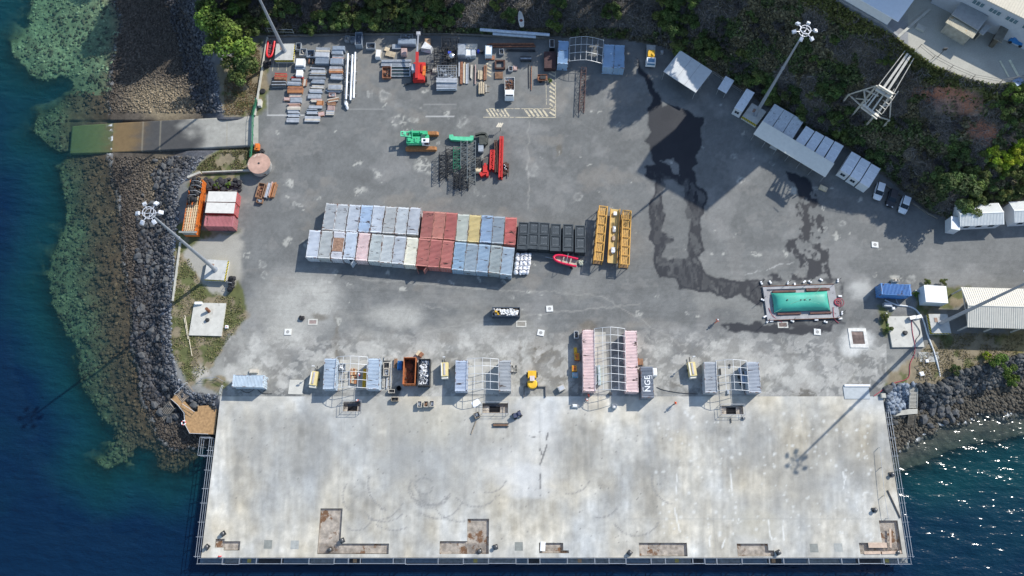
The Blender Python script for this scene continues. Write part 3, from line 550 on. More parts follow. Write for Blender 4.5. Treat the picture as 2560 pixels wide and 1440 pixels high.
def rocks(name,u,v,size,colr,mat,label,sink=.25,parent=None,kind='stuff',flat=.7):
    n=len(u); z=zat(u,v); P=Wn(u,v,z); P[:,2]+=size*(.5-sink)*flat
    V=ICO[None]*(1+.35*(rs.rand(n,12,1)-.5)); V=V*(size[:,None,None]*(1+.5*(rs.rand(n,1,3)-.5))*.5)*np.array((1,1,flat))
    a=rs.rand(n)*6.28; c,s=np.cos(a)[:,None],np.sin(a)[:,None]; x=V[...,0]*c-V[...,1]*s; y=V[...,0]*s+V[...,1]*c
    tx=(rs.rand(n)-.5)[:,None]*.9; zz=V[...,2]+x*tx; V=np.stack([x,y,zz],-1)+P[:,None]
    F=(ICF[None]+12*np.arange(n)[:,None,None]).reshape(-1,3); Cc=np.repeat(colr,12,0)
    o=npmesh(name,V.reshape(-1,3),F,mat,{'Col':np.clip(Cc,0,1)},parent); 
    if kind: tag(o,label,kind=kind)
    return o
rock_m=attrmat('rock',.85,.25,1.2,.25,6,.6,4,.06)
def scatter(n,box,cond):
    U=[];Vv=[];c=0
    while c<n:
        u=rs.uniform(box[0],box[2],n*2); v=rs.uniform(box[1],box[3],n*2); k=cond(u,v); U.append(u[k]);Vv.append(v[k]); c+=k.sum()
        if len(U)>60: break
    return np.concatenate(U)[:n],np.concatenate(Vv)[:n]
DLi,DBi,DRi,D1i,D2i=dL,dB,dR,d1,d2
onramp=lambda u,v:(v>282)&(v<392)&(u>170)&(u<645)
nz=lambda u,v,s,o:fbm(u/s,v/s,3,o)
# cobbles on the shore flat
u,v=scatter(19000,(240,-60,540,1160),lambda u,v:(gat(DLi,u,v)>30)&(gat(DBi,u,v)<14)&~onramp(u,v))
t=np.exp(-(((u-400)/80)**2+((v-258)/45)**2))*1.6+np.exp(-(((u-420)/50)**2+((v-470)/80)**2))*.8  # cobbles repeat the painted sunlit tan patch, plus a second tan area lower down
c=(np.array((.10,.085,.07))[None]*(1-np.clip(t,0,1)[:,None])+np.array((.27,.22,.15))*np.clip(t,0,1)[:,None])*(.55+.9*rs.rand(len(u),1)); c*=np.where(gat(DBi,u,v)>-14,.6,.8)[:,None]
rocks('beach_cobbles',u,v,.2+.38*rs.rand(len(u))**2,c,rock_m,'loose brown cobbles covering the left shore flat')
u,v=scatter(6000,(2225,930,2700,1130),lambda u,v:(gat(DLi,u,v)>45)&(gat(DBi,u,v)<10)&(u>2225))
c=np.array((.075,.068,.054))*(.5+.9*rs.rand(len(u),1)); rocks('shore_cobbles',u,v,.3+.6*rs.rand(len(u))**2,c,rock_m,'brown cobbles along the right shore')
# riprap
u,v=scatter(9500,(290,-60,640,1150),lambda u,v:(gat(DLi,u,v)>1)&(gat(DLi,u,v)<np.where(v>540,94,70)+30*(nz(u,v,60,3)-.5))&~onramp(u,v)&~((u>540)&(v>985)))
k=np.clip(1-gat(DLi,u,v)/30,0,1)[:,None]; c=(np.where(gat(DLi,u,v)>70,.8,1)[:,None]*np.array((.062,.062,.065))*(1-k)+np.array((.16,.172,.19))*k)*(.5+1.0*rs.rand(len(u),1)**1.4)
rocks('riprap',u,v,(.3+.68*rs.rand(len(u))**1.8)*np.where(gat(DLi,u,v)<18,.6,1),c,rock_m,'dark grey stone riprap along the left yard edge')
u,v=scatter(2600,(2214,890,2700,1110),lambda u,v:(gat(DLi,u,v)>1)&(gat(DLi,u,v)<60)&~((u>2272)&(u<2296)&(v>962)&(v<1085)))
k=((u<2290)&(v<1035)).astype(float)[:,None]; c=(np.array((.075,.078,.078))*(1-k)+np.array((.17,.20,.24))*k)*(.5+1.0*rs.rand(len(u),1)**1.3)
rocks('shore_riprap',u,v,.45+.8*rs.rand(len(u))**1.6,c,rock_m,'grey stone riprap below the right yard edge')
# reef heads below the surface
u,v=scatter(5500,(20,-60,520,1190),lambda u,v:(gat(DBi,u,v)>4)&(gat(DRi,u,v)<2)&~onramp(u,v))
g_=nz(u,v,18,41); c=np.where((g_>.5)[:,None],np.array((.085,.110,.066)),np.array((.038,.044,.028)))*(.6+.8*rs.rand(len(u),1))*(1.15+1.0*(v<190))[:,None]; nb=(1-np.clip((gat(DBi,u,v)-75)/70,0,1))[:,None]*(v>230)[:,None]; c=c*(1-nb)+np.array((.080,.058,.036))*(.35+1.1*rs.rand(len(u),1))*nb
rocks('reef_heads',u,v,.25+.75*rs.rand(len(u))**2.5,c,rock_m,'green and brown coral heads in the shallows left',sink=.3,flat=.38)
# the biggest boulders, one object each
BM=[]
for i in range(5):
    r0=np.random.RandomState(40+i); V=ICO*(1+.4*(r0.rand(12,1)-.5)); b=MB(); b.add([tuple(p*(1,.9,.75)) for p in V],[tuple(f) for f in ICF]); o=b.build('boulder',[M('dark boulder stone',(.085,.088,.09),.85,var=.35,scale=1.5,bump=.4)]); BM.append(o)
used=[False]*5
def boulder(u,v,s,label,group,colr=None):
    i=rd.randrange(5); o=BM[i]
    if used[i]: o=o.copy(); link(o)
    used[i]=True; z=float(zat(np.array([u]),np.array([v]))[0]); o.location=W(u,v,z+s*.12); o.scale=(s*rd.uniform(.45,.6),)*3; o.scale[1]*=rd.uniform(.7,1.1); o.rotation_euler=(rd.uniform(-.3,.3),rd.uniform(-.3,.3),rd.uniform(0,6)); tag(o,label,'boulder',group)
rd=random.Random(9)
for i in range(90):
    for _ in range(50):
        v=rd.uniform(400,1130); u=rd.uniform(330,520); d=float(gat(DLi,np.array([u]),np.array([v]))[0])
        if 22<d<95 and v<1090 and not(250<v<400): break
    boulder(u,v,rd.uniform(1.0,1.9),'large dark boulder among the riprap south of the ramp' if v<700 else ('large dark boulder in the riprap beside the grass verge' if v<930 else 'large dark boulder in the riprap around the wooden platform'),'large boulders on the left revetment')
for i in range(34):
    u=rd.uniform(2300,2400); v=rd.uniform(965,1060)+(2350-u)*.25; boulder(u,min(v,1075),rd.uniform(1.0,2.0),'large rounded boulder in the riprap right of the concrete stairs','large boulders on the right revetment')
boulder(2220,972,2.0,'single smooth blue grey boulder at the head of the right revetment','large boulders on the right revetment')
for (u,v,s) in [(487,1013,1.6)]: boulder(u,v,2.4,'big brown boulder beside the wooden platform walkway','large boulders on the left revetment')
# ================================================================ TREES
leaf_m=attrmat('foliage',.75,.25,.35,.2,2.5,0,1,.1,objvar=.18,trans=.18); bark_m=M('bark',(.12,.10,.085),.9,var=.3,scale=3)
def quads(P,Nn,S,rr):
    n=len(P); a=rr.randn(n,3); a-=Nn*(a*Nn).sum(1,keepdims=True); a/=np.linalg.norm(a,axis=1,keepdims=True)+1e-9; b=np.cross(Nn,a); S=S[:,None]
    V=np.stack([P-a*S-b*S*.55,P+a*S*.15-b*S*.75,P+a*S+b*S*.1,P-a*S*.1+b*S*.8],1); return V.reshape(-1,3),np.arange(4*n).reshape(-1,4)
def crown_mesh(name,seed,lobes=9,per=230,bare=False):
    rr=np.random.RandomState(seed); Ps=[];Ns=[];Cs=[];Ss=[]
    cen=[]
    for i in range(lobes):
        a=rr.rand()*6.28; r=(.12+.62*rr.rand()**.6) if i else 0; cen.append((r*math.cos(a)*1.1,r*math.sin(a)*1.1,.85+.5*rr.rand()-.35*r,.17+.22*rr.rand()**1.5))
    for cx,cy,cz,cr in cen:
        n=int(per*(cr/.4)**2); d=rr.randn(n,3); d/=np.linalg.norm(d,axis=1,keepdims=True); q=cr*(.55+.5*rr.rand(n,1)**.6); dd=d*q*np.array((1,1,.8))
        dd[:,2]=np.where(dd[:,2]<-.15,-dd[:,2]*.4,dd[:,2]); Ps.append(np.array((cx,cy,cz))+dd); nn=d+rr.randn(n,3)*.55+np.array((0,0,.35)); nn/=np.linalg.norm(nn,axis=1,keepdims=True); Ns.append(nn)
        base=(.65+.8*rr.rand())*np.array((.105,.140,.042))*np.array((1+.3*(rr.rand()-.5),1,1+.3*(rr.rand()-.5))); Cs.append(base*(.6+.8*rr.rand(n,1))); Ss.append(.028+.042*rr.rand(n))
    P=np.concatenate(Ps);N_=np.concatenate(Ns);Cc=np.concatenate(Cs);S=np.concatenate(Ss)
    if bare: k=rr.rand(len(P))<.55; P,N_,Cc,S=P[k],N_[k],Cc[k]*0+np.array((.085,.08,.08))*(.6+.8*rr.rand(k.sum(),1)),S[k]*1.5
    V,F=quads(P,N_,S,rr)
    if bare: V=V.reshape(-1,4,3); m=V.mean(1,keepdims=True); ax_=V[:,2:3]-V[:,0:1]; ax_/=np.linalg.norm(ax_,axis=2,keepdims=True)+1e-9; dv=V-m; al=(dv*ax_).sum(2,keepdims=True)*ax_; V=(m+al*1.3+(dv-al)*.22).reshape(-1,3)
    return V,F,np.repeat(Cc,4,0),cen
TREE=[]
for i in range(8):
    V,F,Cc,cen=crown_mesh('crown',100+i,lobes=[15,18,20,14,17,13,12,12][i],per=400,bare=(i>=6))
    root=bpy.data.objects.new('tree',None); link(root); cr=npmesh('crown',V,F,leaf_m,{'Col':Cc},root)
    b=MB(); b.cyl((0,0,-.25),(.02,.02,.55),.06,.045,7)
    for c in cen[:6]: b.tube([(0.02,.02,.5),(c[0]*.5,c[1]*.5,.5+(c[2]-.5)*.6),(c[0],c[1],c[2])],.02,4)
    b.build('trunk',bark_m,root); TREE.append([root,False])
def hxy(x,y):
    "ground height under a world point (iterates the picture-space terrain)"
    z=0.
    for _ in range(12):
        u,v=proj(x,y,z); z=.5*z+.5*float(zat(np.array([u]),np.array([v]))[0])
    return z
def tree(u,v,r,kind,colr,label,group,h=None,ground=None):
    h=h or r*1.25; i={'leafy':rd.choice(range(6)),'bare':rd.choice((6,7))}[kind]
    zg=float(zat(np.array([u]),np.array([v]))[0])
    for _ in range(5):
        p=W(u,v,zg+h*.72); zg=hxy(p.x,p.y) if ground is None else ground
    p=W(u,v,zg+h*.72)
    root,us_=TREE[i]
    if us_: root=copy_tree(root)
    TREE[i][1]=True; root.location=(p.x,p.y,zg); root.rotation_euler=(0,0,rd.uniform(0,6.28)); root.scale=(r,r,h/1.3)
    for ch in root.children:
        if ch.name.startswith('crown'): ch.color=(*colr,1)
    root.name='bare_tree' if kind=='bare' else ('bush' if r<1.6 else 'leafy_tree'); tag(root,label,'bush' if r<1.6 else 'tree',group); return root
BR=(1.1,1.32,.72);MD=(1.0,1.05,.9);DK=(.74,.84,.8);YL=(2.3,2.2,.5);OL=(1.15,1.05,.95);GY=(1,1,1)
NM={BR:'bright green',MD:'mid green',DK:'dark green',YL:'yellow green',OL:'olive green',GY:'grey'}
for u,v,r,c,k,l in [
 (548,45,5.6,BR,'leafy','tall bright green tree at the top left shore, upper of three in a column'),(572,112,6.0,BR,'leafy','broad bright green tree left of the red inflatable boat'),(600,168,4.4,MD,'leafy','mid green tree at the foot of the bright ones above the ramp'),
 (612,66,3.6,MD,'leafy','mid green tree just left of the leftmost light mast'),(655,48,2.2,OL,'leafy','olive tree touching the leftmost light mast'),(515,25,3.2,DK,'leafy','dark tree at the shore corner of the wood, top left'),(530,95,2.4,DK,'leafy','dark tree on the shore side of the bright trees'),
 (720,22,2.8,DK,'leafy','dark tree right of the leftmost mast at the frame top'),(760,30,2.6,GY,'bare','bare grey tree with pale branches behind the upper left stock yard'),(798,42,2.4,MD,'leafy','mid green tree right of the bare grey tree'),(770,68,2.0,DK,'leafy','low dark tree overhanging the yard wall left'),(845,25,2.8,DK,'leafy','dark tree at the frame top above the grey pipe stack'),
 (885,45,2.6,MD,'leafy','mid green tree above the grey steel cabinet'),(930,52,2.6,MD,'leafy','mid green tree above the pallets and grey plates'),(975,30,2.3,OL,'leafy','olive tree between two mid green trees on the north bank'),(1010,52,2.2,DK,'leafy','dark tree above the long grey trough'),
 (1075,55,1.9,BR,'leafy','small bright green tree above the telehandler'),(1110,55,2.6,MD,'leafy','mid green tree above the black mesh cages'),(1090,15,2.4,DK,'leafy','dark tree behind the small bright green one'),(1390,48,2.8,MD,'leafy','lone mid green tree on the grey bank right of the white dinghy'),(1395,12,2.2,DK,'leafy','dark tree above the lone tree on the grey bank'),
 (1555,85,1.3,OL,'leafy','dry olive bush behind the blue containers'),
 (1690,70,2.8,DK,'leafy','dark tree behind the yellow and white truck'),(1730,35,2.8,DK,'leafy','dark tree at the frame top between truck and shed'),(1760,100,2.8,DK,'leafy','dark tree overhanging the grey roofed shed'),(1790,125,2.3,MD,'leafy','mid green tree over the right corner of the grey roofed shed'),
 (1840,60,3.0,DK,'leafy','dark tree in the wood above the grey roofed shed'),(1870,120,2.6,OL,'leafy','olive tree in the wood above the white tent'),(1865,195,2.6,MD,'leafy','mid green tree behind the narrow white cabin'),(1900,185,2.4,OL,'leafy','olive tree left of the tall light mast on the slope'),(1930,240,2.5,MD,'leafy','mid green tree right of the foot of the slope mast'),
 (1985,235,2.6,DK,'leafy','dark tree over the ribbed cabin roofs'),(2010,280,2.5,OL,'leafy','olive tree hanging over the white awning cabins'),(2075,290,3.0,MD,'leafy','large mid green tree above the panelled cabin roofs'),(2110,335,2.6,MD,'leafy','mid green tree right of the panelled cabin roofs'),(2150,345,2.4,DK,'leafy','dark tree below the lattice gantry'),
 (2190,385,2.6,DK,'leafy','dark tree behind the three cabin modules'),(2230,370,2.7,OL,'leafy','olive tree between cabin modules and the big dark tree'),(2250,300,2.6,DK,'leafy','dark tree right of the lattice gantry'),
 (2400,475,4.6,DK,'leafy','very large dark round tree above the white sheds'),(2370,440,3.4,DK,'leafy','dark tree on the left flank of the very large one'),(2440,440,3.2,MD,'leafy','mid green tree on the right flank of the very large one'),(2425,515,2.8,MD,'leafy','green tree overlapping the white ribbed shed'),
 (2530,395,2.6,YL,'leafy','yellow green tree at the right frame edge'),(2490,385,2.4,YL,'leafy','yellow green tree next to the red soil scar'),(2552,365,2.2,YL,'leafy','yellow tree highest at the right frame edge'),(2515,425,2.0,BR,'leafy','bright green tree below the two yellow ones'),
 (2240,120,2.6,YL,'leafy','yellow green tree at the terrace end of the gantry'),(2215,150,2.4,MD,'leafy','mid green tree left of the gantry head'),(2275,160,2.4,BR,'leafy','bright green tree right of the gantry head'),(2265,190,2.2,MD,'leafy','mid green tree leaning over the gantry runway'),
 (2510,915,2.7,BR,'leafy','bright green bush on the right shore rocks'),(2535,950,1.6,BR,'leafy','lower bright green tree on the right shore rocks'),(2390,925,1.3,DK,'leafy','dark bush where riprap meets dry grass, right'),(2468,889,1.0,YL,'leafy','small yellow bush in the dry grass, right'),
 (2290,735,.7,BR,'leafy','weed tuft left of the white box container'),(2318,705,.8,OL,'leafy','weed tuft above the white box container, left one'),(2360,703,.9,OL,'leafy','weed tuft above the white box container, right one'),(2212,790,1.0,OL,'leafy','weed clump below the blue container'),(2222,820,1.0,MD,'leafy','weed clump at the left edge of the right concrete slab'),(1375,200,.6,BR,'leafy','small green weed by the small rusty trailer'),(540,465,.9,BR,'leafy','bright weed in the heap of black tyres'),(570,462,.8,BR,'leafy','second weed in the heap of black tyres, further right')]:
    g=0 if (v>690 or (u<660 and v>440) or (u==1375)) else None
    tree(u,v,r,k,c,l,'trees and bushes around the yard',ground=g if r<1.2 else None)
# fill the rest of the wooded slope
LM=[('the leftmost mast',700,30),('the grey shed',1720,150),('the slope mast',1990,110),('the gantry',2200,230),('the red soil scar',2400,260),('the parked cars',2230,480),('the white sheds',2480,520),('the terrace edge',2430,215),('the awning cabins',1990,320),('the white dinghy',1300,40),('the frame',1500,20)]
pts=[(o.location.x,o.location.y) for o in col.objects if o.get('category') in('tree',)]
cnt=0
for i in range(6000):
    if cnt>=190: break
    u=rd.uniform(480,2640); v=rd.uniform(-60,560); a=np.array([u]);bq=np.array([v]); q1_=float(gat(D1i,a,bq)[0]); q2_=float(gat(D2i,a,bq)[0])
    if q1_<22 or q2_<14: continue
    if 1120<u<1660 and v<95 and rd.random()<.93: continue
    nn=float(nz(a,bq,110,63)[0]); r=rd.uniform(1.6,2.8)
    p=W(u,v,float(zat(a,bq)[0])+1)
    if any((p.x-x)**2+(p.y-y)**2<(1.75)**2 for x,y in pts): continue
    if abs(u-2395)<85 and abs(v-258)<52 or abs(u-2455)<55 and abs(v-330)<32: continue
    if 2130<u<2290 and 130<v<300 and abs((u-2165)*.80+(v-290)*.60*1.35-50)<45: continue
    pts.append((p.x,p.y)); cnt+=1
    bare=nn<.44 or rd.random()<.12; c=GY if bare else (DK if rd.random()<.55 else (MD if rd.random()<.5 else OL))
    if q2_<45 and not bare: c=rd.choice((YL,OL,BR))
    if bare: r*=.85
    l=min(LM,key=lambda t:(t[1]-u)**2+(t[2]-v)**2)[0]
    tree(u,v,r,'bare' if bare else 'leafy',c,('bare grey' if bare else NM[c])+' '+('low' if r<1.9 else 'spreading')+' tree on the slope near '+l,'trees on the wooded slope')
# beyond the frame: the wood goes on uphill and shades the yard
for i,(u,v,h,r) in enumerate([(430,-200,17,7),(480,-90,15,6),(540,-210,18,7),(500,-330,20,7),(640,-260,18,7),(380,-330,18,7),(1960,-190,15,6),(520,-150,13,6),(600,-60,10,5),(690,-90,10,5),(800,-70,9,5),(900,-70,9,5),(1000,-80,9,5),(1110,-80,9,5),(1220,-90,10,5),(1330,-90,10,5),(1430,-90,11,5),(1530,-110,12,6),(1640,-110,13,6),(1740,-120,13,6),(1830,-160,13,6)]):
    tree(u,v,r,'leafy',DK,'dark tree of the wood uphill beyond the frame','wood uphill beyond the frame',h=h)
# scrub and dead brush covering the slope
def brush(name,n,cond,colf,label,sz,flatn=.4,twig=False,box=(470,-140,2700,580)):
    u,v=scatter(n,box,cond); z=zat(u,v); P=Wn(u,v,z); P[:,2]+=rs.rand(len(u))*sz*2.2; Nn=rs.randn(len(u),3); Nn[:,2]=abs(Nn[:,2])+flatn; Nn/=np.linalg.norm(Nn,axis=1,keepdims=True)
    V,F=quads(P,Nn,sz*(.5+rs.rand(len(u))),rs)
    if twig: V=V.reshape(-1,4,3); m=V.mean(1,keepdims=True); ax_=V[:,2:3]-V[:,0:1]; ax_/=np.linalg.norm(ax_,axis=2,keepdims=True)+1e-9; dv=V-m; al=(dv*ax_).sum(2,keepdims=True)*ax_; V=(m+al*1.6+(dv-al)*.15).reshape(-1,3)
    o=npmesh(name,V,F,leaf_m if not twig else attrmat('twigs',.9,.2,1,.2,4,0),{'Col':np.clip(np.repeat(colf(u,v),4,0),0,1)}); o.color=(1,1,1,1); tag(o,label,kind='stuff')
gr=lambda u,v:(nz(u,v,70,91)>.42)
hillc=lambda u,v:(gat(D1i,u,v)>5)&(gat(D2i,u,v)>1)&~((abs(u-2395)<62)&(abs(v-255)<36)&(rs.rand(len(u))<.9))&~((abs(u-2455)<35)&(abs(v-330)<18)&(rs.rand(len(u))<.8))
brush('undergrowth',75000,lambda u,v:hillc(u,v)&(gr(u,v)|(gat(D2i,u,v)<50)|(gat(D1i,u,v)<14))&~((u>1120)&(u<1660)&(v<72)&(v>-80)),lambda u,v:(np.where((gat(D2i,u,v)<48)[:,None]&(u>1900)[:,None],np.array((.12,.13,.04)),np.where((nz(u,v,40,95)>.5)[:,None],np.array((.095,.125,.048)),np.array((.16,.145,.085)))))*(.5+rs.rand(len(u),1)),'low green undergrowth on the slope',.26)
brush('dry_brush',60000,lambda u,v:hillc(u,v)&(~gr(u,v)|((u>1120)&(u<1660)&(v<72))),lambda u,v:np.array((.17,.16,.15))*(.4+1.1*rs.rand(len(u),1)),'grey dead brush matted over the slope',.34,twig=True)
grs=lambda P:(lambda u,v:inside(u,v,P))
def tufts(n,P,c1_,c2_,name,label):
    P=np.array(P); brush(name,n,lambda u,v:inside(u,v,P)&(nz(u,v,22,61)>.38),lambda u,v:np.where((rs.rand(len(u))>.5)[:,None],np.array(c1_),np.array(c2_))*(.6+.8*rs.rand(len(u),1)),label,.10,flatn=.2,box=(P[:,0].min(),P[:,1].min(),P[:,0].max(),P[:,1].max()))
tufts(6000,[(440,605),(470,640),(500,700),(550,740),(600,735),(615,795),(570,850),(520,930),(470,960),(430,880),(430,740)],(.12,.13,.045),(.20,.17,.09),'verge_grass','patchy green and straw grass on the left verge')
tufts(5000,[(560,200),(650,110),(652,190),(636,288),(562,288)],(.20,.12,.06),(.16,.14,.06),'dry_grass','brown dry grass between the trees and the ramp')
tufts(3500,[(490,425),(515,398),(560,374),(638,368),(636,420),(560,426)],(.12,.13,.045),(.19,.16,.09),'bank_grass','olive grass bank south of the ramp')
tufts(3500,[(2340,832),(2558,835),(2558,900),(2480,925),(2385,930),(2345,955),(2290,945),(2300,885)],(.20,.16,.07),(.15,.13,.06),'straw_grass','straw coloured grass behind the right shore')
# ================================================================ CONTAINERS AND CABINS
paint_m=M('container paint',(.5,.5,.5),.55,var=.12,scale=.5,objcol=True,bump=.05,bscale=3,dirt=(.07,.045,.035),dirtamt=.41,dscale=.62,aniso=(2.8,.7,1)); frame_m=M('container frame paint',(.5,.5,.5),.6,var=.2,objcol=True,dirt=(.16,.08,.05),dirtamt=.7,dscale=1.5)
paint_c=M('clean paint',(.5,.5,.5),.5,var=.06,scale=.5,objcol=True,bump=.03)
steel=M('galvanised steel',(.42,.43,.44),.45,.6,var=.15); dsteel=M('dark steel',(.045,.047,.05),.55,.3,var=.3); wht=M('white paint',(.75,.76,.76),.5,var=.06); blk=M('black rubber',(.02,.02,.022),.75,var=.3)
rust=M('rust',(.17,.075,.04),.9,var=.4,scale=2,bump=.2); glass=M('dark glass',(.02,.03,.04),.08,var=.05); timber=M('timber',(.36,.25,.15),.85,var=.3,scale=3,bump=.2); oldtim=M('old timber',(.27,.23,.18),.9,var=.35,scale=3)
yel=M('yellow paint',(.72,.42,.03),.5,var=.12,dirt=(.15,.09,.04),dirtamt=.3); red_=M('red paint',(.50,.03,.025),.5,var=.12,dirt=(.12,.05,.03),dirtamt=.3); org=M('orange paint',(.62,.17,.03),.55,var=.15,dirt=(.17,.07,.03),dirtamt=.5)
def container(Ln,Wd=2.44,Hh=2.6,openfront=None,roof=True,doors=True):
    t=bpy.data.objects.new('shipping_container',None); link(t); hl,hw=Ln/2,Wd/2
    b=MB(); n=int(Ln/.30)
    def corr(x0,x1,f,nn,dep):   # trapezoid corrugation strip
        st=(x1-x0)/nn
        for i in range(nn):
            a=x0+i*st; q=[a,a+st*.28,a+st*.42,a+st*.72,a+st*.86,a+st][:5]+[a+st]; d=[0,0,dep,dep,0,0]; f(q,d)
    for sgn in (-1,1):
        def side(q,d,sgn=sgn):
            vs=[];
            for x,k in zip(q,d): vs+=[(x,sgn*(hw-.03-k),.15),(x,sgn*(hw-.03-k),Hh-.12)]
            b.add(vs,[(2*i,2*i+2,2*i+3,2*i+1) if sgn<0 else (2*i+1,2*i+3,2*i+2,2*i) for i in range(len(q)-1)])
        corr(-hl+.12,hl-.12,side,n,.045)
    if roof:
        def rf(q,d):
            vs=[]
            for x,k in zip(q,d): vs+=[(x,-hw+.1,Hh-.015-k),(x,hw-.1,Hh-.015-k)]
            b.add(vs,[(2*i,2*i+1,2*i+3,2*i+2) for i in range(len(q)-1)])
        corr(-hl+.3,hl-.3,rf,int(Ln/.30),.11)
        b.box(-hl+.08,-hw+.08,Hh-.03,-hl+.3,hw-.08,Hh-.012); b.box(hl-.3,-hw+.08,Hh-.03,hl-.08,hw-.08,Hh-.012)
    b.box(-hl+.05,-hw+.1,.15,-hl+.09,hw-.1,Hh-.1); b.box(-hl+.1,-hw+.08,.12,hl-.1,hw-.08,.16)
    if not doors: b.box(hl-.09,-hw+.1,.15,hl-.05,hw-.1,Hh-.1)
    b.build('body',paint_m,t)
    f=MB()
    for x in (-hl,hl-.12):
        for y in (-hw,hw-.12): f.box(x,y,.0,x+.12,y+.12,Hh-.12); f.box(x-.01 if x<0 else x-.05,y-.01 if y<0 else y-.05,Hh-.12,x+.17 if x<0 else x+.13,y+.17 if y<0 else y+.13,Hh+.01); 
        f.box(x,-hw+.121,Hh-.11,x+.09,hw-.121,Hh-.003); f.box(x,-hw+.121,.02,x+.09,hw-.121,.149)
    for y in (-hw,hw-.08): f.box(-hl+.171,y,Hh-.11,hl-.171,y+.08,Hh-.006); f.box(-hl+.121,y,.02,hl-.121,y+.08,.149)
    f.build('frame',frame_m,t)
    if doors:
        for s in (-1,1):
            d=MB(); y0,y1=(-hw+.13,-.01) if s<0 else (.01,hw-.13); d.box(hl-.07,y0,.16,hl-.03,y1,Hh-.12)
            for k in range(4): zc=.5+k*.5; d.box(hl-.029,y0+.1,zc,hl-.015,y1-.1,zc+.3)
            dd=d.build('door',paint_m,t); e=MB()
            for yy in (y0+.3,y1-.3): e.cyl((hl+.01,yy,.2),(hl+.01,yy,Hh-.16),.022,n=5); e.box(hl-.014,yy-.04,1.0,hl+.03,yy+.04,1.1)
            e.build('lock_rod',steel,dd)
    return t
C20=container(6.0,2.34); C40=container(12.15,2.36); PROTO={id(C20):[C20,0],id(C40):[C40,0]}
def put(pr,ctr,ang,colr,label,group,z=0,roofcol=None,cat='container'):
    p=PROTO[id(pr)]; t=pr if p[1]==0 else copy_tree(pr); p[1]=1
    t.location=(ctr.x,ctr.y,z); t.rotation_euler=(0,0,ang); tag(t,label,cat,group)
    lm=sum(colr)/3; colr=tuple(c_*.82+lm*.18+.01 for c_ in colr)
    for ch in t.children:
        ch.color=(*colr,1)
        for g in ch.children: g.color=(*colr,1)
        if roofcol and ch.name.startswith('body'): pass
    return t
def cont_ns(nw,sw,colr,label,group,pr=C20,Ln=6.06,swap=False):
    "container seen lengthways up the picture: roof NW and SW corners; doors face south"
    a=W(*nw,2.6);b=W(*sw,2.6); d=(b-a).normalized(); n=Vector((-d.y,d.x,0)); c=a+d*Ln/2+n*1.22
    if swap: d=-d
    return put(pr,c,math.atan2(d.y,d.x),colr,label,group)
R1=[(815.5,507),(843.5,509),(874,511),(904,512),(934,513),(964.5,515),(994,517),(1024.5,517.5),(1057,527),(1086,528.5),(1115.5,530.5),(1144.5,534.5),(1174,536.5),(1204,537.5),(1233.5,540),(1263.5,542.5)]
K1=[((.47,.49,.49),'off white'),((.50,.52,.52),'pale grey, black stained'),((.54,.58,.62),'blue white, black stained'),((.42,.54,.68),'light blue'),((.56,.60,.64),'white blue'),((.47,.48,.46),'beige grey, rust speckled'),((.56,.59,.59),'clean pale grey'),((.50,.52,.54),'grey with a dark streak'),((.46,.15,.115),'brick red'),((.58,.22,.155),'light red'),((.52,.14,.11),'red'),((.50,.52,.44),'cream green'),((.66,.52,.20),'mustard yellow'),((.30,.42,.56),'sky blue'),((.30,.36,.40),'slate blue grey'),((.60,.14,.11),'bright red')]
O1=['first','second','third','fourth','fifth','sixth','seventh','eighth','left brick','middle','right','','','','','last']
for i,(p,(c,nm)) in enumerate(zip(R1,K1)):
    sw=(804+(p[0]-815.5)*(1289-804)/(1293-815.5),p[1]+67-(i/15)*2)
    a=W(*R1[0],2.6); pr_=W(804,574,2.6); cont_ns(p,(p[0]-11.5+(p[0]-815.5)*.0160,p[1]+66.5),c,f'{nm} container, '+(O1[i]+' from the left' if i<8 else ('of the red trio' if i<11 else 'near the right end'))+' in the upper row','containers in the long double row')
R2=[(773.5,574.5),(804,576),(835,577.5),(866,579),(897,581.5),(928.5,584),(957.5,587),(987.5,589.5),(1017.5,592.5),(1047.5,595),(1077,597.5),(1107,600),(1137.5,604.5),(1167.5,607.5),(1197.5,609.5),(1228,612),(1257.5,616.5)]
K2=[((.56,.60,.65),'plain blue white'),((.48,.50,.48),'rust speckled grey'),((.60,.60,.62),'white, brown rusted'),((.54,.60,.66),'pale blue'),((.74,.56,.53),'pink'),((.50,.54,.52),'grey green'),((.52,.55,.54),'grey, corner stained'),((.49,.52,.54),'plain grey'),((.78,.75,.60),'cream white'),((.50,.16,.12),'left red'),((.51,.15,.12),'middle red'),((.54,.17,.13),'right red'),((.30,.44,.56),'light blue, black stained'),((.34,.42,.47),'grey blue'),((.32,.44,.55),'mid blue'),((.38,.43,.42),'faded green grey'),((.36,.45,.52),'end blue grey')]
for i,(p,(c,nm)) in enumerate(zip(R2,K2)):
    t=cont_ns(p,(p[0]-9.5+(p[0]-773.5)*.0035,p[1]+66.5),c,f'{nm} container in the lower row of the long double row, '+('left half' if i<8 else 'right half'),'containers in the long double row')
    if i in (3,9):   # doors left ajar
        for ch in list(t.children):
            if ch.name.startswith('door'):
                y=-1.1 if ch.data.vertices[0].co.y<-.1 else 1.1
                if (i==3 and y>0) or (i==9): ch.matrix_local=Matrix.Translation((3.0,y,0))@Matrix.Rotation(R(-70 if y<0 else 60),4,'Z')@Matrix.Translation((-3.0,-y,0))
    if i==2:
        s=MB(); s.box(-1.6,-1.08,2.601,1.4,1.08,2.604); s.build('rusted_roof_sheet',M('brown rusted roof',(.26,.16,.11),.9,var=.35,scale=3,bump=.3),t)
def cont_any(p0,p1,p2,colr,label,group,pr=C20,Ln=6.06,flip=False):
    c,L_,w_,a=fit(p0,p1,p2,2.6); return put(pr,c,a+(math.pi if flip else 0),colr,label,group)
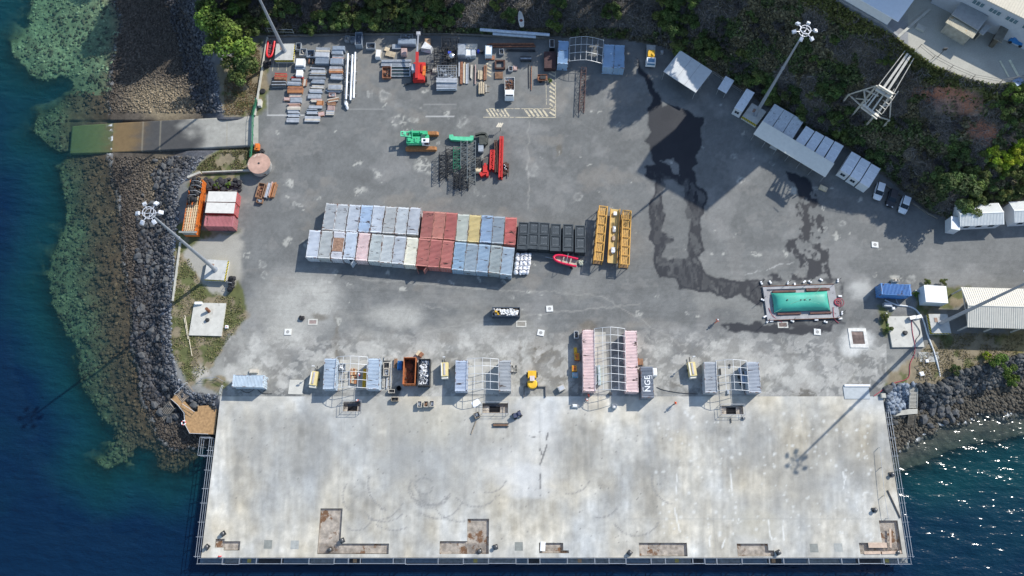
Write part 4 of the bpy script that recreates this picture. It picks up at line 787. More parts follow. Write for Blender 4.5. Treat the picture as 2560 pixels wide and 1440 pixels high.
BL=(.40,.49,.58); PAIR=[((811,896),(806.5,972),BL,'pale blue container, left one under the leftmost shelter frame'),((919.5,896),(915.7,973),BL,'pale blue container, right one under the leftmost shelter frame'),((1138.6,900.6),(1136.7,977),(.40,.47,.58),'blue grey container left of the middle shelter frame'),((1246.5,900.6),(1246.5,977),(.38,.40,.41),'ribbed grey container right of the middle shelter frame'),((1759,904),(1763,980),(.38,.41,.44),'grey container left of the right shelter frame'),((1866,904),(1872,979),(.38,.42,.47),'blue grey container right of the right shelter frame'),((1395.6,101),(1393,158),(.25,.42,.62),'blue container left of the white frame in the north yard'),((1510,109.7),(1507,166),(.28,.44,.62),'blue container directly right of the white frame in the north yard'),((1535,111.6),(1534,168),(.24,.40,.58),'blue container furthest right in the north yard')]
for nw,sw,c,l in PAIR: cont_ns(nw,sw,c,l,'working containers on the yard')
for nw,sw,l in (((1455.3,824),(1458,977.5),'long pink container left of the wide shelter frame'),((1561.7,826),(1565,979),'long pink container right of the wide shelter frame')): cont_ns(nw,sw,(.74,.54,.51),l,'working containers on the yard',pr=C40,Ln=12.19)
ng=cont_ns((1601,916),(1604,990),(.17,.20,.25),'dark grey container with white NGE letters on its roof','working containers on the yard')
def letters(parent,txt,loc,rot,size,mat,name='lettering'):
    cu=bpy.data.curves.new(name,'FONT'); cu.body=txt; cu.size=size; cu.extrude=.004; cu.align_x='CENTER'; cu.align_y='CENTER'; cu.offset=.012
    o=bpy.data.objects.new(name,cu); link(o); bpy.context.view_layer.update(); dg=bpy.context.evaluated_depsgraph_get(); me=bpy.data.meshes.new_from_object(o.evaluated_get(dg)); bpy.data.objects.remove(o)
    me.materials.clear(); me.materials.append(mat); q=bpy.data.objects.new(name,me); link(q,parent); q.location=loc; q.rotation_euler=rot; return q
letters(ng,'NGE',(.35,0.05,2.606),(0,0,math.pi),1.55,wht)
b=MB()
for (x0,y0,x1,y1) in ((1.75,.55,1.83,-.25),(1.75,-.85,1.05,-.93) ,(-1.3,.95,-.6,.87),(-1.3,.9,-1.22,.1),(1.83,-.85,1.75,-.35)): b.box(x0,y0,2.6,x1,y1,2.609)
b.build('logo_brackets',wht,ng)
cont_any((583,936),(661,937.5),(664,969),(.42,.52,.60),'pale blue container lying crosswise at the left end of the quay','working containers on the yard')
for p,c,l in [(((521,478),(593,479),(591,505)),(.50,.08,.08),'red container with a white roof, rear one beside the orange open container'),(((516.4,505.5),(588,507),(584,535)),(.50,.08,.08),'red container with a white roof, middle of the three'),(((512.8,538.5),(582,539.6),(579,568)),(.42,.12,.13),'rusty dark red container, front one of the three on the left verge')]:
    a,b_,c_=p; cc,L_,w_,an=fit(a,b_,(b_[0],b_[1]-5),2.6); A_=W(*a,2.6); d=Vector((math.cos(an),math.sin(an),0)); nn=Vector((d.y,-d.x,0)); t=put(C20,A_+d*3.03+nn*1.22,an,c,l,'red containers on the left verge')
    if 'white' in l: s=MB(); s.box(-2.98,-1.17,2.612,2.98,1.17,2.63); s.build('white_roof_cover',M('white roof cover',(.62,.60,.55),.6,var=.08,dirt=(.35,.32,.28),dirtamt=.3),t)
t=cont_any((2203,708),(2275,711.5),(2277,739),(.03,.20,.52),'bright blue container with white writing left of the white box','working containers on the yard',flip=True)
s=MB(); s.box(-1.5,-1.36,2.2,.8,-1.35,2.32); 
# orange open-top container with fenders on it
c,L_,w_,a=fit((507,448),(486,582),(455,576),2.6); t=T('open_top_container','long orange open topped container with cream cross beams on the left verge','container',loc=Vector((c.x,c.y,0)),ang=a)
b=MB(); hl,hw=6.0,1.3
for s in (-1,1):
    b.box(-hl,s*hw-.05,.15,hl,s*hw+.05,2.5)
    for i in range(40): x=-hl+.2+i*.3; b.box(x,s*(hw+.05),.2,x+.14,s*(hw+.1),2.4)
b.box(-hl,-hw,.1,hl,hw,.2); b.box(-hl,-hw,.2,-hl+.1,hw,2.5); b.box(hl-.1,-hw,.2,hl,hw,2.5); b.build('body',org,t)
b=MB(); crm=M('cream slats',(.62,.48,.30),.7,var=.2)
for y in (-.75,-.35,.1,.5,.9): b.box(-hl+.1,y-.07,2.5,hl-.1,y+.07,2.6)
for i in range(18): x=-.1+i*.34; b.box(x,-hw+.1,2.42,x+.12,hw-.1,2.49)
b.build('cross_beams',crm,t); b=MB(); b.box(hl-.25,-hw-.6,2.61,hl+.15,hw+.5,2.7); b.box(hl,-hw,1.4,hl+.1,hw,2.6); b.build('head_board',M('grey board',(.24,.25,.23),.8,var=.2),t)
t2=T('fender_bundle','bundle of black rubber fenders strapped on the orange container','fenders',loc=Vector((c.x+.35,c.y+3.2,2.62)),ang=a-R(4))
b=MB(); r0=random.Random(4)
for i in range(26): b.lump((r0.uniform(-2.8,2.6),r0.uniform(-1.0,1.0),r0.uniform(.25,.9)),(.62,.5,.42),i,n=9,k=5,smooth=True)
b.build('fenders',blk,t2)
for x in (-1.9,-.9,.3,1.3): b=MB(); b.tube([(x,-1.25,.5),(x+.1,-.6,1.32),(x,.6,1.32),(x+.1,1.25,.5)],.035,5); b.build('strap',M('pale strap',(.45,.46,.47),.7),t2)
# ---- arched shelter frames between container pairs
def shelter(a,b_,h0,h1,nr,npl,label,ca,half=False,z0=2.6):
    "a,b_: NW/SW picture corners of the frame's two long sides at height z0"
    A0,A1=W(*a[0],z0),W(*a[1],z0);B0,B1=W(*b_[0],z0),W(*b_[1],z0); c=(A0+A1+B0+B1)/4; t=T('shelter_frame',label,'frame',loc=Vector((c.x,c.y,0)),group='steel shelter frames'); f=MB()
    def pt(s,k):
        p=A0.lerp(A1,s); q=B0.lerp(B1,s); r=p.lerp(q,k); z=z0+h0+(h1)*(1-abs(2*k-1)**1.5); return Vector((r.x-c.x,r.y-c.y,z))
    K=[i/npl for i in range(npl+1)]
    for i in range(nr):
        s=i/(nr-1); f=MB()
        for k0,k1 in zip(K,K[1:]): f.bar(pt(s,k0),pt(s,k1),.07)
        f.build('rib',ca,t)
    f=MB()
    for k in K: f.bar(pt(0,k),pt(1,k),.06)
    f.build('purlins',ca,t); f=MB()
    for s in (0,.5,1):
        for k in (0,1): f=MB(); p=pt(s,k); f.bar(p,(p.x,p.y,z0-.3),.08); f.build('post',ca,t)
    return t
wf=M('white tube',(.62,.64,.65),.45,.1,var=.05)
shelter(((842,893),(836,970)),((919,893),(916,970)),.12,1.1,5,4,'white arched frame between the leftmost pair of containers',wf)
shelter(((1168,898),(1166,975)),((1246,898),(1246,975)),.12,1.1,5,4,'white arched frame between the middle pair of containers',wf)
shelter(((1790,902),(1793,977)),((1866,902),(1872,977)),.12,1.1,5,4,'white arched frame between the right pair of containers',wf)
shelter(((1486,822),(1488,976)),((1562,822),(1565,977)),.12,1.3,9,4,'long white arched frame between the two pink containers',wf)
shelter(((1425,95),(1423,153)),((1509,101),(1505,159)),.05,.9,4,6,'white frame between the blue containers of the north yard',wf)
# ---- prefabricated cabins
def cabin(p0,p1,p2,z,roofm,wallm,label,group='site cabins below the slope',ribs='x',win=0,seams=(.5,),nm='site_cabin'):
    c,L_,w_,a=fit(p0,p1,p2,z); t=T(nm,label,'cabin',loc=Vector((c.x,c.y,0)),ang=a,group=group); hl,hw=L_/2,w_/2
    b=MB(); b.box(-hl+.04,-hw+.04,.1,hl-.04,hw-.04,z-.08); b.build('walls',wallm,t)
    b=MB(); b.box(-hl,-hw,z-.08,hl,hw,z)
    if ribs:
        n=int(L_/.32)
        for i in range(n): x=-hl+.1+i*(L_-.2)/n; b.box(x,-hw+.05,z,x+.07,hw-.05,z+.045)
    for s in seams: x=-hl+L_*s; b.box(x-.05,-hw+.02,z+.001,x+.05,hw-.02,z+.06)
    b.build('roof',roofm,t)
    if win:
        fr=MB(); fr.box(hl-.039,-.55,1.1,hl-.01,.55,2.0); f=fr.build('window',M('grey frame',(.45,.47,.5),.5),t); g=MB(); g.box(hl-.009,-.48,1.16,hl,-.03,1.94); g.box(hl-.009,.03,1.16,hl,.48,1.94); g.build('pane',glass,f)
    return t
rw=M('white cabin roof',(.70,.73,.76),.6,var=.08,dirt=(.25,.25,.24),dirtamt=.25,bump=.05); rg=M('grey ribbed roof',(.55,.58,.60),.6,var=.1,dirt=(.2,.2,.19),dirtamt=.35); cw=M('cabin wall white',(.60,.62,.64),.6,var=.05)
cabin((1867,221),(1836,269),(1856,280),2.7,rw,cw,'narrow white cabin left of the slope mast base',win=1)
# three ribbed, four panelled and three front cabins
def row_cab(TL,TR,BR_,BL_,n,gap,roofm,labs,win,ribs,seams):
    for i in range(n):
        def q(k,e): return (TL[0]+(TR[0]-TL[0])*k,TL[1]+(TR[1]-TL[1])*k) if e==0 else (BL_[0]+(BR_[0]-BL_[0])*k,BL_[1]+(BR_[1]-BL_[1])*k)
        k0=i/n+gap/2; k1=(i+1)/n-gap/2; cabin(q(k0,0),q(k0,1),q(k1,1),2.7,roofm,cw,labs[i],win=win[i],ribs=ribs,seams=seams)
row_cab((1936,259),(2010,302),(1982,348),(1905,303),3,.02,rg,['ribbed grey cabin roof nearest the slope mast','ribbed grey cabin roof in the middle behind the awning','ribbed grey cabin roof furthest right behind the awning'],(0,0,0),1,(.5,))
row_cab((2014,314),(2110.5,364.7),(2083,412),(1985,354),4,.03,rw,['first white panel roofed cabin from the ribbed ones','second white panel roofed cabin from the ribbed ones','third white panel roofed cabin from the ribbed ones','white panel roofed cabin at the right end of the awning'],(0,0,0,0),0,(.33,.66))
row_cab((2128.5,378),(2202.5,423.5),(2173,470.5),(2100,424),3,.025,rw,['left one of the three white front cabins near the parked cars','middle one of the three white front cabins near the parked cars','white front cabin right beside the white parked car'],(1,1,0),0,(.33,.66))
# awning in front of the cabins
c,L_,w_,a=fit((1905.5,303.6),(2084.7,410.5),(2065,443),3.0); t=T('awning','long cream white awning in front of the cabin row','awning',loc=Vector((c.x,c.y,0)),ang=a); b=MB(); hl,hw=L_/2,w_/2
b.add([(-hl,-hw,2.85),(hl,-hw,2.85),(hl,hw,3.25),(-hl,hw,3.25),(-hl,-hw,2.78),(hl,-hw,2.78),(hl,hw,3.18),(-hl,hw,3.18)],[(0,1,2,3),(7,6,5,4),(0,4,5,1),(1,5,6,2),(2,6,7,3),(3,7,4,0)])
for i in range(1,9): x=-hl+i*L_/9; b.add([(x-.03,-hw,2.87),(x+.03,-hw,2.87),(x+.03,hw,3.27),(x-.03,hw,3.27)],[(0,1,2,3)])
b.build('canopy',M('awning sheet',(.74,.71,.62),.6,var=.05),t); b=MB()
for i in range(7):
    b=MB(); x=-hl+.2+i*(L_-.4)/6; b.bar((x,-hw+.15,0),(x,-hw+.15,2.8),.09); b.build('post',steel,t)
# grey open shed, white storage tent
def shed(p0,p1,p2,z,roofm,label,slope=.4,posts=True,ribdir='x',seamy=(),name='open_shed',cat='shed',group=None):
    c,L_,w_,a=fit(p0,p1,p2,z); t=T(name,label,cat,loc=Vector((c.x,c.y,0)),ang=a,group=group); hl,hw=L_/2,w_/2; b=MB()
    zf=lambda y:z+slope*(y/hw)*.5
    b.add([(-hl,-hw,zf(-hw)),(hl,-hw,zf(-hw)),(hl,hw,zf(hw)),(-hl,hw,zf(hw)),(-hl,-hw,zf(-hw)-.08),(hl,-hw,zf(-hw)-.08),(hl,hw,zf(hw)-.08),(-hl,hw,zf(hw)-.08)],[(0,1,2,3),(7,6,5,4),(0,4,5,1),(1,5,6,2),(2,6,7,3),(3,7,4,0)])
    n=int(L_/.35)
    for i in range(n): x=-hl+.1+i*(L_-.2)/n; b.add([(x,-hw+.02,zf(-hw)+.04),(x+.06,-hw+.02,zf(-hw)+.04),(x+.06,hw-.02,zf(hw)+.04),(x,hw-.02,zf(hw)+.04)],[(0,1,2,3)])
    b.build('roof',roofm,t)
    if seamy:
        b=MB()
        for s in seamy: y=-hw+w_*s; b.add([(-hl+.1,y-.03,zf(y)+.05),(hl-.1,y-.03,zf(y)+.05),(hl-.1,y+.03,zf(y)+.05),(-hl+.1,y+.03,zf(y)+.05)],[(0,1,2,3)])
        b.build('seams',M('seam grey',(.25,.26,.27),.7),t)
    b=MB()
    for x in (-hl+.2,0,hl-.2):
        for y in (-hw+.2,hw-.2): b=MB(); b.bar((x,y,0),(x,y,z-.2),.12); b.build('post',steel,t)
    return t
shed((1658,180),(1700,127),(1781,177),3.2,M('shed roof grey',(.58,.60,.60),.6,var=.06),'grey roofed open shed between the yellow truck and the white tent',seamy=(.35,.62))
shed((1794,222),(1814,190),(1836,201),2.2,rw,'small white rusty roofed store left of the narrow cabin',name='store_box',slope=.1)
# white sheds to the right and the beige one
def gable(p0,p1,p2,z,rise,roofm,wallm,label,ang_fix=None,win=0,over=.25,ext=0,ribs=.3,openw=False):
    c,L_,w_,a=fit(p0,p1,p2,z); d=Vector((math.cos(a),math.sin(a),0)); c=c+d*ext/2; L_+=ext; t=T('shed_building',label,'building',loc=Vector((c.x,c.y,0)),ang=a); hl,hw=L_/2,w_/2; b=MB()
    for s in (-1,1):
        b.add([(-hl,s*hw,z),(hl,s*hw,z),(hl,0,z+rise),(-hl,0,z+rise),(-hl,s*hw,z-.06),(hl,s*hw,z-.06),(hl,0,z+rise-.06),(-hl,0,z+rise-.06)],[(0,1,2,3),(7,6,5,4),(0,4,5,1),(1,5,6,2),(3,7,4,0)])
        n=int(L_/ribs)
        for i in range(n): x=-hl+.05+i*(L_-.1)/n; b.add([(x,s*hw,z+.06),(x+.1,s*hw,z+.06),(x+.1,0,z+rise+.06),(x,0,z+rise+.06),(x,s*hw,z),(x+.1,s*hw,z),(x+.1,0,z+rise),(x,0,z+rise)],[(0,1,2,3),(0,3,7,4),(1,5,6,2)])
    b.box(-hl,-.12,z+rise-.02,hl,.12,z+rise+.08); b.build('roof',roofm,t); o=over; b=MB()
    if openw:
        for i in range(6):
            x=-hl+.4+i*(L_-.8)/5; b=MB()
            for s in (-1,1): b.bar((x,s*(hw-.3),0),(x,s*(hw-.3),z-.05),.25)
            b.bar((x,-hw+.3,z-.2),(x,hw-.3,z-.2),.2); b.build('portal',wallm,t)
        b=MB(); b.box(-hl+4,-hw+1,0,hl-1,hw-1,z-.4); b.build('walls',M('inner wall beige',(.45,.36,.24),.8,var=.1),t)
    else:
        b.prism([(-hl+o,-hw+o),(hl-o,-hw+o),(hl-o,hw-o),(-hl+o,hw-o)],.05,z-.05)
        for x in (-hl+o,hl-o): b.add([(x,-hw+o,z-.05),(x,hw-o,z-.05),(x,0,z+rise-.12)],[(0,1,2)])
        b.build('walls',wallm,t)
        for k in range(win): f=MB(); x=-hl+1.5+k*2.6; f.box(x,-hw+o-.04,1.1,x+1.1,-hw+o-.001,2.0); w_o=f.build('window',glass,t)
    return t
wr=M('white ribbed roof',(.66,.68,.66),.55,var=.05)
gable((2400,566),(2511,561),(2503,507),2.7,.8,wr,cw,'white ribbed shed partly under the very large dark tree',win=3)
gable((2536,557),(2640,552),(2620,500),2.7,.8,wr,cw,'white ribbed shed cut by the right frame edge',win=2)
cabin((2378,540),(2378,572),(2400,572),2.5,rw,cw,'white end box attached left of the ribbed shed',ribs=0,seams=(),group='small annexes')
gable((2418,818),(2562,822),(2562,722),3.9,1.3,M('beige ribbed roof',(.60,.57,.49),.6,var=.05),M('pale column',(.45,.44,.41),.7),'long beige ribbed hall at the right frame edge',ext=16,openw=True,ribs=.42)
c,L_,w_,a=fit((2315,754.5),(2370,757.5),(2365,716),2.6); t=T('box_container','plain white box container between the blue one and the beige hall','container',loc=Vector((c.x,c.y,0)),ang=a); b=MB(); b.box(-L_/2,-w_/2,.1,L_/2,w_/2,2.55); b.build('body',M('box wall pale',(.50,.57,.62),.5,var=.04),t); b=MB(); b.box(-L_/2-.03,-w_/2-.03,2.55,L_/2+.03,w_/2+.03,2.64); b.build('roof',M('bright white roof',(.80,.81,.80),.5,var=.02),t)
# ================================================================ LIGHT MASTS
hz=bpy.data.materials.new('hazard stripes'); hz.use_nodes=True; nt=hz.node_tree; tcn=_nd(nt,'ShaderNodeTexCoord'); sx=_nd(nt,'ShaderNodeSeparateXYZ'); nt.links.new(tcn.outputs['Object'],sx.inputs[0])
a1=_nd(nt,'ShaderNodeMath',operation='ADD'); nt.links.new(sx.outputs[0],a1.inputs[0]); nt.links.new(sx.outputs[1],a1.inputs[1]); a2=_nd(nt,'ShaderNodeMath',operation='ADD'); nt.links.new(a1.outputs[0],a2.inputs[0]); nt.links.new(sx.outputs[2],a2.inputs[1])
a3=_nd(nt,'ShaderNodeMath',operation='MULTIPLY'); a3.inputs[1].default_value=1.6; nt.links.new(a2.outputs[0],a3.inputs[0]); a4=_nd(nt,'ShaderNodeMath',operation='FRACT'); nt.links.new(a3.outputs[0],a4.inputs[0]); a5=_nd(nt,'ShaderNodeMath',operation='GREATER_THAN'); a5.inputs[1].default_value=.5; nt.links.new(a4.outputs[0],a5.inputs[0])
mx=_nd(nt,'ShaderNodeMix',data_type='RGBA'); nt.links.new(a5.outputs[0],mx.inputs['Factor']); mx.inputs['A'].default_value=(.03,.03,.03,1); mx.inputs['B'].default_value=(.60,.50,.04,1); nt.links.new(mx.outputs['Result'],nt.nodes['Principled BSDF'].inputs['Base Color'])
mastm=M('mast steel',(.33,.36,.40),.45,.35,var=.08); blockm=M('block concrete',(.46,.46,.43),.85,var=.12,scale=1,dirt=(.3,.29,.27),dirtamt=.4)
def mast(base,q,H,label,arms=6,rot=.3):
    c,L_,w_,a=fit(*q,1.25); B=W(base[0],base[1],1.25); t=T('light_mast',label,'light mast',loc=Vector((c.x,c.y,0)),ang=a,group='tall floodlight masts'); hl,hw=L_/2,w_/2
    b=MB(); b.box(-hl,-hw,-.1,hl,hw,1.25); o=b.build('concrete_base',blockm,t)
    s=MB()
    for x0,y0,x1,y1 in ((-hl,-hw-.02,hl,-hw-.003),(-hl,hw+.003,hl,hw+.02),(-hl-.02,-hw,-hl-.003,hw),(hl+.003,-hw,hl+.02,hw)): s.box(x0,y0,.5,x1,y1,1.22)
    s.build('warning_stripes',hz,o)
    ca,sa=math.cos(-a),math.sin(-a); dx,dy=B.x-c.x,B.y-c.y; lx,ly=dx*ca-dy*sa,dx*sa+dy*ca
    s=MB(); s.box(lx-1.0,ly+.3,1.25,lx-.4,ly+1.2,1.32); s.build('hatch',M('hatch brown',(.30,.2,.15),.8),o)
    p=MB(); p.cyl((lx,ly,1.25),(lx,ly,1.55),.55,.55,16); p.cyl((lx,ly,1.55),(lx,ly,H),.40,.16,14); p.cyl((lx,ly,H*.62),(lx,ly,H*.62+.3),.34,.34,12); p.build('pole',mastm,t)
    h=MB(); hm=M('lamp head',(.60,.62,.66),.4,.2)
    n=16
    for z in (H-.2,H+.5):
        for i in range(n):
            a0=6.283*i/n;a1_=6.283*(i+1)/n; h.bar((lx+.95*math.cos(a0),ly+.95*math.sin(a0),z),(lx+.95*math.cos(a1_),ly+.95*math.sin(a1_),z),.09)
    for i in range(8): a0=.7854*i; h.bar((lx+.95*math.cos(a0),ly+.95*math.sin(a0),H-.2),(lx+.95*math.cos(a0),ly+.95*math.sin(a0),H+.5),.05)
    for i in range(4): a0=1.5708*i; h.bar((lx,ly,H-.2),(lx+.95*math.cos(a0),ly+.95*math.sin(a0),H-.2),.08)
    head=h.build('head_ring',hm,t)
    for i in range(arms):
        a0=6.283*i/arms+rot; e=MB(); c0,s0=math.cos(a0),math.sin(a0); e.bar((lx+.95*c0,ly+.95*s0,H),(lx+1.5*c0,ly+1.5*s0,H+.1),.1); e.ob((lx+1.95*c0,ly+1.95*s0,H+.05),(.72,.64,.3),(0,R(25),a0)); e.ob((lx+1.95*c0,ly+1.95*s0,H+.24),(.6,.5,.1),(0,R(25),a0)); e.build('floodlight',hm,head)
    return t
mast((711,127),((686,150),(732,150),(735,109)),30,'light mast beside the red inflatable boat at the top left')
mast((1888,287),((1856,290),(1892,312),(1918,280)),30,'light mast on the slope edge beside the cabins',rot=.7)
mast((538,674),((509,698),(560,701),(567,651)),30,'light mast on the left verge with its head over the rocks',rot=.1)
mast((2350,809),((2330,833),(2378,833),(2372.5,785)),30,'light mast beside the beige hall, leaning across its roof',rot=.4)
# ================================================================ RAMP, QUAY EDGE, STAIRS, TERRACE
def quadslab(b,P,th,m=0):
    "P: picture points with heights, counter-clockwise seen from above"
    top=[W(*p) for p in P]; bot=[p-Vector((0,0,th)) for p in top]; n=len(P)
    b.add(top+bot,[tuple(range(n)),tuple(range(2*n-1,n-1,-1))]+[(i,n+i,n+(i+1)%n,(i+1)%n) for i in range(n)],m)
# slipway with its own wear colours
u0=np.linspace(0,1,150); v0=np.linspace(0,1,26); SU,SVv=np.meshgrid(u0,v0)
RU=180+(646-180)*SU; RVt=316+(290-316)*SU**.8; RVb=384+(362-384)*SU**1.3; RV=RVt+(RVb-RVt)*SVv; RU=RU-6*SVv*(1-SU)
RZ=np.interp(SU,[0,.22,.62,.93,1],[-3.5,-3.02,-1.35,.012,.02]); P=Wn(RU,RV,RZ)
nr=fbm(RU/16,RV/10,4,21); nr2=fbm(RU/50,RV/30,4,23); RC=np.array((.34,.33,.29))*(.8+.4*nr)[...,None]
def mixc(c,m): global RC; RC=RC*(1-m[...,None])+np.array(c)*m[...,None]
mixc((.045,.045,.046),(1-sstep(.58,.74,SU+(nr2-.5)*.25))*.92); mixc((.17,.115,.055),(1-sstep(.30,.44,SU+(nr-.5)*.08))); mixc((.13,.15,.06),1-sstep(.14,.26,SU+(nr-.5)*.1)); 
for k in (.385,.475,.83): mixc((.3,.27,.2),(np.abs(SU-k)<.0035)*.5)
Vt=P.reshape(-1,3); base=len(Vt); Vt2=Vt-np.array((0,0,.9)); nyy,nxx=SU.shape; F=gridfaces(nyy,nxx); idn=np.arange(base).reshape(nyy,nxx); sd_=[]
for row,fl in ((idn[0],0),(idn[-1],1)):
    for a,c in zip(row[:-1],row[1:]): sd_.append((a,c,c+base,a+base) if fl==0 else (c,a,a+base,c+base))
for rowc in (idn[:,0],):
    for a,c in zip(rowc[:-1],rowc[1:]): sd_.append((a,a+base,c+base,c))
o=npmesh('boat_ramp',np.concatenate([Vt,Vt2]),np.concatenate([F,np.array(sd_)]),attrmat('ramp concrete',.8,.1,1,.1,6,.3,5,.02),{'Col':np.clip(np.concatenate([RC.reshape(-1,3)]*2),0,1)}); tag(o,kind='structure',label='concrete slipway running down into the sea')
o=MB()
# fences and low walls
def fence(pts,h,label,matr,sp=2.2,rails=(.5,1.0),z=0,posts=True,name='fence',zs=None,group=None,mesh=False):
    P3=[W(p[0],p[1],(zs[i] if zs else z)) for i,p in enumerate(pts)]; t=T(name,label,'fence',loc=P3[0].copy(),group=group); o=P3[0]
    r=MB(); q=MB()
    for a,c in zip(P3,P3[1:]):
        L_=(c-a).length; n=max(1,int(L_/sp))
        for k in rails: r.bar(a-o+Vector((0,0,k*h)),c-o+Vector((0,0,k*h)),.05)
        for i in range(n+1): p=a.lerp(c,i/n)-o; q=MB(); q.bar(p,p+Vector((0,0,h)),.07); q.build('post',matr,t)
        if mesh: d=(c-a); r.bar(a-o+Vector((0,0,h*.5)),c-o+Vector((0,0,h*.5)),.02,h*.45,1)
    r.build('rails',[matr,M('green mesh',(.03,.16,.09),.7)],t); return t
def lowwall(pts,h,wd,label,matr,z=0,name='low_wall'):
    P3=[W(p[0],p[1],z+h) for p in pts]; o=Vector((P3[0].x,P3[0].y,z)); t=MB()
    for a,c in zip(P3,P3[1:]):
        d=(c-a).normalized(); n=Vector((-d.y,d.x,0))*wd/2; a=a-o;c=c-o; a.z=c.z=h; t.add([a-n,c-n,c+n,a+n,*(Vector((p.x,p.y,-.3)) for p in (a-n,c-n,c+n,a+n))],[(0,1,2,3),(4,7,6,5),(0,4,5,1),(1,5,6,2),(2,6,7,3),(3,7,4,0)])
    ob=t.build(name,matr); ob.location=o; return tag(ob,label,'wall')
pw=M('pale wall concrete',(.42,.41,.36),.85,var=.15,scale=1)
lowwall([(668,92),(654,175),(636,287)],.5,.35,'low pale wall between the stock yard and the bright trees',pw); lowwall([(668,90),(900,84),(1120,84),(1385,95)],.5,.3,'low wall along the north edge of the stock yard',M('stained wall',(.16,.15,.13),.9,var=.3))
lowwall([(505,430),(640,424)],.7,.25,'pale low wall south of the ramp bank',pw); lowwall([(450,605),(431,752)],.35,.35,'long straight kerb wall on the left verge',pw); lowwall([(2200,452),(2320,532),(2345,545)],.4,.25,'dark kerb wall behind the parked cars',M('stained wall',(.16,.15,.13)))
lowwall([(468,443),(500,430)],.6,.5,'short grey wall end above the orange container',pw)
gm=M('green post',(.03,.20,.10),.5)
fence([(645,255),(636,292),(634,362),(630,400)],1.6,'green mesh fence with gate posts at the top of the ramp',gm,mesh=True)
fence([(672,80),(700,83),(735,84)],1.5,'white tube barrier behind the leftmost mast',wf,rails=(.3,.95),z=.5)
fence([(505,948),(545,945),(562,955)],1.0,'thin railing at the head of the wooden stairs',steel)
fence([(1780,185),(1850,232)],1.0,'low wire fence behind the white store and cabin',steel)
# ---- wooden platform and stairs at the left end of the quay
wd=M('platform planks',(.34,.21,.10),.8,var=.25,scale=2,bump=.2); zp=-.8
t=T('timber_platform','brown wooden platform with tube rails between rocks and quay','platform',loc=W(505,1045,zp)); o=t.location
def rel(u,v,z): return W(u,v,z)-o
b=MB()
poly=[(495,1015),(545,1012),(536,1086),(474,1083),(462,1060),(463,1032),(446,1014),(428,998),(440,984),(456,997),(484,1029),(494,1029)]
pp=[rel(u,v,zp) for u,v in poly][::-1]; b.prism([(p.x,p.y) for p in pp],-.15,0); 
b.build('deck',wd,t); b=MB()
rl=[(474,1083),(462,1060),(460,1032),(444,1012),(428,998)]; 
for z in (.55,1.05):
    for a,c in zip(rl,rl[1:]): b.bar(rel(*a,zp+z),rel(*c,zp+z),.06)
    b.bar(rel(474,1083,zp+z),rel(520,1085,zp+z),.06); b.bar(rel(456,1010,zp+z),rel(486,1029,zp+z),.06)
for a in rl+[(520,1085),(486,1029),(456,1010)]: b.bar(rel(*a,zp),rel(*a,zp+1.05),.07)
b.build('railing',wf,t); b=MB()
for a in poly[:8]: b=MB(); b.bar(rel(*a,zp-.15),rel(*a,-4.5),.25); b.build('post',oldtim,t)
def stairs(a0,a1,wdt,z0,z1,n,label,matr,rail=False):
    A=W(*a0,z0);B=W(*a1,z1); t=T('staircase',label,'stairs',loc=A.copy()); b=MB(); d=Vector((B.x-A.x,B.y-A.y,0)); L_=d.length; d/=L_; nn=Vector((-d.y,d.x,0))*wdt/2; st=L_/n
    for i in range(n):
        p=d*(i+.5)*st; z=(z1-z0)*(i+.5)/n; b.ob((p.x,p.y,z-.06),(st*.62,wdt,.1),(0,0,math.atan2(d.y,d.x)))
    b.build('treads',matr,t); b=MB()
    for s in (-1,1): b.bar(nn*s+Vector((0,0,-.1)),d*L_+nn*s+Vector((0,0,z1-z0-.1)),.14,.28)
    b.build('stringers',matr,t)
    if rail:
        b=MB(); s=-1
        b.bar(nn*s+Vector((0,0,1)),d*L_+nn*s+Vector((0,0,z1-z0+1)),.06)
        for i in range(4): q=d*L_*i/3+nn*s; z=(z1-z0)*i/3; b.bar((q.x,q.y,z),(q.x,q.y,z+1),.06)
        b.build('rail',wf,t)
    return t
stairs((478,968),(448,997),2.0,.05,-.75,11,'upper timber stairs from the verge to the platform walkway',M('weathered treads',(.27,.22,.17),.85,var=.3),rail=True)
stairs((430,1012),(403,1042),1.8,-.95,-2.7,10,'lower dark timber stairs into the rocks',oldtim)
stairs((2285,962),(2283,1020),1.5,.0,-1.6,17,'upper concrete stairs on the right shore',pw); stairs((2281,1037),(2275,1085),1.4,-1.7,-3.1,15,'lower dark concrete stairs reaching the right water line',M('mossy steps',(.12,.11,.09),.9,var=.3))
b=MB(); quadslab(b,[(2219,1045,-1.6),(2218,1034,-1.6),(2275,1022,-1.6),(2294,1022,-1.6),(2294,1034,-1.6),(2250,1038,-1.6)][::-1],.4); q=b.build('landing_slab',pw); tag(q,'tan concrete landing between the two flights of shore stairs','landing')
b=MB(); lb=W(459,1057,zp+1.1); n=18
for i in range(n):
    a0=6.283*i/n;a1_=6.283*(i+1)/n; b.cyl((lb.x+.38*math.cos(a0),lb.y+.38*math.sin(a0),lb.z),(lb.x+.38*math.cos(a1_),lb.y+.38*math.sin(a1_),lb.z),.11,n=6,m=0 if (i//2)%3 else 1)
q=b.build('life_ring',[wht,M('ring red',(.6,.05,.03),.5)]); tag(q,'white and red life ring hung on the platform rail','life ring')
